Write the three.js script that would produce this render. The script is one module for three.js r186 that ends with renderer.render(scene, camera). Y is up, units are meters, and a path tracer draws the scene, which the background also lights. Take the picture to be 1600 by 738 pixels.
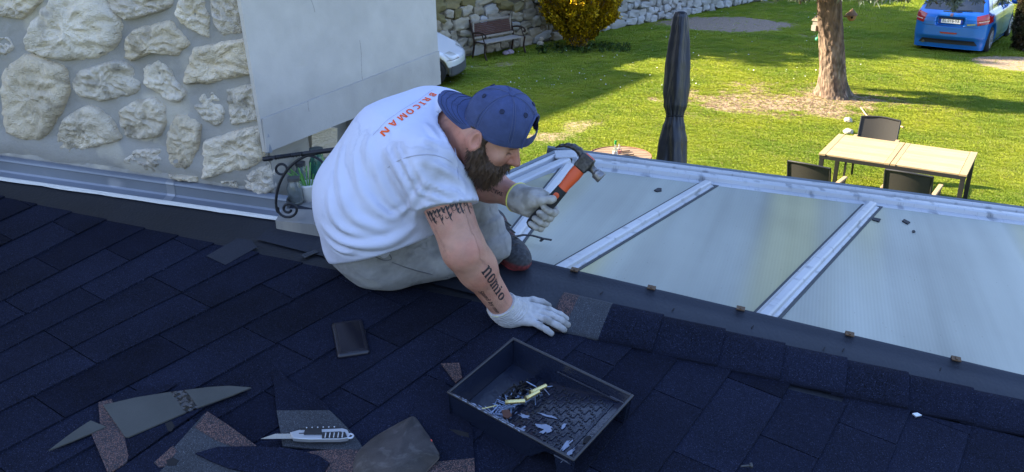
import * as THREE from 'three';
import { mergeGeometries, mergeVertices, toCreasedNormals } from 'three/addons/utils/BufferGeometryUtils.js';
import { RoundedBoxGeometry } from 'three/addons/geometries/RoundedBoxGeometry.js';
import { ImprovedNoise } from 'three/addons/math/ImprovedNoise.js';

// ---------------------------------------------------------------- camera, sky, sun, exposure
const V = (x, y, z) => new THREE.Vector3(x, y, z);
const scene = new THREE.Scene();
const CAMP = V(0, 4.3, 0), FL = 1350;                       // focal length in photograph pixels (1600 wide)
const PITCH = THREE.MathUtils.degToRad(23), ROLL = THREE.MathUtils.degToRad(-1);
const F = V(0, -Math.sin(PITCH), -Math.cos(PITCH)), R0 = V(1, 0, 0), U0 = R0.clone().cross(F);
const RT = R0.clone().multiplyScalar(Math.cos(ROLL)).addScaledVector(U0, Math.sin(ROLL));
const UP = U0.clone().multiplyScalar(Math.cos(ROLL)).addScaledVector(R0, -Math.sin(ROLL));
const camera = new THREE.PerspectiveCamera(2 * Math.atan(369 / FL) * 180 / Math.PI, 1024 / 472, 0.05, 900);
camera.position.copy(CAMP); camera.up.copy(UP); camera.lookAt(CAMP.clone().add(F));
scene.add(camera);

const SUNAZ = THREE.MathUtils.degToRad(-70), SUNEL = THREE.MathUtils.degToRad(31);
const SUN = V(Math.sin(SUNAZ) * Math.cos(SUNEL), Math.sin(SUNEL), -Math.cos(SUNAZ) * Math.cos(SUNEL));
{ // a clear blue sky, paler towards the horizon and the sun
  const w = 256, h = 128, d = new Float32Array(w * h * 4);
  for (let j = 0; j < h; j++) for (let i = 0; i < w; i++) {
    const el = ((j + .5) / h - .5) * Math.PI, az = ((i + .5) / w - .5) * 2 * Math.PI;
    const v = V(Math.cos(el) * Math.cos(az), Math.sin(el), Math.cos(el) * Math.sin(az));
    const t = Math.pow(Math.max(0, 1 - Math.max(0, v.y)), 3), g = Math.pow(Math.max(0, v.dot(SUN)), 6);
    let c = [.19 + .42 * t + .5 * g, .33 + .42 * t + .42 * g, .69 + .2 * t + .28 * g];
    if (v.y < 0) c = [.16, .17, .12];
    const k = (j * w + i) * 4; d[k] = c[0] * .55; d[k + 1] = c[1] * .55; d[k + 2] = c[2] * .55; d[k + 3] = 1;
  }
  const sky = new THREE.DataTexture(d, w, h, THREE.RGBAFormat, THREE.FloatType);
  sky.mapping = THREE.EquirectangularReflectionMapping; sky.magFilter = sky.minFilter = THREE.LinearFilter; sky.needsUpdate = true;
  scene.background = sky; scene.environment = sky;
}
const sun = new THREE.DirectionalLight(new THREE.Color().setRGB(1, .87, .66), 5);
sun.position.copy(SUN).multiplyScalar(60).add(V(3, 0, -14)); sun.target.position.set(3, 0, -14);
sun.castShadow = true; sun.shadow.radius = 1.5; sun.shadow.mapSize.set(4096, 4096);
Object.assign(sun.shadow.camera, { left: -35, right: 35, top: 35, bottom: -35, near: 1, far: 140 });
scene.add(sun, sun.target);
const renderer = new THREE.WebGLRenderer({ antialias: true });
renderer.setSize(1024, 472); renderer.toneMapping = THREE.LinearToneMapping; renderer.toneMappingExposure = 5.0;
renderer.shadowMap.enabled = true;

// ---------------------------------------------------------------- helpers
let seed = 7;
const rnd = () => { seed = (seed + 0x6d2b79f5) | 0; let t = Math.imul(seed ^ (seed >>> 15), 1 | seed); t = (t + Math.imul(t ^ (t >>> 7), 61 | t)) ^ t; return ((t ^ (t >>> 14)) >>> 0) / 4294967296; };
const rr = (a, b) => a + (b - a) * rnd();
const clamp = (x, a = 0, b = 1) => Math.min(b, Math.max(a, x)), mix = (a, b, t) => a + (b - a) * t;
const sst = (a, b, x) => { const t = clamp((x - a) / (b - a)); return t * t * (3 - 2 * t); };
const IN = new ImprovedNoise();
const n3 = (x, y, z) => IN.noise(x, y, z);
const fbm = (x, y, z, o = 4) => { let s = 0, a = .5; for (let i = 0; i < o; i++) { s += a * n3(x, y, z); x = x * 2.03 + 7.1; y = y * 2.03 + 3.7; z = z * 2.03 + 1.3; a *= .5; } return s; };
const ray = (x, y) => F.clone().addScaledVector(RT, (x - 800) / FL).addScaledVector(UP, (369 - y) / FL);
const atD = (x, y, d) => CAMP.clone().addScaledVector(ray(x, y), d);          // photograph pixel + distance along the axis -> place
const onPlane = (x, y, p, n) => { const r = ray(x, y); return CAMP.clone().addScaledVector(r, p.clone().sub(CAMP).dot(n) / r.dot(n)); };
const atH = (x, y, h = 0) => onPlane(x, y, V(0, h, 0), V(0, 1, 0));
const used = {};
const numbered = (n) => { const k = used[n] = (used[n] ?? -1) + 1; return k ? n + '_' + String(k).padStart(3, '0') : n; };
function tag(o, label, category, group) { o.userData.label = label; o.userData.category = category; if (group) o.userData.group = group; return o; }
function thing(name, label, category, pos, group) { const o = new THREE.Group(); o.name = numbered(name); if (pos) o.position.copy(pos); scene.add(o); return tag(o, label, category, group); }
function struct(name, geo, mat) { const o = mesh(name, geo, mat, scene); o.name = numbered(name); o.userData.kind = 'structure'; return o; }
function mesh(name, geo, mat, parent) {
  const m = new THREE.Mesh(Array.isArray(geo) ? merge(geo) : geo, mat); m.name = name; m.castShadow = m.receiveShadow = true;
  if (parent) { if (parent.isGroup && parent.userData.offset) m.position.copy(parent.userData.offset); parent.add(m); }
  return m;
}
function solo(name, label, category, geo, mat, group) { const m = mesh(numbered(name), geo, mat, scene); return tag(m, label, category, group); }
function merge(list) {
  const g = list.map((x) => { const y = x.index ? x.toNonIndexed() : x.clone(); for (const k of Object.keys(y.attributes)) if (!['position', 'normal', 'uv'].includes(k)) y.deleteAttribute(k); if (!y.attributes.uv) y.setAttribute('uv', new THREE.BufferAttribute(new Float32Array(y.attributes.position.count * 2), 2)); return y; });
  return mergeGeometries(g);
}
const box = (w, h, d, x = 0, y = 0, z = 0, r = 0) => { const g = r ? new RoundedBoxGeometry(w, h, d, 2, Math.min(r, w / 2.01, h / 2.01, d / 2.01)) : new THREE.BoxGeometry(w, h, d); return g.translate(x, y, z); };
const cyl = (r1, r2, h, n = 16) => new THREE.CylinderGeometry(r1, r2, h, n);
const tube = (pts, r, n = 24, k = 8, closed = false) => new THREE.TubeGeometry(new THREE.CatmullRomCurve3(pts, closed), n, r, k, closed);
function bar(a, b, w, h, upv = V(0, 1, 0), r = 0) {            // box from a to b, w wide, h high
  const L = a.distanceTo(b), z = b.clone().sub(a).normalize(), x = upv.clone().cross(z).normalize(), y = z.clone().cross(x);
  const g = r ? new RoundedBoxGeometry(w, h, L, 2, r) : new THREE.BoxGeometry(w, h, L);
  return g.applyMatrix4(new THREE.Matrix4().makeBasis(x, y, z)).translate((a.x + b.x) / 2, (a.y + b.y) / 2, (a.z + b.z) / 2);
}
function rod(a, b, r1, r2 = r1, n = 10) {
  const L = a.distanceTo(b), g = new THREE.CylinderGeometry(r2, r1, L, n);
  return g.applyQuaternion(new THREE.Quaternion().setFromUnitVectors(V(0, 1, 0), b.clone().sub(a).normalize())).translate((a.x + b.x) / 2, (a.y + b.y) / 2, (a.z + b.z) / 2);
}
function geoFrom(pos, idx, uv) {
  const g = new THREE.BufferGeometry(); g.setAttribute('position', new THREE.Float32BufferAttribute(pos, 3));
  if (uv) g.setAttribute('uv', new THREE.Float32BufferAttribute(uv, 2));
  g.setIndex(idx); g.computeVertexNormals(); return g;
}
function grid(nu, nv, f, uvf) {                                  // parametric sheet, f(u, v) -> Vector3
  const p = [], t = [], id = [];
  for (let j = 0; j <= nv; j++) for (let i = 0; i <= nu; i++) { const q = f(i / nu, j / nv); p.push(q.x, q.y, q.z); const w = uvf ? uvf(i / nu, j / nv) : [i / nu, j / nv]; t.push(w[0], w[1]); }
  for (let j = 0; j < nv; j++) for (let i = 0; i < nu; i++) { const a = j * (nu + 1) + i, b = a + 1, c = a + nu + 1, d = c + 1; id.push(a, b, d, a, d, c); }
  return geoFrom(p, id, t);
}
function slab(top, down, uvf, th) {                              // polygon (Vector3 list, convex or nearly) with thickness th along -down side
  const sh = top.map((q) => new THREE.Vector2(...uvf(q)));
  const tri = THREE.ShapeUtils.triangulateShape(sh, []), n = top.length, p = [], t = [], id = [];
  const push = (q, k) => { p.push(q.x, q.y, q.z); t.push(sh[k].x, sh[k].y); return p.length / 3 - 1; };
  top.forEach(push); const off = p.length / 3; top.forEach((q, k) => push(q.clone().addScaledVector(down, th), k));
  const [i0, i1, i2] = tri[0], nn = top[i1].clone().sub(top[i0]).cross(top[i2].clone().sub(top[i0]));
  const flip = nn.dot(down) > 0;
  for (const [a, b, c] of tri) { flip ? id.push(a, c, b) : id.push(a, b, c); flip ? id.push(off + a, off + b, off + c) : id.push(off + a, off + c, off + b); }
  for (let k = 0; k < n; k++) {
    const m = (k + 1) % n, a = push(top[k], k), b = push(top[m], m), c = push(top[k].clone().addScaledVector(down, th), k), d = push(top[m].clone().addScaledVector(down, th), m);
    flip !== (THREE.ShapeUtils.area(sh) < 0) ? id.push(a, b, d, a, d, c) : id.push(a, d, b, a, c, d);
  }
  return geoFrom(p, id, t);
}
function profileSweep(path, prof, upf) {                         // prof: [side, up] pairs swept along straight path points
  const p = [], id = [], t = []; let L = 0;
  path.forEach((q, i) => {
    const d = path[Math.min(i + 1, path.length - 1)].clone().sub(path[Math.max(i - 1, 0)]).normalize(), up = upf.clone(), s = d.clone().cross(up).normalize(), u = s.clone().cross(d).normalize();
    if (i) L += q.distanceTo(path[i - 1]);
    prof.forEach(([a, b], k) => { const v = q.clone().addScaledVector(s, a).addScaledVector(u, b); p.push(v.x, v.y, v.z); t.push(L, k * .02); });
  });
  const m = prof.length;
  for (let i = 0; i < path.length - 1; i++) for (let k = 0; k < m - 1; k++) { const a = i * m + k, b = a + 1, c = a + m, e = c + 1; id.push(a, c, b, b, c, e); }
  const g = geoFrom(p, id, t).toNonIndexed(); g.computeVertexNormals(); return g;
}
// textures -----------------------------------------------------------------------------------
const enc = (x) => { x = clamp(x); return 255 * (x <= .0031308 ? 12.92 * x : 1.055 * Math.pow(x, 1 / 2.4) - .055); };
function tex(w, h, fn, rep = [1, 1], srgb = true) {              // fn(u, v, i, j) -> linear rgb or a single value
  const d = new Uint8Array(w * h * 4);
  for (let j = 0; j < h; j++) for (let i = 0; i < w; i++) {
    let c = fn(i / w, j / h, i, j); if (typeof c === 'number') c = [c, c, c, 1]; const k = (j * w + i) * 4;
    for (let m = 0; m < 3; m++) d[k + m] = srgb ? enc(c[m]) : 255 * clamp(c[m]); d[k + 3] = c[3] === undefined ? 255 : 255 * c[3];
  }
  const t = new THREE.DataTexture(d, w, h); t.wrapS = t.wrapT = THREE.RepeatWrapping; t.magFilter = THREE.LinearFilter; t.minFilter = THREE.LinearMipmapLinearFilter; t.generateMipmaps = true;
  if (srgb) t.colorSpace = THREE.SRGBColorSpace; t.repeat.set(...rep); t.needsUpdate = true; return t;
}
function canvasTex(w, h, draw) { const c = document.createElement('canvas'); c.width = w; c.height = h; const g = c.getContext('2d'); draw(g, w, h); const t = new THREE.CanvasTexture(c); t.colorSpace = THREE.SRGBColorSpace; t.anisotropy = 8; return t; }
const hash = (x, y, s = 0) => { let h = Math.imul(x, 374761393) + Math.imul(y, 668265263) + Math.imul(s, 974711); h = Math.imul(h ^ (h >>> 13), 1274126177); return ((h ^ (h >>> 16)) >>> 0) / 4294967296; };
const pn = (u, v, f, s) => {                                     // periodic value noise on the unit square
  const x = u * f, y = v * f, xi = Math.floor(x), yi = Math.floor(y), fx = x - xi, fy = y - yi, w = (t) => t * t * (3 - 2 * t), m = (k) => ((k % f) + f) % f;
  const a = hash(m(xi), m(yi), s), b = hash(m(xi + 1), m(yi), s), c = hash(m(xi), m(yi + 1), s), d = hash(m(xi + 1), m(yi + 1), s);
  return mix(mix(a, b, w(fx)), mix(c, d, w(fx)), w(fy));
};
const pf = (u, v, f, s, o = 4) => { let r = 0, a = .5, n = 0; for (let i = 0; i < o; i++) { r += a * pn(u, v, f, s + i); n += a; a *= .5; f *= 2; } return r / n; };
const std = (o) => new THREE.MeshStandardMaterial(o);
const rgb = (r, g, b) => new THREE.Color().setRGB(r, g, b);
// surface nets: meshes the zero set of a distance field ----------------------------------------
function nets(f, mn, mx, cell, col, uvs = 1) {
  const nx = Math.ceil((mx.x - mn.x) / cell) + 2, ny = Math.ceil((mx.y - mn.y) / cell) + 2, nz = Math.ceil((mx.z - mn.z) / cell) + 2;
  const v = new Float32Array(nx * ny * nz).fill(1), B = 6, rad = B * cell * .9;
  for (let kz = 0; kz < nz; kz += B) for (let ky = 0; ky < ny; ky += B) for (let kx = 0; kx < nx; kx += B) {
    const cx = mn.x + (kx + B / 2) * cell, cy = mn.y + (ky + B / 2) * cell, cz = mn.z + (kz + B / 2) * cell, dc = f(cx, cy, cz), skip = Math.abs(dc) > rad * 1.9;
    for (let z = kz; z < Math.min(nz, kz + B); z++) for (let y = ky; y < Math.min(ny, ky + B); y++) for (let x = kx; x < Math.min(nx, kx + B); x++)
      v[(z * ny + y) * nx + x] = skip ? dc : f(mn.x + x * cell, mn.y + y * cell, mn.z + z * cell);
  }
  const map = new Int32Array(nx * ny * nz).fill(-1), p = [], id = [], at = (x, y, z) => (z * ny + y) * nx + x, o = [0, 1, nx, nx + 1, nx * ny, nx * ny + 1, nx * ny + nx, nx * ny + nx + 1];
  const E = [[0, 1], [2, 3], [4, 5], [6, 7], [0, 2], [1, 3], [4, 6], [5, 7], [0, 4], [1, 5], [2, 6], [3, 7]];
  for (let z = 0; z < nz - 1; z++) for (let y = 0; y < ny - 1; y++) for (let x = 0; x < nx - 1; x++) {
    const b = at(x, y, z); let m = 0; for (let k = 0; k < 8; k++) if (v[b + o[k]] < 0) m |= 1 << k; if (m === 0 || m === 255) continue;
    let sx = 0, sy = 0, sz = 0, n = 0;
    for (const [a, c] of E) { const va = v[b + o[a]], vc = v[b + o[c]]; if (va < 0 === vc < 0) continue; const t = va / (va - vc); sx += (a & 1) + t * ((c & 1) - (a & 1)); sy += (a >> 1 & 1) + t * ((c >> 1 & 1) - (a >> 1 & 1)); sz += (a >> 2 & 1) + t * ((c >> 2 & 1) - (a >> 2 & 1)); n++; }
    map[b] = p.length / 3; p.push(mn.x + (x + sx / n) * cell, mn.y + (y + sy / n) * cell, mn.z + (z + sz / n) * cell);
  }
  const q = (a, b, c, d, fl) => { if (a < 0 || b < 0 || c < 0 || d < 0) return; fl ? id.push(a, b, c, a, c, d) : id.push(a, c, b, a, d, c); };
  for (let z = 1; z < nz - 1; z++) for (let y = 1; y < ny - 1; y++) for (let x = 1; x < nx - 1; x++) {
    const b = at(x, y, z), s = v[b] < 0;
    if (s !== v[b + 1] < 0) q(map[at(x, y - 1, z - 1)], map[at(x, y, z - 1)], map[b], map[at(x, y - 1, z)], s);
    if (s !== v[b + nx] < 0) q(map[at(x - 1, y, z - 1)], map[at(x - 1, y, z)], map[b], map[at(x, y, z - 1)], s);
    if (s !== v[b + nx * ny] < 0) q(map[at(x - 1, y - 1, z)], map[at(x, y - 1, z)], map[b], map[at(x - 1, y, z)], s);
  }
  const N = p.length / 3, nr = new Float32Array(N * 3), uv = new Float32Array(N * 2), cc = col ? new Float32Array(N * 3) : null, e = cell * .35;
  for (let i = 0; i < N; i++) {
    const x = p[i * 3], y = p[i * 3 + 1], z = p[i * 3 + 2]; let a = f(x + e, y, z) - f(x - e, y, z), b = f(x, y + e, z) - f(x, y - e, z), c = f(x, y, z + e) - f(x, y, z - e); const l = Math.hypot(a, b, c) || 1; a /= l; b /= l; c /= l;
    nr[i * 3] = a; nr[i * 3 + 1] = b; nr[i * 3 + 2] = c;
    const A = Math.abs(a), Bb = Math.abs(b), C = Math.abs(c); uv[i * 2] = (C >= A || Bb > A ? x : z) * uvs; uv[i * 2 + 1] = (Bb > A && Bb > C ? z : y) * uvs;
    if (cc) { const k = col(x, y, z, a, b, c); cc[i * 3] = k[0]; cc[i * 3 + 1] = k[1]; cc[i * 3 + 2] = k[2]; }
  }
  const g = new THREE.BufferGeometry(); g.setAttribute('position', new THREE.Float32BufferAttribute(p, 3)); g.setAttribute('normal', new THREE.BufferAttribute(nr, 3)); g.setAttribute('uv', new THREE.BufferAttribute(uv, 2));
  if (cc) g.setAttribute('color', new THREE.BufferAttribute(cc, 3)); g.setIndex(id); return g;
}
const smin = (a, b, k) => { const h = Math.max(k - Math.abs(a - b), 0) / k; return Math.min(a, b) - h * h * k * .25; };
const smax = (a, b, k) => -smin(-a, -b, k);
function cap(a, b, ra, rb = ra) { // tapered capsule
  const ax = a.x, ay = a.y, az = a.z, dx = b.x - ax, dy = b.y - ay, dz = b.z - az, L = dx * dx + dy * dy + dz * dz || 1e-9;
  return (x, y, z) => { const px = x - ax, py = y - ay, pz = z - az; let t = (px * dx + py * dy + pz * dz) / L; t = t < 0 ? 0 : t > 1 ? 1 : t; const u = px - t * dx, w = py - t * dy, q = pz - t * dz; return Math.sqrt(u * u + w * w + q * q) - (ra + t * (rb - ra)); };
}
function ell(c, r, M) { // ellipsoid with axes M = [X, Y, Z] unit vectors
  return (x, y, z) => { const px = x - c.x, py = y - c.y, pz = z - c.z; let a = px, b = py, d = pz; if (M) { a = px * M[0].x + py * M[0].y + pz * M[0].z; b = px * M[1].x + py * M[1].y + pz * M[1].z; d = px * M[2].x + py * M[2].y + pz * M[2].z; } const k0 = Math.hypot(a / r[0], b / r[1], d / r[2]), k1 = Math.hypot(a / r[0] / r[0], b / r[1] / r[1], d / r[2] / r[2]); return k1 ? k0 * (k0 - 1) / k1 : -Math.min(...r); };
}
const union = (list, k) => (x, y, z) => { let d = 1e9; for (const s of list) d = d > 1e8 ? s(x, y, z) : smin(d, s(x, y, z), k); return d; };
function march(f, o, d, max = 1) { let t = 0; for (let i = 0; i < 160; i++) { const s = f(o.x + d.x * t, o.y + d.y * t, o.z + d.z * t); if (s < 2e-4) return o.clone().addScaledVector(d, t); t += s * .7; if (t > max) return null; } return null; }
function grad(f, p, e = .003) { return V(f(p.x + e, p.y, p.z) - f(p.x - e, p.y, p.z), f(p.x, p.y + e, p.z) - f(p.x, p.y - e, p.z), f(p.x, p.y, p.z + e) - f(p.x, p.y, p.z - e)).normalize(); }
// sheet laid on a field: from(u, v) -> [origin, direction]
function onField(f, nu, nv, from, lift = .001, max = 1) {
  const ok = [], p = [], t = [], id = [], nr = [];
  for (let j = 0; j <= nv; j++) for (let i = 0; i <= nu; i++) { const [o, d] = from(i / nu, j / nv), h = march(f, o, d, max); ok.push(!!h); const q = h ?? o, n = h ? grad(f, q) : V(0, 1, 0); q.addScaledVector(n, lift); p.push(q.x, q.y, q.z); nr.push(n.x, n.y, n.z); t.push(i / nu, j / nv); }
  for (let j = 0; j < nv; j++) for (let i = 0; i < nu; i++) { const a = j * (nu + 1) + i, b = a + 1, c = a + nu + 1, d = c + 1; if (ok[a] && ok[b] && ok[c] && ok[d]) id.push(a, b, d, a, d, c); }
  let sg = 0; for (let i = 0; i < id.length; i += 3) { const q = [0, 1, 2].map((k) => V(p[id[i + k] * 3], p[id[i + k] * 3 + 1], p[id[i + k] * 3 + 2])), m = id[i] * 3; sg += q[1].sub(q[0]).cross(q[2].sub(q[0])).normalize().dot(V(nr[m], nr[m + 1], nr[m + 2])); }
  if (sg < 0) for (let i = 0; i < id.length; i += 3) [id[i + 1], id[i + 2]] = [id[i + 2], id[i + 1]];
  const g = new THREE.BufferGeometry(); g.setAttribute('position', new THREE.Float32BufferAttribute(p, 3)); g.setAttribute('normal', new THREE.Float32BufferAttribute(nr, 3)); g.setAttribute('uv', new THREE.Float32BufferAttribute(t, 2)); g.setIndex(id); return g;
}
// ---------------------------------------------------------------- the roof plane: a along the courses, b up the slope, h off the surface
const RC = V(.569, .084, -.818).normalize(), RN = V(.057, .988, .141).normalize(), RU = RN.clone().cross(RC).normalize();
const RP = atD(840, 510, 2.4);
const roofAt = (a, b, h = 0) => RP.clone().addScaledVector(RC, a).addScaledVector(RU, b).addScaledVector(RN, h);
const RS = RU.x < 0 ? 1 : -1; if (RS < 0) RU.negate();
const onRoof = (x, y, h = 0) => onPlane(x, y, RP.clone().addScaledVector(RN, h), RN);
const abOf = (p) => { const q = p.clone().sub(RP); return [q.dot(RC), q.dot(RU)]; };
const ab = (x, y, h = 0) => abOf(onRoof(x, y, h));
const DOWN = RN.clone().negate();

// asphalt shingle granules: a dark slate blue ground with paler specks
const granule = (base, speck, red, s) => tex(1024, 1024, (u, v, i, j) => {
  const g = hash(i, j, s), g2 = hash(i >> 1, j >> 1, s + 1), big = pf(u, v, 6, s + 3, 5), m = .45 + .8 * big + .9 * (g - .5) + .7 * (g2 - .5);
  let c = base.map((q) => q * m);
  if (g > .982) c = speck; else if (red && g2 > .45 + .4 * pf(u, v, 40, s + 9, 3)) c = red.map((q) => q * (.5 + g));
  return c;
});
const gBump = tex(1024, 1024, (u, v, i, j) => .6 * hash(i, j, 5) + .4 * hash(i >> 1, j >> 1, 6), [1, 1], false);
const gMaps = [granule([.0072, .0096, .0218], [.075, .085, .14], null, 11), granule([.0092, .012, .0252], [.08, .088, .14], null, 21)];
const gRed = granule([.034, .027, .032], [.26, .21, .22], [.12, .062, .052], 31);
const gGrey = granule([.032, .036, .044], [.2, .2, .22], null, 41);
const shingleMats = [0, 1, 2, 3, 4].map((k) => new THREE.MeshPhysicalMaterial({ specularIntensity: .22, map: gMaps[k % 2], color: rgb(...[[1, 1, 1], [.78, .78, .82], [1.24, 1.22, 1.18], [.95, .95, 1], [.68, .7, .76]][k]), bumpMap: gBump, bumpScale: .0012, roughness: .92 }));
const redMat = std({ map: gRed, bumpMap: gBump, bumpScale: .0014, roughness: .95 }), greyMat = std({ map: gGrey, bumpMap: gBump, bumpScale: .001, roughness: .95 });
const feltTex = tex(512, 512, (u, v, i, j) => { const m = .7 + .5 * pf(u, v, 8, 51, 5) + .25 * (hash(i, j, 52) - .5); return [.0105 * m, .013 * m, .0195 * m]; });
const feltMat = std({ map: feltTex, roughness: .62, bumpMap: tex(256, 256, (u, v, i, j) => .6 * pf(u, v, 6, 55, 4) + .25 * hash(i, j, 3), [1, 1], false), bumpScale: .004 });
const joints = { dark: std({ color: rgb(.006, .006, .008), roughness: .95 }) };

const edge = (b) => .255 - .2478 * (b - .118);                   // outer edge of the felt strip, a as a function of b
const capLow = (b) => .021 - .297 * (b + .087), capTop = (b) => .141 - .261 * (b + .008);
const ZL = ab(0, 277), ZR = ab(445, 341), ZD = [ZR[0] - ZL[0], ZR[1] - ZL[1]], zl = Math.hypot(...ZD); ZD[0] /= zl; ZD[1] /= zl;
const ZN = [-ZD[1], ZD[0]]; // in the roof plane, pointing to the wall
if (ZN[1] < 0) { ZN[0] *= -1; ZN[1] *= -1; }
const toWall = (a, b) => (a - ZL[0]) * ZN[0] + (b - ZL[1]) * ZN[1];   // < 0 on the roof side of the zinc
const SH1 = ab(60, 288), SH2 = ab(500, 405);                      // where the shingles stop below the zinc
const shN = [-(SH2[1] - SH1[1]), SH2[0] - SH1[0]], shL = Math.hypot(...shN) * (shN[1] < 0 ? -1 : 1);
const toTop = (a, b) => ((a - SH1[0]) * shN[0] + (b - SH1[1]) * shN[1]) / shL;

const roof = new THREE.Group(); roof.name = 'roof'; roof.userData.kind = 'structure'; roof.userData.label = 'low garage roof of dark slate blue asphalt shingles'; scene.add(roof);
{
  const far = -2.6, wl = (t) => [ZL[0] + ZD[0] * t + ZN[0] * .06, ZL[1] + ZD[1] * t + ZN[1] * .06];
  const pl = [wl(-2.2), wl(zl + .02), [edge(.9) , .9], [edge(-2.4), -2.4], [-2.3, -2.4]];
  const top = pl.map(([a, b]) => roofAt(a, b, -.003));
  const deck = slab(top, DOWN, (q) => abOf(q), .16);
  const fm = feltMat.clone(); fm.color.setRGB(.55, .58, .64); mesh('roof_deck', deck, fm, roof);
}
function clip(poly, f) { const out = []; for (let i = 0; i < poly.length; i++) { const p = poly[i], q = poly[(i + 1) % poly.length], a = f(...p), b = f(...q); if (a <= 0) out.push(p); if (a < 0 !== b < 0 && a !== b) { const t = a / (a - b); out.push([p[0] + t * (q[0] - p[0]), p[1] + t * (q[1] - p[1])]); } } return out; }
function pArea(p) { let s = 0; for (let i = 0; i < p.length; i++) { const a = p[i], b = p[(i + 1) % p.length]; s += a[0] * b[1] - a[1] * b[0]; } return Math.abs(s) / 2; }
// rows of tabs; lower line of every row at a = -.4 and its slope
const rows = [[-1.9, 0, -.06], [-1.76, 0, .1], [-1.62, 0, -.06], [-1.485, 0, .1], [-1.35, 0, -.05], [-1.212, 0, .1], [-1.073, 0, -.06], [-.936, 0, .122], [-.797, 0, -.037], [-.657, 0, .115], [-.513, 0, -.045], [-.378, 0, .12], [-.25, -.02, -.03], [-.125, -.03, .13], [0, -.05, -.02], [.122, -.07, .14], [.245, -.08, .02], [.37, -.09, .17], [.497, -.1, .0], [.625, -.1, .005 + .16], [.757, -.1, .164 - .16], [.888, -.05, .164], [1.03, 0, .009], [1.15, .04, .175], [1.27, .07, .02], [1.41, .1, .17], [1.545, .1, .03], [1.68, .1, .18], [1.81, .1, .02], [1.94, .1, .17], [2.07, .1, .02], [2.2, .1, .15]];
rows[19][2] = .164; rows[18][2] = .004; rows[19][2] = .005; rows[18][2] = .162; rows[20][2] = .164;
const lineB = (k, a) => rows[k][0] + rows[k][1] * clamp(a + .4, -1.2, .6);
const TAB = .327, GAP = .0016;
let nTab = 0;
for (let k = 0; k < rows.length - 1; k++) for (let m = -8; m < 8; m++) {
  const j = rr(-.006, .006), a0 = rows[k][2] + m * TAB + GAP + j * 0, a1 = a0 + TAB - 2 * GAP;
  if (a1 < -2.3) continue;
  const lift = rr(0, .0015), e0 = lineB(k, a0), e1 = lineB(k, a1), t0 = lineB(k + 1, a0), t1 = lineB(k + 1, a1), w = rr(-.002, .002), w2 = rr(-.002, .002);
  let poly = [[a0, e0 + w], [mix(a0, a1, .35), mix(e0, e1, .35) + rr(-.0012, .0012)], [mix(a0, a1, .7), mix(e0, e1, .7) + rr(-.0012, .0012)], [a1, e1 + w2], [a1, t1 + .012], [a0, t0 + .012]];
  poly = clip(poly, (a, b) => a - capLow(b) - .05);
  const jag = rr(-.03, .05); poly = poly.length > 2 ? clip(poly, (a, b) => toTop(a, b) - jag) : poly;
  poly = poly.length > 2 ? clip(poly, (a, b) => toWall(a, b) + .02) : poly;
  if (poly.length < 3 || pArea(poly) < .0002) continue;
  const H = (a, b) => { const t = (b - lineB(k, a)) / .14; return .0062 + lift - .0052 * t; };
  const off = [rnd(), rnd()], top = poly.map(([a, b]) => roofAt(a, b, H(a, b)));
  const g = slab(top, DOWN, (q) => { const r = abOf(q); return [r[0] + off[0], r[1] + off[1]]; }, .0055);
  mesh(nTab ? 'shingle_' + String(nTab).padStart(3, '0') : 'shingle', g, shingleMats[Math.floor(rnd() * 5)], roof); nTab++;
}
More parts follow.
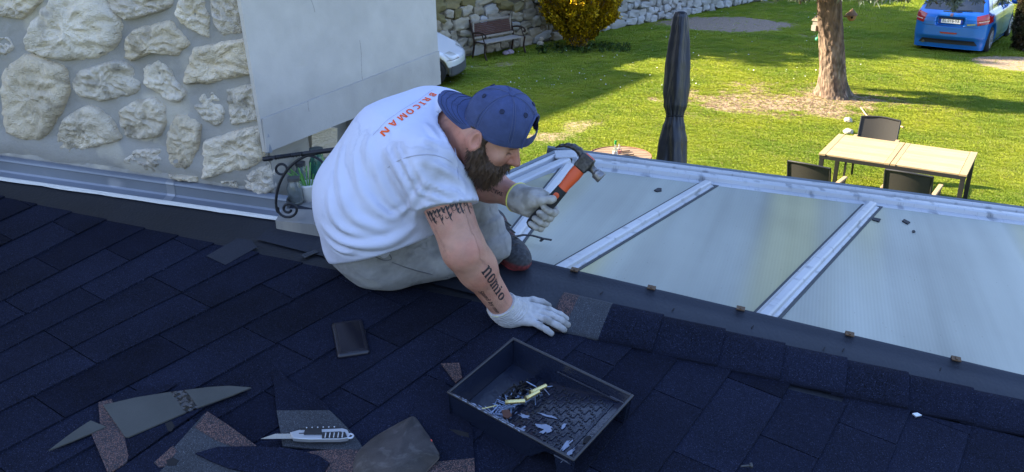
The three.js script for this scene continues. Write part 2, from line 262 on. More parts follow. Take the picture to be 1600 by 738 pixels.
// cap shingles folded over the roof edge, the newest at the hand lying on top
{
  const bs = [-.03]; for (const [x, y] of [[1053, 504], [1150, 527], [1243, 550], [1341, 571], [1440, 585], [1540, 610]]) bs.push(ab(x, y, .025)[1]);
  for (let i = 0; i < 5; i++) bs.push(bs[bs.length - 1] - .14);
  const first = ab(968, 492, .02)[1];
  const prof = [[-.004, .004], [0, .0125], [.03, .019], [.07, .026], [.105, .03], [.13, .0285], [.145, .021], [.15, .012]];
  const place = (b, p, lift) => { const lo = [capLow(b), b], w = [1, .255], l = Math.hypot(...w); const t = (capTop(b) - capLow(b)) / .128; return roofAt(lo[0] + w[0] / l * p[0] * t, lo[1] + w[1] / l * p[0] * t, p[1] + lift); };
  const capPiece = (b0, b1, m, nm, l0, l1) => {
    const top = grid(10, prof.length - 1, (u, v) => { const k = Math.round(v * (prof.length - 1)), b = mix(b0, b1, u); const q = place(b, prof[k], mix(l0, l1, u) + .0005 * n3(b * 30, k, i0) + (k < 2 ? .003 * n3(b * 14, 3, 1) : 0)); return q; }, (u, v) => [mix(b0, b1, u) + i0 * .37, v * .16]);
    const low = grid(10, prof.length - 1, (u, v) => { const k = Math.round(v * (prof.length - 1)), b = mix(b0, b1, u); return place(b, [prof[k][0], prof[k][1] - .005], mix(l0, l1, u) + .0005 * n3(b * 30, k, i0) + (k < 2 ? .003 * n3(b * 14, 3, 1) : 0)); });
    const rim = grid(10, 1, (u, v) => { const b = mix(b0, b1, u); return place(b, [prof[0][0], prof[0][1] - .005 * v], mix(l0, l1, u) + .0012 * n3(b * 30, 0, i0) + .003 * n3(b * 14, 3, 1)); });
    const end = grid(prof.length - 1, 1, (u, v) => { const k = Math.round(u * (prof.length - 1)); return place(b1, [prof[k][0], prof[k][1] - .005 * v], l1); });
    mesh(nm, [top, low, rim, end], m, roof);
  };
  let i0 = 0;
  for (let i = 1; i < bs.length; i++) { i0 = i; const nm = i === 1 ? 'cap_shingle' : 'cap_shingle_' + String(i - 1).padStart(3, '0');
    if (i === 1) { capPiece(first + .003, bs[1], shingleMats[3], nm, .002, .006); }
    else capPiece(bs[i - 1] + .03, bs[i], shingleMats[[2, 3, 0, 3][i % 4]], nm, -.001, .0075); }
  i0 = 20; capPiece(ab(905, 490, .02)[1], first, greyMat, 'cap_shingle_020', .002, .003);
  i0 = 21; capPiece(ab(884, 488, .02)[1] + .012, ab(905, 490, .02)[1], redMat, 'cap_shingle_021', .001, .002);
  roof.children[roof.children.length - 2].userData.label = 'worn grey end of the first cap shingle with rubbed granules'; roof.children[roof.children.length - 1].userData.label = 'reddish granule end of the cap shingle under the glove';
}
{ // felt strip between caps and veranda, with a folded bead along its outer edge
  const P = [[-.02, .004], [.02, .007], [.05, .006], [.085, .012], [.12, .017], [.15, .016], [.163, .024], [.172, .027], [.178, .022], [.18, .005], [.178, -.05], [.178, -.14]];
  const N = 60, g = grid(N, P.length - 1, (u, v) => { const b = mix(1.0, -2.4, u), k = Math.round(v * (P.length - 1)), s = (edge(b) - capTop(b)) / .15, a = edge(b) + (P[k][0] - .172) * 1.05; return roofAt(a, b + .27 * (P[k][0] - .172), P[k][1] + (k < 7 ? .002 * n3(b * 9, k * .7, 2) : .0008 * n3(b * 5, 1, 2))); }, (u, v) => [mix(1, -2.4, u), v * .25]);
  const strip = mesh('felt_strip', g, std({ map: feltTex, roughness: .6, color: rgb(.72, .84, 1.05), bumpMap: feltMat.bumpMap, bumpScale: .003 }), roof);
  const cm = std({ color: rgb(.11, .065, .035), metalness: .6, roughness: .55 });
  [[885, 433], [1007, 461], [1150, 492], [1322, 533], [1491, 571]].forEach(([x, y]) => {
    const [a, b] = ab(x, y, .03), g2 = [box(.024, .0035, .02, 0, .002, 0, .0012), box(.024, .012, .003, 0, -.004, -.0095, .001), box(.006, .003, .014, 0, .0045, 0, .001)];
    const c = mesh('clip', g2, cm, roof); c.applyMatrix4(new THREE.Matrix4().makeBasis(RU.clone().multiplyScalar(-.968).addScaledVector(RC, .25).normalize(), RN, RU.clone().multiplyScalar(-.968).addScaledVector(RC, .25).normalize().cross(RN)).setPosition(roofAt(edge(b) - .004, b, .029)));
  });
  for (const [x, y] of [[940, 458], [1052, 484], [1176, 511], [1190, 530], [1288, 545], [1318, 547], [1470, 577]]) { const c = mesh('staple', box(.016, .0012, .0022), joints.dark, roof); c.applyMatrix4(new THREE.Matrix4().makeBasis(RC, RN, RC.clone().cross(RN)).setPosition(onRoof(x, y, .018))); }
}
// ---------------------------------------------------------------- the house: rubble wall above the roof, rendered panel, zinc flashing
const pf2 = pf;
const stoneTex = (s, tint) => tex(512, 512, (u, v, i, j) => { const a = pf(u, v, 5, s, 5), b = pf(u, v, 24, s + 8, 3), p = sst(.62, .8, pf(u, v, 14, s + 20, 4)); let m = .62 + .62 * a + .22 * (b - .5); m *= 1 - .35 * p; return [.6 * m * tint[0], .53 * m * tint[1], .425 * m * tint[2]]; });
const stoneBump = tex(512, 512, (u, v, i, j) => .55 * pf(u, v, 9, 71, 5) + .3 * Math.abs(pf(u, v, 18, 77, 3) - .5) * 2 + .15 * hash(i, j, 78), [1, 1], false);
const mortarTex = tex(512, 512, (u, v, i, j) => { const m = .72 + .5 * pf(u, v, 4, 91, 5) + .1 * (hash(i, j, 9) - .5), w = sst(.6, .75, pf(u, v, 7, 95, 4)); return [mix(.3, .42, w) * m, mix(.285, .385, w) * m, mix(.26, .325, w) * m]; });
const mortarMat = std({ map: mortarTex, bumpMap: stoneBump, bumpScale: .006, roughness: .95 });
const stoneMats = [[1, 1, 1], [1.1, 1.08, 1.04], [.9, .9, .92], [1.0, .96, .88]].map((t, k) => std({ map: stoneTex(100 + k * 30, t), bumpMap: stoneBump, bumpScale: .03, roughness: .95 }));
const WD = roofAt(...ZR).sub(roofAt(...ZL)).setY(0).normalize();         // along the wall, to the right
const WN = WD.clone().cross(V(0, 1, 0)); if (WN.z < 0) WN.negate();      // facing us
const WP = roofAt(ZR[0] + ZN[0] * .055, ZR[1] + ZN[1] * .055, 0);
const onWall = (x, y, out = 0) => onPlane(x, y, WP.clone().addScaledVector(WN, out), WN);
const wst = (p) => [p.clone().sub(WP).dot(WD), p.y];
const wallAt = (s, y, out = 0) => WP.clone().addScaledVector(WD, s).setY(y).addScaledVector(WN, out);
const CORNER = onWall(428, 290);
const SW = wst(CORNER)[0];                                              // wall parameter of the house corner
const house = thing('house', 'tall house wall of pale rubble stones set in grey mortar, left of the crouching man', 'house');
{
  // shell: front wall, right flank running back, rear, roof
  const BK = V(-.12, 0, -1).normalize(), c0 = wallAt(SW, 0), c1 = wallAt(SW - 11, 0), c2 = c1.clone().addScaledVector(BK, 9), c3 = c0.clone().addScaledVector(BK, 9), top = 8.2;
  const wallBox = (a, b, out, y0, y1) => { const d = b.clone().sub(a), n = V(0, 1, 0).cross(d).normalize().multiplyScalar(out); return slab([a.clone().setY(y0), b.clone().setY(y0), b.clone().setY(y1), a.clone().setY(y1)], n, (q) => [q.clone().sub(a).dot(d) / d.length(), q.y], 1); };
  const yb = 0;
  mesh('wall', [wallBox(c1, c0, .3, yb, top), wallBox(c0.clone().addScaledVector(BK, 1.7), c3, .25, yb, top), wallBox(c3, c2, .25, yb, top), wallBox(c2, c1, .25, yb, top), wallBox(c0.clone().addScaledVector(BK, .3).setY(0), c0.clone().addScaledVector(BK, 1.7), .25, 4.5, top), wallBox(c0.clone().addScaledVector(BK, .3).setY(0), c0.clone().addScaledVector(BK, 1.7), .25, 0, 3.0)], mortarMat, house);
  const e = .5, o = (p, a, b, y) => p.clone().addScaledVector(WD, a).addScaledVector(BK, b).setY(y), ridgeA = o(c1.clone().add(c2).multiplyScalar(.5), -e, 0, top + 2.2), ridgeB = o(c0.clone().add(c3).multiplyScalar(.5), e, 0, top + 2.2);
  const rm = std({ color: rgb(.22, .09, .06), roughness: .9 });
  mesh('house_roof', [slab([o(c1, -e, -e, top), o(c0, e, -e, top), ridgeB, ridgeA], V(0, -1, 0), (q) => [q.x, q.z], .12), slab([o(c2, -e, e, top), o(c3, e, e, top), ridgeB, ridgeA], V(0, -1, 0), (q) => [q.x, q.z], .12)], rm, house);
  // mortar skirting above the zinc
  const sk = grid(60, 8, (u, v) => { const s = mix(SW - 6, SW - .01, u), zy = roofAt(...abWall(s)).y, w = [[0, .06, .006], [.12, .085, .018], [.25, .12, .022], [.4, .15, .016], [.55, .165, .01], [.7, .18, .006], [.85, .19, .003], [1, .2, .001], [1.1, .21, -.004]][Math.round(v * 8)]; return wallAt(s, zy + w[1] + .02 * n3(s * 4, 1, 3), w[2] + .003 * n3(s * 11, v * 5, 1)); }, (u, v) => [u * 6, v * .25]);
  mesh('mortar_skirting', sk, mortarMat, house);
  // the stones, one by one
  const Z = 2.307, S = [
    [[80, 150], [110, 95], [165, 20], [190, -20], [330, -20], [390, 60], [412, 100], [400, 160], [340, 205], [240, 217], [150, 200], [90, 180]],
    [[-40, -20], [125, -20], [128, 10], [60, 70], [0, 60], [-40, 50]], [[-40, 140], [15, 140], [38, 175], [20, 200], [-40, 205]],
    [[5, 270], [80, 210], [150, 220], [215, 255], [228, 330], [205, 400], [150, 490], [90, 500], [20, 470], [8, 400]],
    [[260, 290], [275, 265], [400, 225], [450, 250], [485, 310], [460, 345], [350, 365], [270, 345]],
    [[200, 490], [230, 430], [290, 393], [340, 400], [390, 450], [412, 505], [300, 540], [240, 553], [210, 530]],
    [[370, -20], [600, -20], [598, 25], [560, 45], [440, 75], [400, 40]],
    [[445, 150], [470, 115], [600, 82], [640, 130], [665, 165], [620, 203], [540, 190], [465, 223], [445, 210]],
    [[505, 255], [560, 222], [600, 250], [620, 295], [655, 335], [625, 375], [580, 350], [510, 310]],
    [[420, 410], [480, 370], [540, 365], [580, 395], [582, 450], [565, 490], [490, 503], [440, 490]],
    [[440, 580], [480, 545], [570, 545], [573, 585], [540, 625], [470, 605]],
    [[600, 480], [625, 425], [670, 425], [712, 460], [705, 520], [680, 600], [640, 612], [600, 585]],
    [[690, 385], [720, 345], [765, 345], [795, 400], [790, 445], [755, 460], [720, 430]],
    [[625, 40], [650, -20], [720, -20], [740, 60], [738, 133], [690, 115], [640, 80]],
    [[750, -20], [862, -20], [872, 115], [790, 125], [760, 80]], [[690, 180], [882, 145], [899, 265], [740, 303], [655, 300], [670, 240]],
    [[810, 330], [908, 310], [923, 435], [825, 450]], [[735, 515], [900, 465], [942, 470], [945, 560], [900, 605], [735, 640]],
    [[862, 640], [955, 600], [968, 690], [930, 715], [880, 690]], [[600, 635], [700, 642], [700, 660], [640, 655]], [[780, 660], [840, 655], [845, 685], [800, 675]],
    [[-160, 60], [-60, 80], [-50, 190], [-120, 230], [-220, 180]], [[-200, 260], [-40, 270], [-30, 440], [-190, 430]], [[-420, 20], [-230, 60], [-250, 250], [-430, 230]]];
  const depF = (S_, Y_, si) => .014 * n3(S_ * 9, Y_ * 9, si * 3.1) - .02 * Math.abs(n3(S_ * 16 + .5 * Y_ * 16, Y_ * 22, si)) - .012 * Math.abs(n3(S_ * 44, Y_ * 44, si)) + .009 * n3(S_ * 70, Y_ * 70, 2) + .008;
  // rough trowelled mortar bed between the stones
  mesh('mortar_bed', grid(300, 170, (u, v) => { const s = mix(SW - 4.2, SW - .002, u), y = mix(WP.y - .2, WP.y + 2.1, v); return wallAt(s, y, .008 + .02 * fbm(s * 5, y * 5, 3, 4) + .007 * Math.abs(n3(s * 28, y * 28, 1)) + .004 * n3(s * 60, y * 60, 2)); }, (u, v) => [u * 4.2, v * 2.3]), mortarMat, house);
  // more stones of the same wall beyond the picture's edge
  const cents = S.map((p) => { const q = p.map(([x, y]) => wst(onWall(x / Z, y / Z, .03))); return [q.reduce((a, b) => a + b[0], 0) / q.length, q.reduce((a, b) => a + b[1], 0) / q.length, Math.max(...q.map((b) => b[0])) - Math.min(...q.map((b) => b[0]))]; });
  for (let y = WP.y + .42, r = 0; y < WP.y + 1.9; y += .27, r++) for (let s = SW - 3.4 + (r % 2) * .16; s < SW - .12; s += .36) { const x = s + rr(-.05, .05), w = rr(.11, .16), h = rr(.085, .115), yy = y + rr(-.03, .03); if (cents.some(([a, b, L]) => Math.abs(a - x) < L / 2 + w + .02 && Math.abs(b - yy) < .12 + h + (L > .3 ? .06 : 0))) continue; const p = [], n = 9; for (let k = 0; k < n; k++) { const a = k / n * 6.2832 + rr(-.2, .2), m = rr(.85, 1.12); p.push([x + Math.cos(a) * w * m, yy + Math.sin(a) * h * m]); } p.wall = true; S.push(p); }
  S.forEach((poly, si) => {
    const pts = poly.wall ? poly : poly.map(([x, y]) => wst(onWall(x / Z, y / Z, .03))), n = pts.length, cx = pts.reduce((s, q) => s + q[0], 0) / n, cy = pts.reduce((s, q) => s + q[1], 0) / n;
    const M = 64, cv = [], per = []; let L = 0;
    for (let i = 0; i < n; i++) { per.push(L); L += Math.hypot(pts[(i + 1) % n][0] - pts[i][0], pts[(i + 1) % n][1] - pts[i][1]); }
    for (let k = 0; k < M; k++) { const t = L * k / M; let i = n - 1; while (per[i] > t) i--; const q = pts[i], r = pts[(i + 1) % n], f = (t - per[i]) / Math.hypot(r[0] - q[0], r[1] - q[1]); cv.push([mix(q[0], r[0], f), mix(q[1], r[1], f)]); }
    for (let it = 0; it < 1; it++) cv.forEach((q, k) => { const a = cv[(k + M - 1) % M], b = cv[(k + 1) % M]; q[0] = .5 * q[0] + .25 * (a[0] + b[0]); q[1] = .5 * q[1] + .25 * (a[1] + b[1]); });
    const rings = [[1.16, -.03], [1.13, .0], [1.1, .014], [1.05, .028], [.96, .038], [.8, .042], [.71, .042], [.62, .042], [.52, .042], [.42, .042], [.32, .042], [.21, .042], [.1, .042]];
    const big = Math.sqrt(L / 1.2), p = [], t = [], id = [];
    const pushP = (s, y, o) => { const q = wallAt(s, y, o); p.push(q.x, q.y, q.z); t.push(s * 1.3 + si * .37, y * 1.3); };
    rings.forEach(([k, o], r) => cv.forEach(([s, y]) => { const jag = 1 + (r < 4 ? .05 * n3(s * 22, y * 22, si) + .035 * n3(s * 60, y * 60, si + 4) : 0), S_ = cx + (s - cx) * k * jag, Y_ = cy + (y - cy) * k * jag; const dep = r < 2 ? 0 : depF(S_, Y_, si); pushP(S_, Y_, o * big + dep); }));
    pushP(cx, cy, .042 * big + depF(cx, cy, si));
    for (let r = 0; r < rings.length - 1; r++) for (let k = 0; k < M; k++) { const a = r * M + k, b = r * M + (k + 1) % M; id.push(a, a + M, b, b, a + M, b + M); }
    for (let k = 0; k < M; k++) id.push((rings.length - 1) * M + k, rings.length * M, (rings.length - 1) * M + (k + 1) % M);
    const g = geoFrom(p, id, t); const nz = g.attributes.normal; // orientation towards us
    if (V(nz.getX(rings.length * M), nz.getY(rings.length * M), nz.getZ(rings.length * M)).dot(WN) < 0) { g.setIndex([...g.index.array].map((_, i, a) => a[i - i % 3 + [0, 2, 1][i % 3]])); g.computeVertexNormals(); }
    mesh(si ? 'stone_' + String(si).padStart(3, '0') : 'stone', g, stoneMats[si % 4], house);
  });
}
function abWall(s) { const q = abOf(wallAt(s, WP.y)); // point of the roof plane right at the wall for wall parameter s
  const p0 = wallAt(s, 0), y = RP.y - ((p0.x - RP.x) * RN.x + (p0.z - RP.z) * RN.z) / RN.y; return abOf(wallAt(s, y)); }
{ // zinc flashing along the wall foot
  const zm = std({ map: tex(512, 128, (u, v, i, j) => { const m = .8 + .35 * pf(u, v, 6, 131, 5) + .15 * (pf(u, v, 3, 136, 2) - .5), s = sst(.66, .8, pf(u, v, 12, 140, 4)); return [mix(.19, .33, s) * m, mix(.21, .34, s) * m, mix(.245, .37, s) * m]; }, [.7, 1]), metalness: .35, roughness: .5 });
  const z = thing('zinc_flashing', 'long blue grey zinc flashing strip along the foot of the stone wall', 'flashing');
  const path = (t0, t1, n, h = 0) => { const o = []; for (let i = 0; i <= n; i++) { const t = mix(t0, t1, i / n); o.push(roofAt(ZL[0] + ZD[0] * t, ZL[1] + ZD[1] * t, h)); } return o; };
  const side = ZD; const toR = (q) => q;
  // side axis of the sweep = dir x up; flip so that + points to the wall
  const d0 = roofAt(ZR[0], ZR[1]).sub(roofAt(ZL[0], ZL[1])), sgn = d0.clone().cross(RN).dot(WN) < 0 ? 1 : -1;
  const prof = [[-.012, .001], [-.012, .006], [.0, .007], [.02, .009], [.026, .014], [.028, .046], [.025, .05], [.028, .056], [.034, .058], [.047, .059]].map(([a, b]) => [a * sgn, b]);
  const joint = .62;
  mesh('upstand', profileSweep(path(-2.2, zl - .002, 14), prof, RN), zm, z);
  mesh('solder_seam', profileSweep(path(joint, joint + .03, 1), prof.map(([a, b]) => [a - .0015 * sgn, b + .0015]), RN), std({ color: rgb(.26, .27, .29), metalness: .4, roughness: .4 }), z);
  const wm = std({ color: rgb(.62, .6, .56), roughness: .9, bumpMap: stoneBump, bumpScale: .003 });
  mesh('white_sealant', grid(60, 2, (u, v) => { const t = mix(-2.2, zl + .06, u), k = Math.round(v * 2), w = [.0, .008 + .005 * n3(t * 9, 1, 1), .016 + .008 * n3(t * 9, 1, 1)][k], hh = [.008, .011, .002][k]; return roofAt(ZL[0] + ZD[0] * t - ZN[0] * (.008 + w), ZL[1] + ZD[1] * t - ZN[1] * (.008 + w), hh); }), wm, z);
}
// rendered concrete panel running back from the corner
const plasterTex = tex(1024, 1024, (u, v, i, j) => {
  let m = .82 + .3 * (pf(u, v, 3, 151, 5) - .4) + .16 * (pf(u, v, 16, 155, 3) - .5) + .05 * (hash(i, j, 4) - .5);
  m *= 1 - .22 * sst(.55, .8, pf(u, v * .3, 18, 161, 3)) * sst(.3, .9, v);
  const band = sst(.16, .2, v + .02 * (pf(u, 0, 9, 166, 3) - .5)); m *= mix(.93, 1, band);
  const dk = sst(.78, .95, v + .2 * (pf(u, v, 5, 168, 4) - .5)); m *= 1 - .2 * dk;
  const cx = .3 + .07 * (pf(v, 0, 7, 170, 4) - .5) * 2, cr = Math.abs(u - cx - .12 * (v - .5) * -1) < .0016 && v > .42 ? 1 : 0, cx2 = .52 + .03 * (pf(v, 0, 11, 171, 3) - .5); const cr2 = Math.abs(u - cx2) < .0012 && v > .12 && v < .3 ? 1 : 0; m *= 1 - .35 * cr - .4 * cr2;
  return [.52 * m, .49 * m, .445 * m];
});
{
  const pm = std({ map: plasterTex, roughness: .93, bumpMap: stoneBump, bumpScale: .0035 });
  const a = atD(415, 238, WP.clone().sub(CAMP).dot(F) - .14), hd = V(Math.sin(.608), 0, -Math.cos(.608)), n = V(hd.z, 0, -hd.x); if (n.dot(CAMP.clone().sub(a)) < 0) n.negate();
  const b = onPlane(687, 131, a, n), up = V(0, .95, 0);
  const p = thing('concrete_panel', 'smooth grey rendered panel with hairline cracks right of the stone wall', 'panel');
  const face = [a, b, b.clone().add(up).setY(b.y + .95), onPlane(372, -20, a, n)];
  const w = b.clone().sub(a).setY(0), L = w.length();
  mesh('panel_face', slab(face, n.clone().negate(), (q) => [q.clone().sub(a).dot(w) / L / L, (q.y - a.y) / 1.0 + .02], .016), pm, p);
  const o = (q, k) => q.clone().addScaledVector(n, k), lower = [o(a, .006), o(b, .006), o(b, .006).add(V(0, .13, 0)), o(a, .006).add(V(0, .11, 0))];
  mesh('render_band', slab(lower, n.clone().negate(), (q) => [q.clone().sub(a).dot(w) / L / L + .3, (q.y - a.y) + .03], .005), pm.clone(), p); p.children[1].material.color = rgb(.93, .93, .94);
  // -- the recess under it
  const dn = (q, y) => q.clone().setY(q.y + y), inn = (q, k) => q.clone().addScaledVector(n, -k), al = (t) => a.clone().addScaledVector(w, t / L);
  const und = thing('stone_recess', 'shadowed recess with pale stone piers under the concrete panel', 'recess');
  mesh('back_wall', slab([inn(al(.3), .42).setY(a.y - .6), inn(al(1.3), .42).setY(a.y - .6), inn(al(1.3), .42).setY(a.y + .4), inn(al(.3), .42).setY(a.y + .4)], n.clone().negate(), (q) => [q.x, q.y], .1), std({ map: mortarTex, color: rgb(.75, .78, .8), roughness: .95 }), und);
  const pier = (x0, x1, y0, y1, m, k, nm) => { const d = .1 + k; const q = [[x0, y1], [x1, y1], [x1, y0], [x0, y0]].map(([x, y]) => onPlane(x, y, inn(a, d), n)); mesh(nm, slab(q, n.clone().negate(), (z) => [z.x * 2 + z.z, z.y * 2], .16), m, und); };
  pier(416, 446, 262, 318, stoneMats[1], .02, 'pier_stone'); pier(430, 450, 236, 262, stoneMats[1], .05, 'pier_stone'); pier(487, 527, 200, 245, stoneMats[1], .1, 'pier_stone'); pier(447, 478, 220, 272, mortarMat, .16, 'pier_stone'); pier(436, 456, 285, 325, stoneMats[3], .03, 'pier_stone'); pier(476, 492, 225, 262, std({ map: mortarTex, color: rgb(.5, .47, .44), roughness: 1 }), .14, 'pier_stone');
  pier(560, 660, 130, 215, mortarMat, .25, 'pier_stone');
  const ledge = [[430, 345], [500, 352], [520, 300], [455, 305]].map(([x, y]) => onPlane(x, y, V(0, onWall(460, 322).y, 0), V(0, 1, 0)));
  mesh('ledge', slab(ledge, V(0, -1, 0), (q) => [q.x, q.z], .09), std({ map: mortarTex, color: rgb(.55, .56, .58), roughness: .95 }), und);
  const LY = ledge[0].y, spot = (x, y) => onPlane(x, y, V(0, LY, 0), V(0, 1, 0));
  // clutter on the ledge
  const glass = (c) => new THREE.MeshPhysicalMaterial({ color: c, transmission: .85, thickness: .004, roughness: .08, ior: 1.5 });
  const jar = (x, y, h, r, c, label, k) => { const t = thing('glass_jar', label, 'jar', spot(x, y)); const pr = [[0, .002], [r * .9, .002], [r, .008], [r, h * .72], [r * .72, h * .86], [r * .74, h], [r * .66, h], [r * .64, h * .86], [r * .92, h * .7], [r * .92, .01], [0, .01]].map((q) => new THREE.Vector2(...q)); mesh('jar_body', new THREE.LatheGeometry(pr, 20), glass(c), t); mesh('lid', cyl(r * .8, r * .8, h * .12, 20).translate(0, h * 1.03, 0), std({ color: k, metalness: .5, roughness: .5 }), t); };
  jar(463, 318, .085, .026, rgb(.55, .6, .6), 'small grey glass jar at the left of the ledge clutter', rgb(.1, .1, .1)); jar(474, 300, .1, .022, rgb(.5, .62, .62), 'slim glass jar with dark lid behind the white herb pot', rgb(.06, .06, .07)); jar(500, 292, .13, .03, rgb(.2, .5, .42), 'green tinted glass jar close to the man\'s back', rgb(.12, .14, .13));
  const pot = thing('herb_pot', 'small white pot with green shoots on the ledge behind the man', 'plant pot', spot(484, 312)); const pv = [[0, 0], [.026, 0], [.034, .05], [.036, .052], [.036, .06], [.031, .06], [.028, .045], [0, .045]].map((q) => new THREE.Vector2(...q));
  mesh('pot', new THREE.LatheGeometry(pv, 20), std({ color: rgb(.62, .62, .6), roughness: .6 }), pot);
  const sh = []; for (let i = 0; i < 16; i++) { const an = rr(0, 6.28), q = V(Math.cos(an) * .018, .045, Math.sin(an) * .018); sh.push(tube([q, q.clone().add(V(Math.cos(an) * .015, .03, Math.sin(an) * .015)), q.clone().add(V(Math.cos(an) * rr(.02, .05), rr(.03, .07), Math.sin(an) * rr(.02, .05)))], .0022, 6, 5)); } mesh('shoots', sh, std({ color: rgb(.1, .28, .05), roughness: .7 }), pot);
  // drain pipe stub at the panel corner
  const dp = thing('pipe_stub', 'short grey pipe end at the lower left corner of the concrete panel', 'pipe'); const q0 = onWall(414, 208, .05), q1 = onWall(420, 238, .05); mesh('pipe', rod(q0, q1, .011, .012, 14), std({ color: rgb(.2, .22, .25), roughness: .6, metalness: .3 }), dp); mesh('collar', rod(q0.clone().lerp(q1, .02), q0.clone().lerp(q1, .2), .014, .014, 14), std({ color: rgb(.24, .25, .27), roughness: .6 }), dp);
}
{ // wrought iron bracket with scrolls
  const im = std({ color: rgb(.018, .02, .026), metalness: .5, roughness: .55 }), W = (x, y) => onWall(x, y, .13), t = thing('iron_bracket', 'black wrought iron scroll bracket with twisted bar standing at the house corner', 'bracket');
  const tw = []; for (let i = 0; i <= 80; i++) { const q = W(mix(411, 530, i / 80), mix(249, 233, i / 80)); tw.push(q); }
  const sq = []; const N = 90; { const A = W(411, 249), B = W(530, 233), d = B.clone().sub(A).normalize(), s = d.clone().cross(WN).normalize(), r2 = WN; const g = grid(8, N, (u, v) => { const an = Math.round(u * 8) * Math.PI / 4 + v * 40 * sst(.05, .4, v) * (v < .55 ? 1 : .55 / v), k = Math.round(u * 8) % 2 ? .0052 : .0078; return A.clone().lerp(B, v).addScaledVector(s, Math.cos(an) * k).addScaledVector(r2, Math.sin(an) * k); }); sq.push(g); }
  mesh('twisted_bar', sq, im, t);
  const arc = []; for (let i = 0; i <= 20; i++) { const a = i / 20 * 1.5; arc.push(W(500 - 69 * Math.cos(a), 318 - 78 * Math.sin(a))); } mesh('arc', tube(arc, .0045, 40, 8), im, t);
  const ar2 = []; for (let i = 0; i <= 12; i++) { const a = i / 12 * 1.5; ar2.push(W(478 + 36 * Math.sin(a), 243 + 36 * (1 - Math.cos(a)))); } mesh('arc', tube(ar2, .004, 30, 8), im, t);
  const ring = []; for (let i = 0; i < 16; i++) { const a = i / 16 * 6.283; ring.push(W(439.5 + 8.5 * Math.cos(a), 264.5 + 8 * Math.sin(a))); } mesh('ring', tube(ring, .004, 40, 8, true), im, t);
  const sc = []; for (let i = 0; i <= 34; i++) { const a = 3.3 - i / 34 * 9.2, r = mix(17, 4, i / 34); sc.push(W(451 + r * Math.cos(a), 327 + r * .85 * Math.sin(a))); } mesh('scroll', tube(sc, .0042, 90, 8), im, t);
  const lk = [W(431, 318), W(433, 330), W(436, 333)]; mesh('link', tube(lk, .0042, 12, 8), im, t);
}
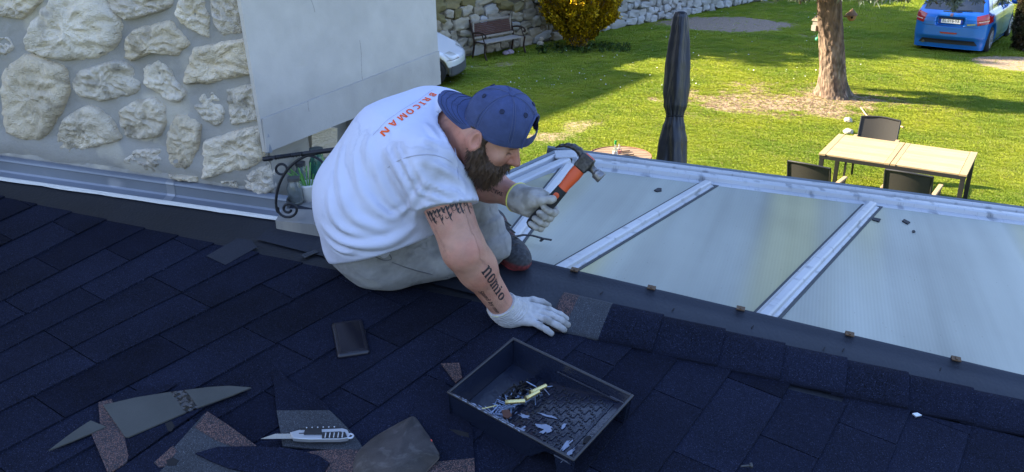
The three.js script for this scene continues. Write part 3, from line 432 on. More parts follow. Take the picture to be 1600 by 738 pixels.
// ---------------------------------------------------------------- veranda roof: milky ribbed sheets between white bars, below the felt strip
{
  const eL = roofAt(edge(.118), .118, .0), eR = roofAt(edge(-1.157), -1.157, .0);
  const e1 = eR.clone().sub(eL).normalize(), e2 = ray(1728, -58).normalize(), vn = e2.clone().cross(e1).normalize(); if (vn.y < 0) vn.negate();
  const VP = eL.clone().addScaledVector(vn, -.035), on = (x, y, h = 0) => onPlane(x, y, VP.clone().addScaledVector(vn, h), vn);
  const slope = e2.clone().addScaledVector(vn, -e2.dot(vn)).normalize();
  const ver = thing('veranda_roof', 'lean-to veranda roof of milky ribbed plastic sheets with white aluminium bars beyond the man', 'veranda roof');
  const uvp = (q) => { const r = q.clone().sub(VP); return [r.dot(e1), r.dot(slope)]; };
  const sheetTex = (s, y0, y1) => tex(1024, 512, (u, v, i, j) => { // u across the slope (1.6 m), v along it: dirt runs down the slope
    const streak = pf(u, v * .08, 7, s, 4), st2 = pf(u, v * .04, 40, s + 4, 2), blot = pf(u, v, 6, s + 7, 4), yel = sst(.5, .72, pf(u, v * .1, 5, s + 12, 3)), rib = .5 + .5 * Math.cos(u * 1.6 / .011 * 6.283);
    let m = .8 + .55 * (streak - .5) + .12 * (st2 - .5) + .2 * (blot - .5) + .025 * (rib - .5); const spk = hash(i, j, s) > .9995 ? .5 : 1;
    return [mix(.41, .47, yel) * m * spk, mix(.42, .435, yel) * m * spk, mix(.36, .25, yel) * m * spk];
  }, [1 / 1.6, 1 / 2.4]);
  const ribB = tex(1024, 4, (u) => .5 + .5 * Math.cos(u * 72 * 6.283), [1 / .8, 1], false);
  const sm = [0, 1, 2, 3].map((k) => new THREE.MeshPhysicalMaterial({ map: sheetTex(300 + 40 * k), bumpMap: ribB, bumpScale: .00018, roughness: .45, specularIntensity: .2 }));
  const C0 = on(893, 258), Cr = on(1600, 349), far = Cr.clone().sub(C0).normalize(), farEnd = C0.clone().addScaledVector(far, 6.5), H0 = on(796, 412), nearR = eR.clone().addScaledVector(e1, 3).addScaledVector(vn, -.035);
  const L0 = on(745, 318), leftDir = atH(748, 327, C0.y).sub(C0).normalize(), Lend = C0.clone().addScaledVector(leftDir, 2.6);
  // bars: foot on the felt strip, top on the far frame
  const hit = (p, d, q, e) => { const w = q.clone().sub(p), n = d.clone().cross(e), t = w.clone().cross(e).dot(n) / n.lengthSq(); return p.clone().addScaledVector(d, t); };
  const bars = [[on(874, 427), on(1112, 286)], [on(1192, 501), on(1368, 317)]];
  const step = bars[1][0].distanceTo(bars[0][0]); bars.push([1, 2].map(() => 0)); bars[2] = [bars[1][0].clone().addScaledVector(e1, 1.0), bars[1][1].clone().addScaledVector(far, 1.0)]; bars.push([bars[2][0].clone().addScaledVector(e1, 1.0), bars[2][1].clone().addScaledVector(far, 1.0)]);
  const nl = H0, plate0 = (p) => p.clone().addScaledVector(slope, -.12);
  const lines = [[plate0(H0), C0], ...bars.map(([a, b]) => [plate0(a), hit(a, b.clone().sub(a), C0, far)])];
  for (let i = 0; i < 4; i++) { const [a, b] = lines[i], [c, d] = lines[i + 1]; mesh('roof_sheet', slab([a, b, d, c].map((q) => q.clone()), vn.clone().negate(), uvp, .016), sm[i], ver); }
  { const n2 = C0.clone().sub(H0).cross(Lend.clone().sub(C0)).normalize(); if (n2.y < 0) n2.negate(); mesh('roof_sheet', slab([plate0(H0), C0, Lend, Lend.clone().lerp(plate0(H0), .5).addScaledVector(e1, -.5)], n2.clone().negate(), (q) => { const r = q.clone().sub(C0); return [r.dot(leftDir), r.dot(e1)]; }, .016), sm[2], ver); }
  const alu = (s) => std({ map: tex(512, 64, (u, v, i, j) => { const d = sst(.63, .78, pf(u, v, 26, s, 4)) * .6 + .35 * (hash(i, j, s) > .985 ? 1 : 0); const m = .78 + .25 * pf(u, v, 5, s + 5, 3); return [mix(.47, .1, d) * m, mix(.48, .11, d) * m, mix(.5, .12, d) * m]; }, [.8, 1]), roughness: .42, metalness: .1 });
  const aluDirty = alu(405), aluClean = std({ map: tex(512, 64, (u, v, i, j) => { const d = sst(.72, .85, pf(u, v, 18, 415, 4)) * .5; const m = .82 + .2 * pf(u, v, 5, 418, 3); return [mix(.47, .13, d) * m, mix(.48, .14, d) * m, mix(.5, .15, d) * m]; }, [.8, 1]), roughness: .4, metalness: .1 }), seal = std({ color: rgb(.05, .055, .06), roughness: .8 });
  const barProf = [[-.03, .001], [-.03, .006], [-.019, .008], [-.017, .02], [-.011, .024], [.011, .024], [.017, .02], [.019, .008], [.03, .006], [.03, .001]];
  for (const [a, b] of lines.slice(0, 5)) { const first = a === lines[0][0]; mesh('glazing_bar', profileSweep([a, a.clone().lerp(b, .33), a.clone().lerp(b, .66), b.clone().addScaledVector(b.clone().sub(a).normalize(), -.055)], barProf, vn), first ? aluClean : aluDirty, ver); const gs = mesh('glazing_bar_gasket', profileSweep([a, b], [[-.04, .0], [-.04, .003], [.04, .003], [.04, .0]], vn), seal, ver); gs.name = 'gasket'; }
  // eaves frame: inner rail, gasket groove, outer gutter with dark lip
  const railProf = (sg) => [[-.10, -.05], [-.10, .03], [-.094, .036], [-.086, .036], [-.08, .028], [-.078, .012], [-.058, .010], [-.055, .022], [-.047, .028], [-.012, .030], [-.004, .024], [.0, .008], [.03, .006], [.034, .001]].map(([a, b]) => [a * sg, b]);
  const sgF = far.clone().cross(vn).dot(slope) < 0 ? 1 : -1;
  mesh('eaves_rail', profileSweep([C0, C0.clone().lerp(farEnd, .3), C0.clone().lerp(farEnd, .6), farEnd], railProf(sgF), V(0, 1, 0)), aluDirty, ver);
  const outL = e1.clone().negate(), sgL = leftDir.clone().cross(V(0, 1, 0)).dot(outL) < 0 ? 1 : -1;
  mesh('eaves_rail', profileSweep([C0, C0.clone().lerp(Lend, .5), Lend], railProf(sgL), V(0, 1, 0)), aluClean, ver);
  const gut = [[-.102, -.02], [-.102, .034], [-.12, .038], [-.128, .03], [-.13, -.06], [-.1, -.07]];
  mesh('gutter', profileSweep([C0.clone().addScaledVector(far, -.12), farEnd], gut.map(([a, b]) => [a * sgF, b]), V(0, 1, 0)), std({ color: rgb(.1, .115, .13), roughness: .5, metalness: .3 }), ver);
  mesh('gutter', profileSweep([C0.clone().addScaledVector(leftDir, -.12), Lend], gut.map(([a, b]) => [a * sgL, b]), V(0, 1, 0)), std({ color: rgb(.13, .15, .17), roughness: .5, metalness: .3 }), ver);
  // corner cap and posts down to the paving
  const cc = C0.clone().addScaledVector(outL, .055).addScaledVector(slope, .05); mesh('corner_cap', box(.1, .012, .1, cc.x, cc.y + .03, cc.z, .005), aluClean, ver);
  for (const p of [C0.clone().addScaledVector(far, .03), C0.clone().addScaledVector(far, 2.2), C0.clone().addScaledVector(far, 4.4), farEnd, Lend]) mesh('post', box(.08, p.y - .08, .08, p.x, (p.y - .08) / 2, p.z, .006), aluClean, ver);
  // scraps lying on the sheets
  const scrapM = std({ color: rgb(.02, .021, .026), roughness: .85 });
  const scrap = (name, label, pts, th, grp) => { const q = pts.map(([x, y]) => on(x, y, .02 + th)); const hang = solo(name, label, 'scrap', slab(q, vn.clone().negate(), uvp, th), scrapM, grp); return hang; };
  const sOn = (x, y) => on(x, y, .004);
  const piece = (label, pts) => solo('felt_scrap', label, 'scrap', slab(pts.map(([x, y]) => on(x, y, .005)), vn.clone().negate(), uvp, .004), scrapM);
  piece('small black pointed felt scrap on the far sheet between two bars', [[1022, 297], [1028, 293.5], [1034, 294], [1034, 298], [1027, 299]]);
  piece('small black felt scrap right of the second white bar, left one of two', [[1363, 343], [1365, 339.5], [1377, 342], [1374, 346.5]]);
  piece('small black felt scrap right of the second white bar, right one of two', [[1410, 345], [1413, 342], [1423, 347], [1419, 350]]);
  piece('tiny black crumb just below the two black felt scraps', [[1426, 360], [1429, 359.5], [1431, 362], [1427, 363]]);
  const strip = []; [[790, 370], [805, 370.5], [818, 368], [832, 369], [848, 373.5], [862, 376]].forEach(([x, y]) => strip.push(on(x, y, .03 + .004)));
  const t = thing('felt_sliver', 'long thin bent black felt sliver lying across the first white bar', 'scrap');
  mesh('sliver', [profileSweep(strip, [[-.005, 0], [-.0055, .003], [.0055, .003], [.005, 0], [-.005, 0]], vn)], scrapM, t);
  mesh('torn_tab', slab([[845, 373], [850, 374], [846, 377], [843, 376]].map(([x, y]) => on(x, y, .03)), vn.clone().negate(), uvp, .003), scrapM, t);
  // masonry below: garage walls carrying the shingle roof
  const gm = std({ map: mortarTex, roughness: .95 });
  const base = [roofAt(edge(1) - .05, 1, -.16), roofAt(edge(-2.4) - .05, -2.4, -.16)];
  const g2 = bar(base[0].clone().setY(1.35), base[1].clone().setY(1.35), .2, 2.7); struct('garage_wall', g2, gm);
}
// the lawn and everything beyond is built on this sheet
// ---------------------------------------------------------------- lawn, bare earth, garden wall
const TRUNK = atH(1303, 150), PATCH = atH(1130, 38), BED = atH(1590, 100);
const earth = (x, z) => { // 0 grass .. 1 bare earth
  const e = (c, rx, rz, an) => { const dx = x - c.x, dz = z - c.z, a = dx * Math.cos(an) + dz * Math.sin(an), b = -dx * Math.sin(an) + dz * Math.cos(an); return Math.hypot(a / rx, b / rz); };
  const n = .55 * fbm(x * .9, 1, z * .9, 4) + .35 * fbm(x * 4, 4, z * 4, 3);
  const t1 = sst(1.15, .35, e(V(TRUNK.x - 1.0, 0, TRUNK.z + .4), 2.7, 1.45, .1) + n * 2.0) * .85, t2 = sst(1.1, .75, e(PATCH, 2.1, 1.5, .3) + n * .5), t3 = sst(1.05, .7, e(BED, 1.1, 1.0, 0) + n * .5), t4 = sst(.9, .3, e(atH(850, 215), .9, .5, 0) + n) * .7, t5 = .62 * sst(.2, .45, fbm(x * .55 + 9, 2, z * .55, 4));
  return clamp(Math.max(t1, t2, t3, t4, t5));
};
const LX = -16, LZ = -46, LW = 50, LH = 46;
{
  const lt = tex(2048, 2048, (u, v, i, j) => {
    const x = LX + u * LW, z = LZ + (1 - v) * LH, e = earth(x, z), p = .5 + fbm(x * .7, 3, z * .7, 4) * .9, h = hash(i, j, 7), q = .75 + .5 * h;
    const gr = [mix(.15, .28, p) * q, mix(.21, .31, p) * q, mix(.022, .035, p) * q], ea = [.34 * q, .245 * q, .155 * q], d2 = Math.hypot(x - PATCH.x, z - PATCH.z) < 3.2 ? [.3 * q, .22 * q, .155 * q] : ea;
    const k = sst(.25, .75, e + (h - .5) * .35); return [mix(gr[0], d2[0], k), mix(gr[1], d2[1], k), mix(gr[2], d2[2], k)];
  });
  lt.wrapS = lt.wrapT = THREE.ClampToEdgeWrapping;
  const m = std({ map: lt, roughness: 1, bumpMap: tex(512, 512, (u, v, i, j) => .5 * hash(i >> 1, j >> 1, 8) + .5 * pf(u, v, 60, 9, 3), [27, 23], false), bumpScale: .03 });
  const g = new THREE.PlaneGeometry(LW, LH).rotateX(-Math.PI / 2).translate(LX + LW / 2, .004, LZ + LH / 2); struct('lawn', g, m);
  struct('ground', new THREE.PlaneGeometry(700, 700).rotateX(-Math.PI / 2), std({ color: rgb(.1, .14, .03), roughness: 1 }));
  const pv = struct('paving', box(9, .03, 5, 3.5, .006, -5), std({ map: mortarTex, roughness: .95 })); pv.rotation.y = 0;
}
{ // grass blades where the lawn is seen
  const bl = (n, h, w, sp) => { const p = [], id = [], nn = []; for (let i = 0; i < n; i++) { const a = i / n * 6.28 + rnd(), r = rr(0, sp), x = Math.cos(a) * r, z = Math.sin(a) * r, dx = Math.cos(a) * h * rr(.2, .8), dz = Math.sin(a) * h * rr(.2, .8), hh = h * rr(.6, 1.1), wx = -Math.sin(a) * w, wz = Math.cos(a) * w, b = p.length / 3; p.push(x - wx, 0, z - wz, x + wx, 0, z + wz, x + dx, hh, z + dz); for (let q = 0; q < 3; q++) nn.push(dx * .7, h, dz * .7); id.push(b, b + 1, b + 2); } const g = new THREE.BufferGeometry(); g.setAttribute('position', new THREE.Float32BufferAttribute(p, 3)); g.setAttribute('normal', new THREE.Float32BufferAttribute(nn, 3)); g.setIndex(id); return g; };
  const N = 345000, g = bl(10, .026, .005, .05), m = new THREE.MeshPhysicalMaterial({ color: 0xffffff, roughness: .75, side: THREE.DoubleSide, specularIntensity: .06, transmission: .45, thickness: 0 });
  const im = new THREE.InstancedMesh(g, m, N), o = new THREE.Object3D(), c = new THREE.Color(); let k = 0;
  for (let t = 0; t < N * 12 && k < N; t++) {
    const px = rnd() < .82 ? rr(690, 1640) : rnd() < .45 ? rr(560, 690) : rr(1640, 2000), py = Math.pow(rnd(), 1) * 345 - 8; if (py > (px < 890 ? 350 : 262 + (px - 890) * .135)) continue;
    const q = atH(px + rr(-3, 3), py); const dd = Math.hypot(q.x, q.z); if (dd > 36) continue; if (dd < 14 && rnd() < 0) continue;
    const e = earth(q.x, q.z); if (rnd() < e * 1.05 - .08) continue;
    const p = .5 + fbm(q.x * .7, 3, q.z * .7, 4) * 1.3, cl = fbm(q.x * 2.2, 8, q.z * 2.2, 3), s = rr(.55, 1.15) * (1 + .6 * cl) * (1 - .45 * e) * clamp(dd / 15, .9, 1.7); if (s < .2) continue;
    o.position.set(q.x, .002, q.z); o.rotation.set(0, rnd() * 6.28, 0); o.scale.set(s * 1.15, s, s * 1.15); o.updateMatrix(); im.setMatrixAt(k, o.matrix);
    const y = clamp(p + rr(-.3, .3)), dry = rnd() < .06 + .3 * e ? 1 : 0; c.setRGB(mix(mix(.24, .5, y), .5, dry), mix(mix(.36, .54, y), .44, dry), mix(mix(.028, .042, y), .16, dry)); im.setColorAt(k, c); k++;
  }
  im.count = k; im.name = 'grass'; im.userData.kind = 'stuff'; im.userData.label = 'short yellow green grass blades covering the lawn'; scene.add(im);
  // daisies and little weeds in the shaded grass
  const dg = new THREE.CircleGeometry(.013, 6).rotateX(-Math.PI / 2), dm = std({ color: rgb(.75, .75, .7), roughness: .8 }), di = new THREE.InstancedMesh(dg, dm, 260); let n = 0;
  while (n < 260) { const q = atH(rr(700, 1350), rr(20, 150)); if (fbm(q.x * .5, 9, q.z * .5, 2) < 0) { if (rnd() < .8) continue; } o.position.set(q.x, rr(.05, .075), q.z); o.rotation.set(rr(-.5, .5), 0, rr(-.5, .5)); o.scale.setScalar(rr(.6, 1.2)); o.updateMatrix(); di.setMatrixAt(n++, o.matrix); }
  di.name = 'daisies'; di.userData.kind = 'stuff'; di.userData.label = 'white daisies scattered through the shaded grass'; scene.add(di);
  // dry needles and bits of litter on bare earth
  const lg = box(.05, .004, .006), lm = std({ color: rgb(.17, .105, .06), roughness: 1 }), li = new THREE.InstancedMesh(lg, lm, 2600); n = 0;
  while (n < 2600) { const q = V(TRUNK.x + rr(-4, 2.2), .012, TRUNK.z + rr(-1.4, 2)); if (rnd() > earth(q.x, q.z) + .05) continue; o.position.copy(q); o.rotation.set(rr(-.3, .3), rnd() * 6.28, rr(-.3, .3)); o.scale.set(rr(.4, 1.8), 1, rr(.6, 1.6)); o.updateMatrix(); li.setMatrixAt(n++, o.matrix); }
  li.name = 'needle_litter'; li.userData.kind = 'stuff'; li.userData.label = 'dry brown needles and twigs on the bare earth round the trunk'; scene.add(li);
}
{ // rubble garden wall
  const A = V(-.965, 0, -21.72), D = V(.744, 0, -.668).normalize(), Nn = V(.668, 0, .744).normalize(), H = 2.3, at = (s, y, o = 0) => A.clone().addScaledVector(D, s).setY(y).addScaledVector(Nn, o);
  const w = thing('garden_wall', 'long garden wall of pale rubble stones along the back of the lawn', 'wall');
  const wm = std({ map: tex(512, 512, (u, v, i, j) => { const m = .65 + .6 * pf(u, v, 6, 501, 5); return [.17 * m, .155 * m, .125 * m]; }), roughness: 1, bumpMap: stoneBump, bumpScale: .02 });
  mesh('wall_core', slab([at(-6, 0), at(48, 0), at(48, H), at(-6, H)], Nn.clone().negate(), (q) => [q.clone().sub(A).dot(D) * .7, q.y * .7], .45), wm, w);
  const gs = []; for (let k = 0; k < 9; k++) { const g = new THREE.IcosahedronGeometry(.62, 2), p = g.attributes.position; for (let i = 0; i < p.count; i++) { const v = V(p.getX(i), p.getY(i), p.getZ(i)).normalize(); const q = 6, l = Math.pow(Math.pow(Math.abs(v.x), q) + Math.pow(Math.abs(v.y), q) + Math.pow(Math.abs(v.z), q), -1 / q) * .5; const d = 1 + .34 * n3(v.x * 1.6 + k * 9, v.y * 1.6, v.z * 1.6); p.setXYZ(i, v.x * l * d, v.y * l * d, v.z * l * d); } const m2 = mergeVertices(g.deleteAttribute('normal') && g); m2.computeVertexNormals(); gs.push(toCreasedNormals(m2, .7)); }
  const mk = (c, s) => std({ map: tex(256, 256, (u, v, i, j) => { const m = .6 + .65 * pf(u, v, 6, s, 5) + .15 * (hash(i, j, s) - .5); return c.map((q) => q * m); }), roughness: .95, bumpMap: stoneBump, bumpScale: .01 });
  const mats = [mk([.36, .31, .23], 510), mk([.3, .265, .2], 520), mk([.4, .36, .28], 530)], mossy = [mk([.2, .17, .075], 540), mk([.27, .23, .12], 550)], grey = [mk([.4, .39, .37], 560), mk([.46, .45, .43], 570)];
  const far = [[], []]; let n = 0;
  for (let y = .02, row = 0; y < H - .05; row++) {
    const big = y < 1.05 ? 1 : 1.15, h0 = rr(.19, .27) * big;
    for (let s = -2.6 + rr(0, .3); s < 46;) {
      const L = rr(.16, .5) * big * (rnd() < .12 ? 1.4 : 1), h = h0 * rr(.75, 1.3), gr = s > 3.2 || rnd() < .12, ms = !gr && y > .95 && rnd() < .75;
      const q = at(s + L / 2, y + h0 / 2 + rr(-.055, .055), -.02 + rr(-.02, .03)), rot = rr(-.28, .28), sc = V(L * 1.02, h * 1.04, rr(.2, .3)), mt = (gr ? grey : ms ? mossy : mats); const mm = mt[Math.floor(rnd() * mt.length)];
      const M4 = new THREE.Matrix4().makeBasis(D, V(0, 1, 0), Nn).multiply(new THREE.Matrix4().makeRotationZ(rot)).scale(sc).setPosition(q);
      if (n < 298 && s < 17 && y < 1.75 - (s > 6 ? 0 : 0)) { const o = mesh(n ? 'stone_' + String(n).padStart(3, '0') : 'stone', gs[Math.floor(rnd() * 9)], mm, w); o.applyMatrix4(M4); n++; }
      else far[gr ? 0 : 1].push(gs[Math.floor(rnd() * 9)].clone().applyMatrix4(M4));
      s += L + rr(.01, .035);
    }
    y += h0 + .015;
  }
  far.forEach((l, k) => { const o = mesh('upper_stones', l, [grey[0], mossy[1]][k], w); o.userData.kind = 'stuff'; });
}
// ---------------------------------------------------------------- foliage helpers
function leafCluster(n, len, wid, spread, droop = 0, needle = false) { // a small clump of leaf faces
  const p = [], nn = [], id = [];
  for (let i = 0; i < n; i++) {
    const d = V(rr(-1, 1), rr(-1, 1) - droop, rr(-1, 1)).normalize(), s = d.clone().cross(V(rr(-1, 1), rr(-1, 1), rr(-1, 1))).normalize().multiplyScalar(wid), c = V(rr(-1, 1), rr(-1, 1), rr(-1, 1)).multiplyScalar(spread), b = p.length / 3, e = c.clone().addScaledVector(d, len), md = c.clone().addScaledVector(d, len * .5);
    for (const q of [c, md.clone().add(s), e, md.clone().sub(s)]) { p.push(q.x, q.y, q.z); const m = q.clone().multiplyScalar(1).add(V(0, .05, 0)).normalize(); nn.push(m.x, m.y, m.z); } id.push(b, b + 1, b + 2, b, b + 2, b + 3);
  }
  const g = new THREE.BufferGeometry(); g.setAttribute('position', new THREE.Float32BufferAttribute(p, 3)); g.setAttribute('normal', new THREE.Float32BufferAttribute(nn, 3)); g.setIndex(id); return g;
}
const leafMat = (o = {}) => new THREE.MeshPhysicalMaterial({ color: 0xffffff, roughness: .8, transmission: .3, thickness: 0, specularIntensity: .3, side: THREE.DoubleSide, ...o });
function scatter(name, g, m, list, parent) { // list of [pos, scale, colour]
  const im = new THREE.InstancedMesh(g, m, list.length), o = new THREE.Object3D();
  list.forEach(([p, s, c], i) => { o.position.copy(p); o.rotation.set(rnd() * 6.28, rnd() * 6.28, rnd() * 6.28); o.scale.setScalar(s); o.updateMatrix(); im.setMatrixAt(i, o.matrix); im.setColorAt(i, c); });
  im.name = name; im.userData.kind = 'stuff'; parent.add(im); return im;
}
// ---------------------------------------------------------------- the conifer with nest boxes
{
  const t = thing('conifer_tree', 'thick barked conifer trunk with flaring roots standing in the lawn', 'tree');
  const B = TRUNK, top = atD(1306, -30, CAMP.distanceTo(B) * .985), ax = V(0, 1, 0);
  const fT = (x, y, z) => { const tx = x - B.x + .17 * y, tz = z - B.z, r = Math.hypot(tx, tz), an = Math.atan2(tz, tx), fl = .085 * Math.exp(-y * 5.5) * (1 + .55 * Math.cos(an * 3 + 1) + .35 * Math.cos(an * 5)) + .05 * Math.exp(-y * 1.6); let R = .232 - .006 * y + fl; R += .02 * n3(an * 2.2, y * .9, 3) + .017 * Math.abs(n3(tx * 14, y * 4.5, tz * 14)) + .011 * n3(tx * 26, y * 11, tz * 26); return (r - R) * .8; };
  const bc = (x, y, z) => { const a = n3(x * 9, y * 3.2, z * 9), b = n3(x * 24, y * 9, z * 24), g = sst(.0, .5, n3(x * 6, y * 2.5 + 4, z * 6)) * sst(1.6, .2, y), pale = sst(-.2, .6, x * 0 + b + .4 * n3(x * 3, y * 1.4, z * 3)); let c = [.19, .125, .085]; c = c.map((q, i) => mix(q, [.36, .29, .22][i], .55 * pale * sst(1.7, .3, y))); c = c.map((q, i) => mix(q, [.12, .125, .07][i], .5 * g)); const m = .75 + .5 * a + .35 * b; return c.map((q) => q * clamp(m, .35, 1.5)); };
  const tk = nets(fT, V(B.x - .92, -.05, B.z - .62), V(B.x + .62, 2.35, B.z + .62), .016, bc, 3);
  mesh('trunk', tk, std({ vertexColors: true, roughness: .95, bumpMap: stoneBump, bumpScale: .012 }), t);
  const up = [rod(V(B.x - .37, 2.25, B.z), V(B.x - .75, 6, B.z), .218, .15), rod(V(B.x - .75, 6, B.z), V(B.x - .9, 11, B.z), .15, .03)];
  const boughs = []; for (let i = 0; i < 26; i++) { const y = rr(4.0, 9.8), a = i * 2.4, L = mix(3.1, .8, (y - 4) / 6.5), s = V(B.x - .75, y, B.z), e = V(B.x - .75 + Math.cos(a) * L, y - .1 * L, B.z + Math.sin(a) * L); boughs.push([s, e]); up.push(rod(s, e, .045, .012, 6)); }
  // low drooping boughs whose tips show at the top of the view
  const tips = [[1250, -2, .97], [1270, -8, .98], [1215, -14, 1], [1330, -9, .88], [1372, -5, .86], [1420, -4, .85], [1465, -2, .85], [1500, 0, .86], [1540, -3, .86], [1570, -8, .88], [1190, -16, .97], [1100, -14, 1.05], [1150, -15, 1.03], [1240, -16, .95]];
  const dB = B.clone().sub(CAMP).dot(F); const tip3 = tips.map(([x, y, k]) => atD(x, y + 8, dB * k));
  tip3.forEach((q) => { const s = V(B.x - .6, 3.9, B.z); boughs.push([s, q, 1]); up.push(tube([s, s.clone().lerp(q, .5).add(V(0, .25, 0)), q], .016, 10, 5)); });
  mesh('limbs', up, std({ color: rgb(.11, .075, .05), roughness: .95 }), t);
  const g = leafCluster(46, .12, .007, .05), L = [], c = (k) => { const y = rr(.6, 1.25) * k; return rgb(.085 * y, .125 * y, .085 * y); }, blue = () => { const y = rr(.7, 1.4); return rgb(.19 * y, .235 * y, .2 * y); };
  boughs.forEach(([s, e, low]) => { const n = low ? 34 : 46; for (let i = 0; i < n; i++) { const u = low ? Math.pow(rnd(), .35) : Math.pow(rnd(), .7), q = s.clone().lerp(e, u); if (low) q.y += .25 * 4 * u * (1 - u) * 1; const w = low ? .16 : .3 + .25 * u; q.add(V(rr(-w, w), rr(-w, w) * (low ? .35 : .4), rr(-w, w))); if (low && u < .45) continue; L.push([q, rr(.8, 1.5) * (low ? .9 : 1.9), low ? blue() : c(1)]); } });
  scatter('crown', g, leafMat(), L, t);
  // two nest boxes, a fat ball net, roots and stones
  const side = RT.clone(), wood = (r, gg, b) => std({ color: rgb(r, gg, b), roughness: .85, bumpMap: stoneBump, bumpScale: .004 });
  const nb = thing('nest_box', 'weathered grey nest box with pitched roof on the left side of the trunk', 'birdhouse', atD(1281, 37, dB - .25)); nb.rotation.y = .5;
  mesh('box_body', new THREE.ExtrudeGeometry(new THREE.Shape([[-.1, -.12], [.1, -.12], [.1, .05], [0, .13], [-.1, .05]].map((q) => new THREE.Vector2(...q))), { depth: .17, bevelEnabled: true, bevelSize: .004, bevelThickness: .004, bevelSegments: 1 }).translate(0, 0, -.085), wood(.17, .155, .135), nb);
  for (const sg of [-1, 1]) { const p = mesh('roof_board', box(.15, .014, .24, 0, 0, 0, .004), wood(.2, .16, .11), nb); p.rotation.z = sg * -.68; p.position.set(sg * .063, .105, .01); }
  mesh('entrance_hole', cyl(.02, .02, .012, 16).rotateX(Math.PI / 2).translate(0, .01, .088), joints.dark, nb); mesh('perch', rod(V(0, -.05, .085), V(0, -.05, .14), .006), wood(.25, .2, .14), nb); mesh('side_box', box(.08, .11, .12, -.13, -.07, .01, .006), wood(.24, .21, .18), nb);
  const n2 = thing('nest_box', 'small brown nest box with pointed roof on the right side of the trunk', 'birdhouse', atD(1331, 26, dB - .12)); n2.rotation.y = -.5;
  mesh('box_body', new THREE.LatheGeometry([[0, -.085], [.045, -.08], [.085, -.03], [.09, .02], [.075, .045], [0, .045]].map((q) => new THREE.Vector2(...q)), 12), wood(.3, .17, .075), n2); mesh('roof_cone', new THREE.ConeGeometry(.125, .13, 12).translate(0, .1, 0), wood(.19, .11, .06), n2); mesh('entrance_hole', cyl(.022, .022, .02, 14).rotateX(Math.PI / 2).translate(.02, -.005, .085), joints.dark, n2); mesh('bracket', rod(V(-.15, .0, 0), V(-.06, .0, 0), .016), wood(.15, .1, .07), n2);
  const fb = thing('fat_ball_net', 'green net with bird food hanging below the grey nest box', 'bird feeder', atD(1277, 61, dB - .25)); const gm = std({ color: rgb(.06, .4, .22), roughness: .6 }); mesh('net', new THREE.IcosahedronGeometry(.038, 1), gm, fb); mesh('string', tube([V(0, .03, 0), V(.01, .1, 0), V(.01, .19, 0)], .005, 8, 5), gm, fb);
  const st2 = thing('garden_string', 'green string hanging beside the trunk above the grey nest box', 'string', atD(1283, 14, dB - .1)); mesh('string', tube([V(0, .12, 0), V(-.02, 0, 0), V(.02, -.14, 0)], .005, 10, 5), gm, st2);
  const rg = (r, s) => { const gg = new THREE.IcosahedronGeometry(r, 3), p = gg.attributes.position; for (let i = 0; i < p.count; i++) { const v = V(p.getX(i), p.getY(i), p.getZ(i)), k = 1 + .25 * n3(v.x / r * 1.3 + s, v.y / r * 1.3, v.z / r * 1.3); p.setXYZ(i, v.x * k, v.y * k * .75, v.z * k); } gg.computeVertexNormals(); return gg; };
  solo('rock', 'grey rock in the grass behind the garden table, upper of two', 'rock', rg(.075, 1), stoneMats[0]).position.copy(atH(1325, 191)).setY(.03); solo('rock', 'grey rock beside the far left corner of the garden table, lower of two', 'rock', rg(.085, 5), stoneMats[2]).position.copy(atH(1325, 209)).setY(.03);
  { const r = solo('fallen_branch', 'long pale fallen branch lying in the grass behind the table', 'branch', tube([atH(1345, 168, .03), atH(1362, 185, .03), atH(1385, 190, .03), atH(1412, 199, .03)], .014, 30, 6), wood(.36, .28, .18)); }
  solo('stone_pot', 'small white stone figure in the shade at the wall foot near the yellow bush', 'ornament', merge([rg(.09, 9).translate(0, .08, 0), rg(.06, 3).translate(.02, .2, 0)]), stoneMats[1]).position.copy(atH(845, 73)); 
  const pk = std({ color: rgb(.33, .27, .33), roughness: .9 }); solo('flower_stone', 'round mauve stone in front of the bench, left one of the pair', 'stone', rg(.085, 12), pk).position.copy(atH(790, 86)).setY(.05); solo('flower_stone', 'round mauve stone in front of the bench, right one of the pair', 'stone', rg(.095, 15), pk).position.copy(atH(797, 85)).setY(.06);
}
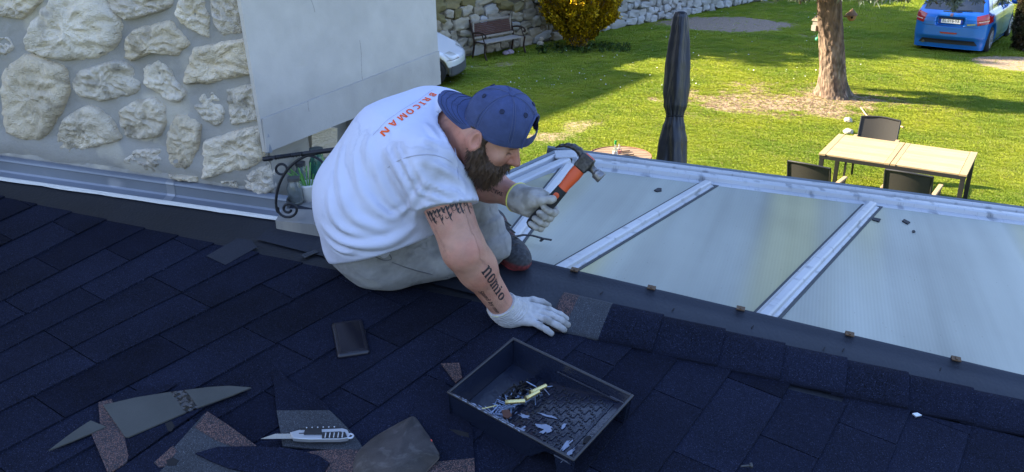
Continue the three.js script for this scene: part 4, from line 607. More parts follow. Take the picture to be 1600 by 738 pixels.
{ // flowering bush at the wall
  const b = thing('forsythia_bush', 'bush covered in yellow blossom growing against the garden wall', 'bush', atH(905, 74));
  const st = [], bl = [], lf = [];
  for (let i = 0; i < 130; i++) { const a = rnd() * 6.28, r = Math.sqrt(rnd()) * 1.12, H = rr(1.1, 2.5), e = V(Math.cos(a) * r, H * (1 - .28 * r * r), Math.sin(a) * r * .85), s = V(rr(-.14, .14), 0, rr(-.14, .14)), m = s.clone().lerp(e, .5).add(V(Math.cos(a) * .06, .1, 0)); const cv = new THREE.CatmullRomCurve3([s, m, e]); st.push(new THREE.TubeGeometry(cv, 7, rr(.006, .012), 4)); for (let k = 0; k < 95; k++) { const u = Math.pow(rnd(), .6); if (u < .25 && rnd() < .75) continue; const q = cv.getPoint(u).add(V(rr(-.07, .07), rr(-.07, .07), rr(-.07, .07))), y = rr(.6, 1.1); if (n3(q.x * 3.2, q.y * 3.2, q.z * 3.2) < -.28) { if (rnd() < .3) lf.push([q, rr(.5, 1), rgb(.16 * y, .13 * y, .07 * y)]); continue; } bl.push([q, rr(.6, 1.25), rgb(1.1 * y, .74 * y, .01)]); } }
  mesh('stems', st, std({ color: rgb(.24, .18, .11), roughness: .9 }), b);
  scatter('blossom', leafCluster(9, .06, .022, .035), leafMat({ roughness: .7, transmission: .12 }), bl, b); scatter('dry_twigs', leafCluster(8, .06, .006, .05), leafMat(), lf, b);
  const gc = []; for (let i = 0; i < 300; i++) { const q = V(rr(-1.1, 1.3), .03, rr(-.3, .9)), y = rr(.6, 1.2); gc.push([q, rr(.6, 1.3), rgb(.1 * y, .19 * y, .03 * y)]); } scatter('ground_leaves', leafCluster(8, .09, .012, .03), leafMat(), gc, b);
}
{ // thuja at the right edge
  const p0 = atH(1612, 78), b = thing('thuja_shrub', 'brownish green conifer shrub at the right edge beside the blue car', 'shrub', p0), L = [], D = [];
  for (let i = 0; i < 5200; i++) { const y = rr(.03, 2.2), a = rnd() * 6.28, R = .5 * (1 - .3 * Math.pow(Math.abs(y - 1) / 1.2, 2)) * (1 + .22 * n3(Math.cos(a) * 2, y * 3, Math.sin(a) * 2)), r = R * Math.pow(rnd(), .3), k = rr(.6, 1.2), q = n3(a * 3, y * 5, 1) > .0; L.push([V(Math.cos(a) * r, y, Math.sin(a) * r), rr(.5, 1.1), q ? rgb(.2 * k, .15 * k, .07 * k) : rgb(.1 * k, .105 * k, .04 * k)]); }
  mesh('stem', rod(V(0, 0, 0), V(0, 2, 0), .05, .02), std({ color: rgb(.12, .08, .05), roughness: 1 }), b); scatter('foliage', leafCluster(18, .08, .009, .03), leafMat(), L, b);
}
// trees and a neighbouring house beyond the wall: out of the view, they shade the far lawn
{
  const nh = thing('neighbour_house', 'plain neighbouring house standing beyond the garden wall', 'house');
  const k = 7.2 / Math.tan(SUNEL), sx = -Math.sin(SUNAZ), sz = Math.cos(SUNAZ), b1 = atH(835, 195), b2 = atH(1030, 119), e1 = V(b1.x - sx * k, 0, b1.z - sz * k), e2 = V(b2.x - sx * k, 0, b2.z - sz * k), dir = e2.clone().sub(e1).normalize(), lf = V(dir.z, 0, -dir.x); if (lf.x > 0) lf.negate(); const e0 = e1.clone().addScaledVector(dir, -1.2);
  const q = [e0, e2, e2.clone().addScaledVector(lf, 8), e0.clone().addScaledVector(lf, 8)];
  mesh('walls', slab(q.map((v) => v.clone().setY(7)), V(0, -1, 0), (v) => [v.x, v.z], 7), mortarMat, nh); const rf = q.map((v) => v.clone().setY(7.2)), c = q[0].clone().add(q[2]).multiplyScalar(.5).setY(9);
  mesh('hip_roof', geoFrom([...rf, c].flatMap((v) => [v.x, v.y, v.z]), [0, 1, 4, 1, 2, 4, 2, 3, 4, 3, 0, 4, 0, 2, 1, 0, 3, 2]), std({ color: rgb(.25, .1, .06), roughness: .9 }), nh);
  const tree = (x, z, h, r, nC, label, den = 1) => { const t = thing('garden_tree', label, 'tree', V(x, 0, z)); const ls = [rod(V(0, 0, 0), V(.1, h * .55, 0), .16, .09), rod(V(.1, h * .55, 0), V(0, h, 0), .09, .02)], L = []; for (let i = 0; i < nC; i++) { const a = i * 2.4, y = mix(h * .35, h * .95, rnd()), l = r * (1 - .5 * Math.abs(y / h - .6)) * rr(.6, 1), e = V(Math.cos(a) * l, y + .2 * l, Math.sin(a) * l); ls.push(rod(V(.05, y - .3, 0), e, .035, .01, 5)); for (let j = 0; j < 60 * den; j++) { const u = Math.pow(rnd(), .6), q = V(.05, y - .3, 0).lerp(e, u), w = .45; q.add(V(rr(-w, w), rr(-w, w), rr(-w, w))); const k2 = rr(.6, 1.2); L.push([q, rr(.9, 1.8), rgb(.07 * k2, .1 * k2, .03 * k2)]); } } mesh('trunk', ls, std({ color: rgb(.12, .09, .06), roughness: 1 }), t); scatter('crown', leafCluster(12, .16, .05, .12), leafMat(), L, t); return t; };
  const up = (px, py, h) => { const q = atH(px, py); const kk = h / Math.tan(SUNEL); return [q.x - sx * kk, q.z - sz * kk]; };
  let a = up(1150, 60, 6.5); tree(a[0], a[1], 10.5, 3.2, 30, 'tall leafy tree beyond the garden wall, nearest the yellow bush', 1.2);
  a = up(1330, 50, 7); tree(a[0], a[1], 11, 3.0, 26, 'tall leafy tree beyond the garden wall, behind the conifer', 1);
  a = up(1480, 40, 7); tree(a[0], a[1], 11, 3.2, 26, 'tall leafy tree beyond the garden wall, in line with the blue car', 1);
}
// ---------------------------------------------------------------- garden furniture
{
  const wood = (s, c) => std({ map: tex(512, 256, (u, v, i, j) => { const g = pf(u, v, 3, s, 3), f = pf(u * .12, v, 64, s + 3, 3), k = pf(u * .3, v, 24, s + 9, 3); const m = .75 + .25 * g + .3 * (f - .5) + .2 * (k - .5); return c.map((q) => q * m); }), roughness: .7 });
  const top = wood(601, [.46, .34, .18]), topEdge = wood(620, [.4, .29, .15]), arm = wood(611, [.4, .26, .14]), metal = std({ color: rgb(.032, .032, .034), roughness: .5, metalness: .4 });
  const c0 = atH(1315, 209.5, .75), c1 = atH(1533.8, 239.5, .75), c2 = atH(1505.7, 272.9, .75), c3 = atH(1275.3, 239.5, .75);
  const ctr = c0.clone().add(c1).add(c2).add(c3).multiplyScalar(.25), lx = c1.clone().sub(c0).add(c2).sub(c3).normalize(), W = (c1.distanceTo(c0) + c2.distanceTo(c3)) / 2, D = (c1.distanceTo(c2) + c0.distanceTo(c3)) / 2;
  const t = thing('garden_table', 'pale wooden garden table on dark metal legs standing on the lawn', 'table', ctr.clone().setY(0)); t.rotation.y = Math.atan2(-lx.z, lx.x);
  const shear = c1.clone().add(c0).sub(c2).sub(c3).dot(lx) / 2;
  const rail = .055; // two leaves of planks between frame rails
  for (const s of [-1, 1]) {
    const x0 = s < 0 ? -W / 2 + .09 : .07, x1 = s < 0 ? -.07 : W / 2 - .09, n = 9, d = (D - .02) / n;
    for (let i = 0; i < n; i++) mesh('plank', box(x1 - x0, .022, d - .0035, (x0 + x1) / 2, .74, -D / 2 + .01 + d * (i + .5), .002), i % 3 ? top : topEdge, t);
    mesh('end_rail', box(.085, .026, D, s * (W / 2 - .043), .74, 0, .003), topEdge, t); mesh('centre_rail', box(.062, .026, D - .01, s * .036, .74, 0, .003), topEdge, t);
  }
  mesh('apron', [box(W - .02, .045, .03, 0, .704, D / 2 - .02), box(W - .02, .045, .03, 0, .704, -D / 2 + .02), box(.03, .045, D - .06, W / 2 - .025, .704, 0), box(.03, .045, D - .06, -W / 2 + .025, .704, 0)], metal, t);
  for (const x of [-1, 1]) for (const z of [-1, 1]) mesh('leg', box(.055, .7, .055, x * (W / 2 - .04), .35, z * (D / 2 - .035), .004), metal, t);
  const mesht = std({ map: tex(64, 64, (u, v, i, j) => ((i >> 1) + (j >> 1)) % 2 ? [.045, .04, .035] : [.028, .025, .022], [20, 12]), roughness: .7 });
  const chair = (label, pos, face) => { // face: direction the sitter looks
    const c = thing('garden_chair', label, 'chair', pos); c.rotation.y = Math.atan2(face.x, face.z);
    mesh('seat', box(.5, .018, .46, 0, .43, .02, .008), mesht, c);
    mesh('backrest', grid(12, 8, (u, v) => V((u - .5) * .53, mix(.5, .9, v) + .012 * Math.sin(u * Math.PI) * v, -.21 - .1 * v - .03 * Math.sin(u * Math.PI)), (u, v) => [u, v]), mesht, c);
    const bf = [tube([V(-.265, .44, -.2), V(-.265, .91, -.315)], .013, 4, 8), tube([V(.265, .44, -.2), V(.265, .91, -.315)], .013, 4, 8), tube([V(-.265, .905, -.313), V(0, .92, -.345), V(.265, .905, -.313)], .013, 10, 8), tube([V(-.265, .5, -.22), V(0, .5, -.25), V(.265, .5, -.22)], .01, 10, 8)];
    mesh('back_frame', bf, metal, c);
    mesh('seat_frame', [bar(V(-.26, .42, -.2), V(-.26, .42, .25), .025, .03), bar(V(.26, .42, -.2), V(.26, .42, .25), .025, .03), bar(V(-.26, .42, .25), V(.26, .42, .25), .025, .03)], metal, c);
    for (const s of [-1, 1]) { mesh('leg', bar(V(s * .285, 0, .27), V(s * .285, .62, .23), .03, .022), metal, c); mesh('leg', bar(V(s * .285, 0, -.3), V(s * .275, .62, -.21), .03, .022), metal, c); mesh('armrest', box(.055, .024, .5, s * .285, .64, .02, .009), arm, c); }
    return c;
  };
  const away = lx.clone().cross(V(0, 1, 0)); if (away.z > 0) away.negate();      // from us across the table
  chair('dark mesh garden chair beyond the table, its back towards the tree', ctr.clone().addScaledVector(away, D / 2 + .22).addScaledVector(lx, -.45).setY(0), away.clone().negate());
  const q1 = atH(1270, 257, .9), q2 = atH(1424, 270, .9);
  chair('dark mesh garden chair before the table, left one cut off by the veranda', q1.clone().addScaledVector(away, .26).setY(0), away.clone().addScaledVector(lx, .1));
  chair('dark mesh garden chair before the table, right one close to its front leg', q2.clone().addScaledVector(away, .26).setY(0), away.clone().addScaledVector(lx, .05));
}
{ // closed parasol in a black cover
  const d = 10.2, top = atD(1064, 21, d * .985), bot = atD(1050, 258, d), ax = top.clone().sub(bot).normalize(), low = bot.clone().addScaledVector(ax, -(bot.y) / ax.y);
  const Lt = top.distanceTo(low), s = V(1, 0, 0).addScaledVector(ax, -ax.x).normalize(), w = ax.clone().cross(s).normalize();
  const t = thing('parasol', 'closed garden parasol wrapped in a tied black cover standing beyond the veranda', 'parasol');
  const px = d / FL, y1 = top.distanceTo(bot); // visible length
  const rad = (y) => { const v = (Lt - y) / y1; const K = [[-.01, .05], [.0, .075], [.03, .098], [.1, .112], [.2, .128], [.35, .15], [.5, .16], [.6, .148], [.66, .118], [.675, .108], [.69, .115], [.75, .14], [.85, .17], [1, .188], [1.15, .195], [1.3, .19], [1.7, .16]]; for (let i = 1; i < K.length; i++) if (v <= K[i][0]) return .88 * mix(K[i - 1][1], K[i][1], sst(0, 1, (v - K[i - 1][0]) / (K[i][0] - K[i - 1][0]))); return .16; };
  const nU = 96, nV = 150, yb = .35; const cover = grid(nU, nV, (u, v) => { const y = mix(yb, Lt, v), vis = (Lt - y) / y1, a = u * 6.2832; let r = rad(y); const tie = Math.exp(-Math.pow((vis - .675) / .09, 2)), low2 = sst(.66, 1.0, vis); r *= 1 + .13 * Math.cos(a * 4 + .8 * Math.sin(vis * 4)) * (1 - tie) * (.5 + .5 * sst(0, .2, vis)) + .09 * n3(Math.cos(a) * 2.2, y * 2.2, Math.sin(a) * 2.2) + .055 * low2 * Math.cos(a * 9 + vis * 3) + .07 * tie * Math.cos(a * 14 + 1); r += .006 * n3(Math.cos(a) * 6, y * 8, Math.sin(a) * 6); return low.clone().addScaledVector(ax, y + (v > .985 ? .012 * Math.cos(a * 2) : 0)).addScaledVector(s, Math.cos(a) * r).addScaledVector(w, Math.sin(a) * r); }, (u, v) => [u * 3, v * 8]);
  const cm = std({ color: rgb(.014, .014, .017), roughness: .45, bumpMap: tex(256, 256, (u, v) => pf(u, v, 6, 660, 4), [1, 1], false), bumpScale: .002 }); mesh('cover', cover, cm, t);
  const capg = grid(24, 6, (u, v) => { const a = u * 6.2832, r = rad(Lt) * Math.cos(v * 1.57); return low.clone().addScaledVector(ax, Lt + .03 * Math.sin(v * 1.57)).addScaledVector(s, Math.cos(a) * r).addScaledVector(w, Math.sin(a) * r); }); mesh('cover_top', capg, cm, t);
  const ty = Lt - .675 * y1, tr = []; for (let i = 0; i < 20; i++) { const a = i / 20 * 6.2832; tr.push(low.clone().addScaledVector(ax, ty).addScaledVector(s, Math.cos(a) * .1).addScaledVector(w, Math.sin(a) * .1)); } mesh('tie_cord', tube(tr, .009, 60, 6, true), std({ color: rgb(.012, .012, .014), roughness: .8 }), t);
  mesh('pole', rod(low, low.clone().addScaledVector(ax, .6), .024, .024, 14), std({ color: rgb(.5, .5, .5), metalness: .8, roughness: .35 }), t); mesh('base', cyl(.3, .32, .07, 28).translate(low.x, .035, low.z), std({ color: rgb(.09, .09, .09), roughness: .9 }), t);
}
{ // cable drum used as a table, bottles and bits on it
  const P = atH(968, 244, .72), t = thing('cable_drum_table', 'round wooden cable drum table beyond the veranda corner', 'table', P.clone().setY(0)), R = .43;
  const wm = [0, 1, 2].map((k) => std({ map: tex(256, 256, (u, v, i, j) => { const f = pf(u * .15, v, 48, 700 + k * 9, 3), g = pf(u, v, 4, 704 + k, 3), m = .6 + .4 * g + .45 * (f - .5); return [.3 * m, .2 * m, .125 * m]; }), roughness: .85 }));
  for (let i = 0; i < 8; i++) { const z0 = -R + i * 2 * R / 8 + .004, z1 = z0 + 2 * R / 8 - .008, sh = new THREE.Shape(), pts = []; for (let k = 0; k <= 6; k++) { const z = mix(z0, z1, k / 6); pts.push([Math.sqrt(Math.max(0, R * R - z * z)), z]); } for (let k = 6; k >= 0; k--) { const z = mix(z0, z1, k / 6); pts.push([-Math.sqrt(Math.max(0, R * R - z * z)), z]); } pts.forEach((q, k) => k ? sh.lineTo(...q) : sh.moveTo(...q)); const pl = mesh('plank', new THREE.ExtrudeGeometry(sh, { depth: .035, bevelEnabled: false }).rotateX(Math.PI / 2).translate(0, .72 + rr(-.002, .002), 0), wm[i % 3], t); }
  mesh('rim', new THREE.TorusGeometry(R - .004, .006, 6, 60).rotateX(Math.PI / 2).translate(0, .725, 0), std({ color: rgb(.25, .09, .06), roughness: .8 }), t); mesh('hub', new THREE.TorusGeometry(.075, .012, 8, 30).rotateX(Math.PI / 2).translate(0, .724, 0), wm[1], t); mesh('core', cyl(.2, .2, .64, 24).translate(0, .36, 0), wm[0], t); mesh('lower_flange', cyl(R, R, .04, 40).translate(0, .02, 0), wm[1], t);
  const bottle = (label, x, y, c, h) => { const b = thing('glass_bottle', label, 'bottle', atH(x, y, .727)); mesh('glass', new THREE.LatheGeometry([[0, .001], [.03, .001], [.034, .01], [.034, h * .55], [.013, h * .75], [.012, h], [.009, h], [.01, h * .75], [.03, h * .54], [.03, .012], [0, .012]].map((q) => new THREE.Vector2(...q)), 20), new THREE.MeshPhysicalMaterial({ color: c, transmission: .9, roughness: .05, thickness: .004, ior: 1.5 }), b); return b; };
  const b1 = bottle('clear glass bottle with green top standing on the cable drum table', 961, 247, rgb(.85, .93, .88), .2); mesh('green_cap', cyl(.014, .014, .05, 14).translate(0, .215, 0), std({ color: rgb(.03, .32, .06), roughness: .5 }), b1); mesh('label', cyl(.0346, .0346, .05, 20).translate(0, .07, 0), std({ color: rgb(.55, .55, .5), roughness: .7 }), b1);
  const b2 = bottle('shorter clear glass bottle next to the green topped bottle on the cable drum', 967, 242, rgb(.9, .93, .9), .15); mesh('label', cyl(.0346, .0346, .04, 20).translate(0, .05, 0), std({ color: rgb(.5, .2, .15), roughness: .7 }), b2);
  const slat = (label, a, b, y2) => solo('wooden_stick', label, 'wooden stick', bar(atH(...a, .74), atH(...b, .74), .035, .018, V(0, 1, 0), .003), wm[2]);
  slat('short dark wooden stick on the cable drum, behind the bottles', [968, 236.5], [984, 235]); slat('wooden stick lying on the right half of the cable drum, middle one', [966, 243], [990, 241]); slat('thin wooden stick on the cable drum, nearest the veranda', [975, 248], [1012, 249]);
}
{ // bench at the wall
  const p = atH(762, 84), D = V(.744, 0, -.668).normalize(), Nn = V(.668, 0, .744), t = thing('garden_bench', 'old garden bench with brown slatted back standing against the stone wall', 'bench', V(-.965, 0, -21.72).addScaledVector(D, p.clone().sub(V(-.965, 0, -21.72)).dot(D)).addScaledVector(Nn, .53)); t.rotation.y = Math.atan2(-D.z, D.x);
  const w = 1.3, brown = std({ map: tex(256, 64, (u, v) => { const m = .7 + .6 * pf(u * .3, v, 24, 730, 3); return [.105 * m, .05 * m, .04 * m]; }), roughness: .75 }), grey = std({ map: tex(256, 64, (u, v) => { const m = .7 + .5 * pf(u * .3, v, 24, 733, 3); return [.33 * m, .29 * m, .24 * m]; }), roughness: .85 }), iron = std({ color: rgb(.05, .03, .022), roughness: .7, metalness: .5 });
  for (let i = 0; i < 4; i++) mesh('seat_slat', box(w, .022, .085, 0, .42, .17 - i * .1, .004), grey, t);
  for (let i = 0; i < 7; i++) { const s = mesh('back_slat', box(w - .12, .035, .018, 0, .56 + i * .042, -.22 - i * .012, .003), brown, t); s.rotation.x = 0; }
  mesh('top_rail', box(w, .04, .03, 0, .87, -.315, .006), grey, t); mesh('lower_rail', box(w, .05, .028, 0, .5, -.205, .006), grey, t);
  for (const s of [-1, 1]) { mesh('side_frame', [tube([V(s * w / 2, 0, -.28), V(s * w / 2, .42, -.2), V(s * w / 2, .94, -.35)], .024, 16, 8), tube([V(s * w / 2, 0, .26), V(s * w / 2, .2, .19), V(s * w / 2, .42, .23)], .022, 14, 8), tube([V(s * w / 2, .42, .24), V(s * w / 2, .42, -.2)], .02, 8, 8), tube([V(s * w / 2, .62, -.25), V(s * w / 2, .66, 0), V(s * w / 2, .63, .22), V(s * w / 2, .56, .25), V(s * w / 2, .56, .19)], .02, 24, 8), tube([V(s * w / 2, .42, .2), V(s * w / 2, .55, .14), V(s * w / 2, .64, .1)], .014, 12, 8)], iron, t); mesh('side_post', box(.045, .42, .03, s * (w / 2 - .04), .69, -.265, .005), grey, t); }
}
// ---------------------------------------------------------------- cars
const carParts = (t, sdf, local) => ({ // quads laid onto the body: corners in body coordinates, cast along dir
  lay: (name, m, q, dir, lift = .006, n = 14, parent = t) => mesh(name, onField(sdf, n, n, (u, v) => { const a = V(...q[0]).lerp(V(...q[1]), u), b = V(...q[3]).lerp(V(...q[2]), u); return [a.lerp(b, v).addScaledVector(dir, -1.2), dir]; }, lift, 3), m, parent),
});
const wheelAt = (t, x, y, z, r, sgn, alu) => { const w = new THREE.Group(); w.name = 'wheel'; w.position.set(x, y, z); t.add(w); mesh('tyre', new THREE.TorusGeometry(r - .07, .072, 14, 40).scale(1, 1, 1.35).rotateY(Math.PI / 2), std({ color: rgb(.018, .018, .019), roughness: .9 }), w); const rim = [cyl(r - .1, r - .1, .02, 32).rotateZ(Math.PI / 2).translate(sgn * .06, 0, 0)]; for (let i = 0; i < 7; i++) rim.push(box(.03, r - .12, .06, 0, (r - .12) / 2, 0, .01).rotateX(i * 6.283 / 7).translate(sgn * .085, 0, 0)); rim.push(cyl(.055, .06, .05, 20).rotateZ(Math.PI / 2).translate(sgn * .09, 0, 0), new THREE.TorusGeometry(r - .11, .014, 8, 36).rotateY(Math.PI / 2).translate(sgn * .085, 0, 0)); mesh('rim', rim, alu, w); };
const rbox = (cx, cy, cz, hx, hy, hz, r) => (x, y, z) => { const a = Math.abs(x - cx) - hx + r, b = Math.abs(y - cy) - hy + r, c = Math.abs(z - cz) - hz + r; return Math.hypot(Math.max(a, 0), Math.max(b, 0), Math.max(c, 0)) + Math.min(Math.max(a, b, c), 0) - r; };
{ // blue hatchback seen from behind; z + is its rear
  const paint = new THREE.MeshPhysicalMaterial({ color: rgb(.012, .17, .62), roughness: .32, clearcoat: 1, clearcoatRoughness: .06, metalness: .25 }), black = std({ color: rgb(.018, .018, .02), roughness: .6 }), glass = new THREE.MeshPhysicalMaterial({ color: rgb(.015, .018, .022), roughness: .06, clearcoat: 1 }), red = new THREE.MeshPhysicalMaterial({ color: rgb(.38, .012, .02), roughness: .15, clearcoat: 1 }), chrome = std({ color: rgb(.7, .7, .72), metalness: 1, roughness: .2 });
  const L = 1.98, hw = .865, wr = .31, zf = -1.2, zr = 1.3;
  const lowF = (x, y, z) => { const ez = z > 0 ? Math.pow(z / L, 6) * .13 : Math.pow(-z / L, 4) * .2, tum = (y > .75 ? (y - .75) * .12 : y < .4 ? (.4 - y) * .18 : 0); const rear = z > 0 ? .1 * sst(.78, 1.0, y) + .1 * sst(.42, .25, y) : .16 * sst(.6, .95, y); const a = Math.abs(x) - (hw - ez - tum), zz = z > 0 ? z - (L - rear - .1 * x * x) : -z - (L - rear - .22 * x * x), topY = mix(.98, .86, sst(-.6, -1.9, z)) - .05 * x * x; const k = .1; return smax(smax(smax(a, zz, .22), y - topY, k), .2 - y, k * .6); };
  const cabF = (x, y, z) => { const t = clamp((y - .9) / .55), w = mix(.78, .56, t * t * .6 + t * .4), zb = mix(1.88, 1.36, Math.pow(t, 1.4)), zf2 = mix(-1.0, -.05, t); return smax(smax(smax(Math.abs(x) - w, z - zb + .05 * x * x, .1), -(z - zf2), .12), y - (1.46 - .08 * x * x - .03 * (z - .4) * (z - .4)), .16); };
  const arch = (x, y, z) => { let d = 1e9; for (const q of [zf, zr]) d = Math.min(d, Math.max(Math.hypot(y - wr, z - q) - .375, .55 - Math.abs(x))); return d; };
  const body = (x, y, z) => { let d = smin(lowF(x, y, z), cabF(x, y, z), .09); d = smax(d, -arch(x, y, z), .03); d += .012 * Math.exp(-Math.pow((y - .79) / .025, 2)) * sst(1.2, 1.7, z) * .6; d = smax(d, -rbox(0, .76, 1.99, .32, .1, .12, .05)(x, y, z), .04); return d; };
  const p = atH(1487, 76).add(V(0, 0, 0)), t = thing('blue_car', 'bright blue hatchback parked on the lawn seen from behind', 'car'); const h = THREE.MathUtils.degToRad(38);
  const fw = V(Math.sin(h), 0, -Math.cos(h)); t.position.copy(p).addScaledVector(fw, zr - .02); t.rotation.y = -h;
  const shell = nets(body, V(-1, .1, -2.1), V(1, 1.6, 2.1), .024); mesh('body', shell, paint, t);
  const P = carParts(t, body), Z = V(0, 0, -1), X = V(-1, 0, 0);
  P.lay('rear_window', glass, [[-.56, 1.36, 1.8], [.56, 1.36, 1.8], [.66, 1.0, 2], [-.66, 1.0, 2]], Z, .004, 18);
  for (const s of [-1, 1]) { const l = P.lay('tail_light', red, [[s * .55, .9, 2], [s * .84, .99, 2], [s * .86, .76, 2], [s * .6, .70, 2]], Z, .012, 14); P.lay('light_bar', std({ color: rgb(.75, .55, .5), roughness: .3 }), [[s * .62, .79, 2], [s * .8, .83, 2], [s * .8, .8, 2], [s * .63, .765, 2]], Z, .018, 8, l); P.lay('side_window', glass, [[1, 1.32, -.3], [1, 1.32, 1.15], [1, .98, 1.35], [1, .98, -.75]].map((q) => [s * q[0], q[1], q[2]]), V(-s, 0, 0), .004, 16); P.lay('door_line', black, [[1, .95, .32], [1, .95, .335], [1, .3, .315], [1, .3, .3]].map((q) => [s * q[0], q[1], q[2]]), V(-s, 0, 0), .002, 12); const mr = mesh('mirror', new THREE.SphereGeometry(.1, 16, 12).scale(1, .7, .6), paint, t); mr.position.set(s * .93, 1.0, -.62); P.lay('door_handle', paint, [[1, .86, .12], [1, .86, .28], [1, .83, .28], [1, .83, .12]].map((q) => [s * q[0], q[1], q[2]]), V(-s, 0, 0), .025, 6); }
  P.lay('rear_bumper', black, [[-.58, .33, 2.1], [.58, .33, 2.1], [.66, .22, 2.1], [-.66, .22, 2.1]], Z, .012, 14);
  P.lay('bumper_reflector', red, [[-.2, .505, 2.1], [.2, .505, 2.1], [.17, .47, 2.1], [-.17, .47, 2.1]], Z, .008, 8);
  P.lay('boot_seam', black, [[-.62, .655, 2.1], [.62, .655, 2.1], [.62, .648, 2.1], [-.62, .648, 2.1]], Z, .003, 14);
  const pl = canvasTex(512, 112, (g, w, hh) => { g.fillStyle = '#e8e8e4'; g.fillRect(0, 0, w, hh); g.fillStyle = '#1d3fa0'; g.fillRect(0, 0, 42, hh); g.fillRect(w - 42, 0, 42, hh); g.fillStyle = '#1b1b1e'; g.font = 'bold 82px sans-serif'; g.textAlign = 'center'; g.textBaseline = 'middle'; g.fillText('EL-016-YA', w / 2, hh / 2 + 4, 400); });
  const np = mesh('number_plate', new THREE.PlaneGeometry(.52, .115), std({ map: pl, roughness: .4 }), t); np.position.set(0, .765, 1.905); np.rotation.x = -.06;
  mesh('plate_frame', box(.54, .135, .012, 0, .765, 1.897, .004), black, t);
  const em = P.lay('emblem', std({ color: rgb(.35, .2, .2), metalness: .8, roughness: .3 }), [[-.035, .94, 2.1], [.035, .94, 2.1], [.03, .875, 2.1], [-.03, .875, 2.1]], Z, .008, 4);
  P.lay('model_badge', chrome, [[.38, .72, 2.1], [.56, .74, 2.1], [.56, .715, 2.1], [.38, .695, 2.1]], Z, .006, 6);
  P.lay('tailgate_handle', black, [[-.22, .985, 2.1], [.22, .985, 2.1], [.2, .965, 2.1], [-.2, .965, 2.1]], Z, .006, 8);
  mesh('wiper', bar(V(-.03, 1.0, 1.87), V(.42, 1.03, 1.85), .02, .015), black, t); mesh('exhaust', rod(V(-.55, .24, 1.5), V(-.55, .235, 1.93), .03), std({ color: rgb(.2, .18, .15), metalness: .8, roughness: .5 }), t); mesh('underbody', box(1.4, .1, 3.5, 0, .24, 0), black, t);
  for (const x of [-1, 1]) for (const z of [zf, zr]) wheelAt(t, x * .755, wr, z, wr, x, std({ color: rgb(.4, .4, .42), metalness: .8, roughness: .35 }));
}
{ // white car, its bonnet showing behind the grey panel; z - is its front
  const paint = new THREE.MeshPhysicalMaterial({ color: rgb(.72, .74, .76), roughness: .35, clearcoat: 1, clearcoatRoughness: .1 }), grey = std({ color: rgb(.07, .075, .085), roughness: .6 }), glass = new THREE.MeshPhysicalMaterial({ color: rgb(.02, .025, .03), roughness: .08, clearcoat: 1 }), lamp = new THREE.MeshPhysicalMaterial({ color: rgb(.55, .55, .52), roughness: .15, clearcoat: 1 });
  const L = 2.05, wr = .3, zf = -1.28, zr = 1.35, hw = .82;
  const body = (x, y, z) => { const hood = mix(.98, .62, sst(-.85, -1.86, z)), a = Math.abs(x) - (hw - .1 * Math.pow(Math.abs(z) / L, 5) - (y > .7 ? (y - .7) * .2 : 0)), zz = z < 0 ? -z - (1.86 - .1 * sst(.5, .75, y) - .26 * x * x) : z - L + .08; let d = smax(smax(smax(a, zz, .16), y - hood, .08), .2 - y, .06); const t = clamp((y - .9) / .5), c = smax(smax(smax(Math.abs(x) - mix(.74, .55, t), z - mix(1.9, 1.45, t), .1), -(z - mix(-.85, .05, t)), .1), y - 1.4, .14); d = smin(d, c, .08); for (const q of [zf, zr]) d = smax(d, -Math.max(Math.hypot(y - wr, z - q) - .36, .5 - Math.abs(x)), .025); return d; };
  const t = thing('white_car', 'front of a white car with grey bumper peeping out behind the concrete panel', 'car'), h = THREE.MathUtils.degToRad(97), fw = V(Math.sin(h), 0, -Math.cos(h)), rt = V(-fw.z, 0, fw.x), w = atH(677, 134); t.rotation.y = -h; t.position.copy(w).addScaledVector(fw, zf).addScaledVector(rt, -.7);
  paint.color.set(0xffffff); paint.vertexColors = true; mesh('body', nets(body, V(-1, .1, -2.2), V(1, 1.5, 2.2), .028, (x, y, z) => y < .43 + .02 * Math.sin(z) && z < -1.6 ? [.075, .08, .09] : [.72, .74, .76]), paint, t); const P = carParts(t, body), Z = V(0, 0, 1);
  for (const s of [-1, 1]) { P.lay('headlight', lamp, [[s * .38, .68, -2.4], [s * .74, .7, -2.4], [s * .74, .57, -2.4], [s * .4, .56, -2.4]], Z, .01, 10); P.lay('bumper_seam', grey, [[1.2, .56, -1.62], [1.2, .56, -2.0], [1.2, .548, -2.0], [1.2, .548, -1.62]].map((q) => [s * q[0], q[1], q[2]]), V(-s, 0, 0), .003, 10); P.lay('side_window', glass, [[1.2, 1.28, 0], [1.2, 1.28, 1.2], [1.2, .98, 1.5], [1.2, .98, -.55]].map((q) => [s * q[0], q[1], q[2]]), V(-s, 0, 0), .005, 14); }
  P.lay('front_bumper', grey, [[-.72, .42, -2.4], [.72, .42, -2.4], [.72, .2, -2.4], [-.72, .2, -2.4]], Z, .01, 16); P.lay('windscreen', glass, [[-.5, 1.32, -1.2], [.5, 1.32, -1.2], [.62, 1.0, -1.2], [-.62, 1.0, -1.2]], Z, .005, 14);
  for (const x of [-1, 1]) for (const z of [zf, zr]) wheelAt(t, x * .73, wr, z, wr, x, std({ color: rgb(.5, .5, .5), metalness: .5, roughness: .45 }));
}
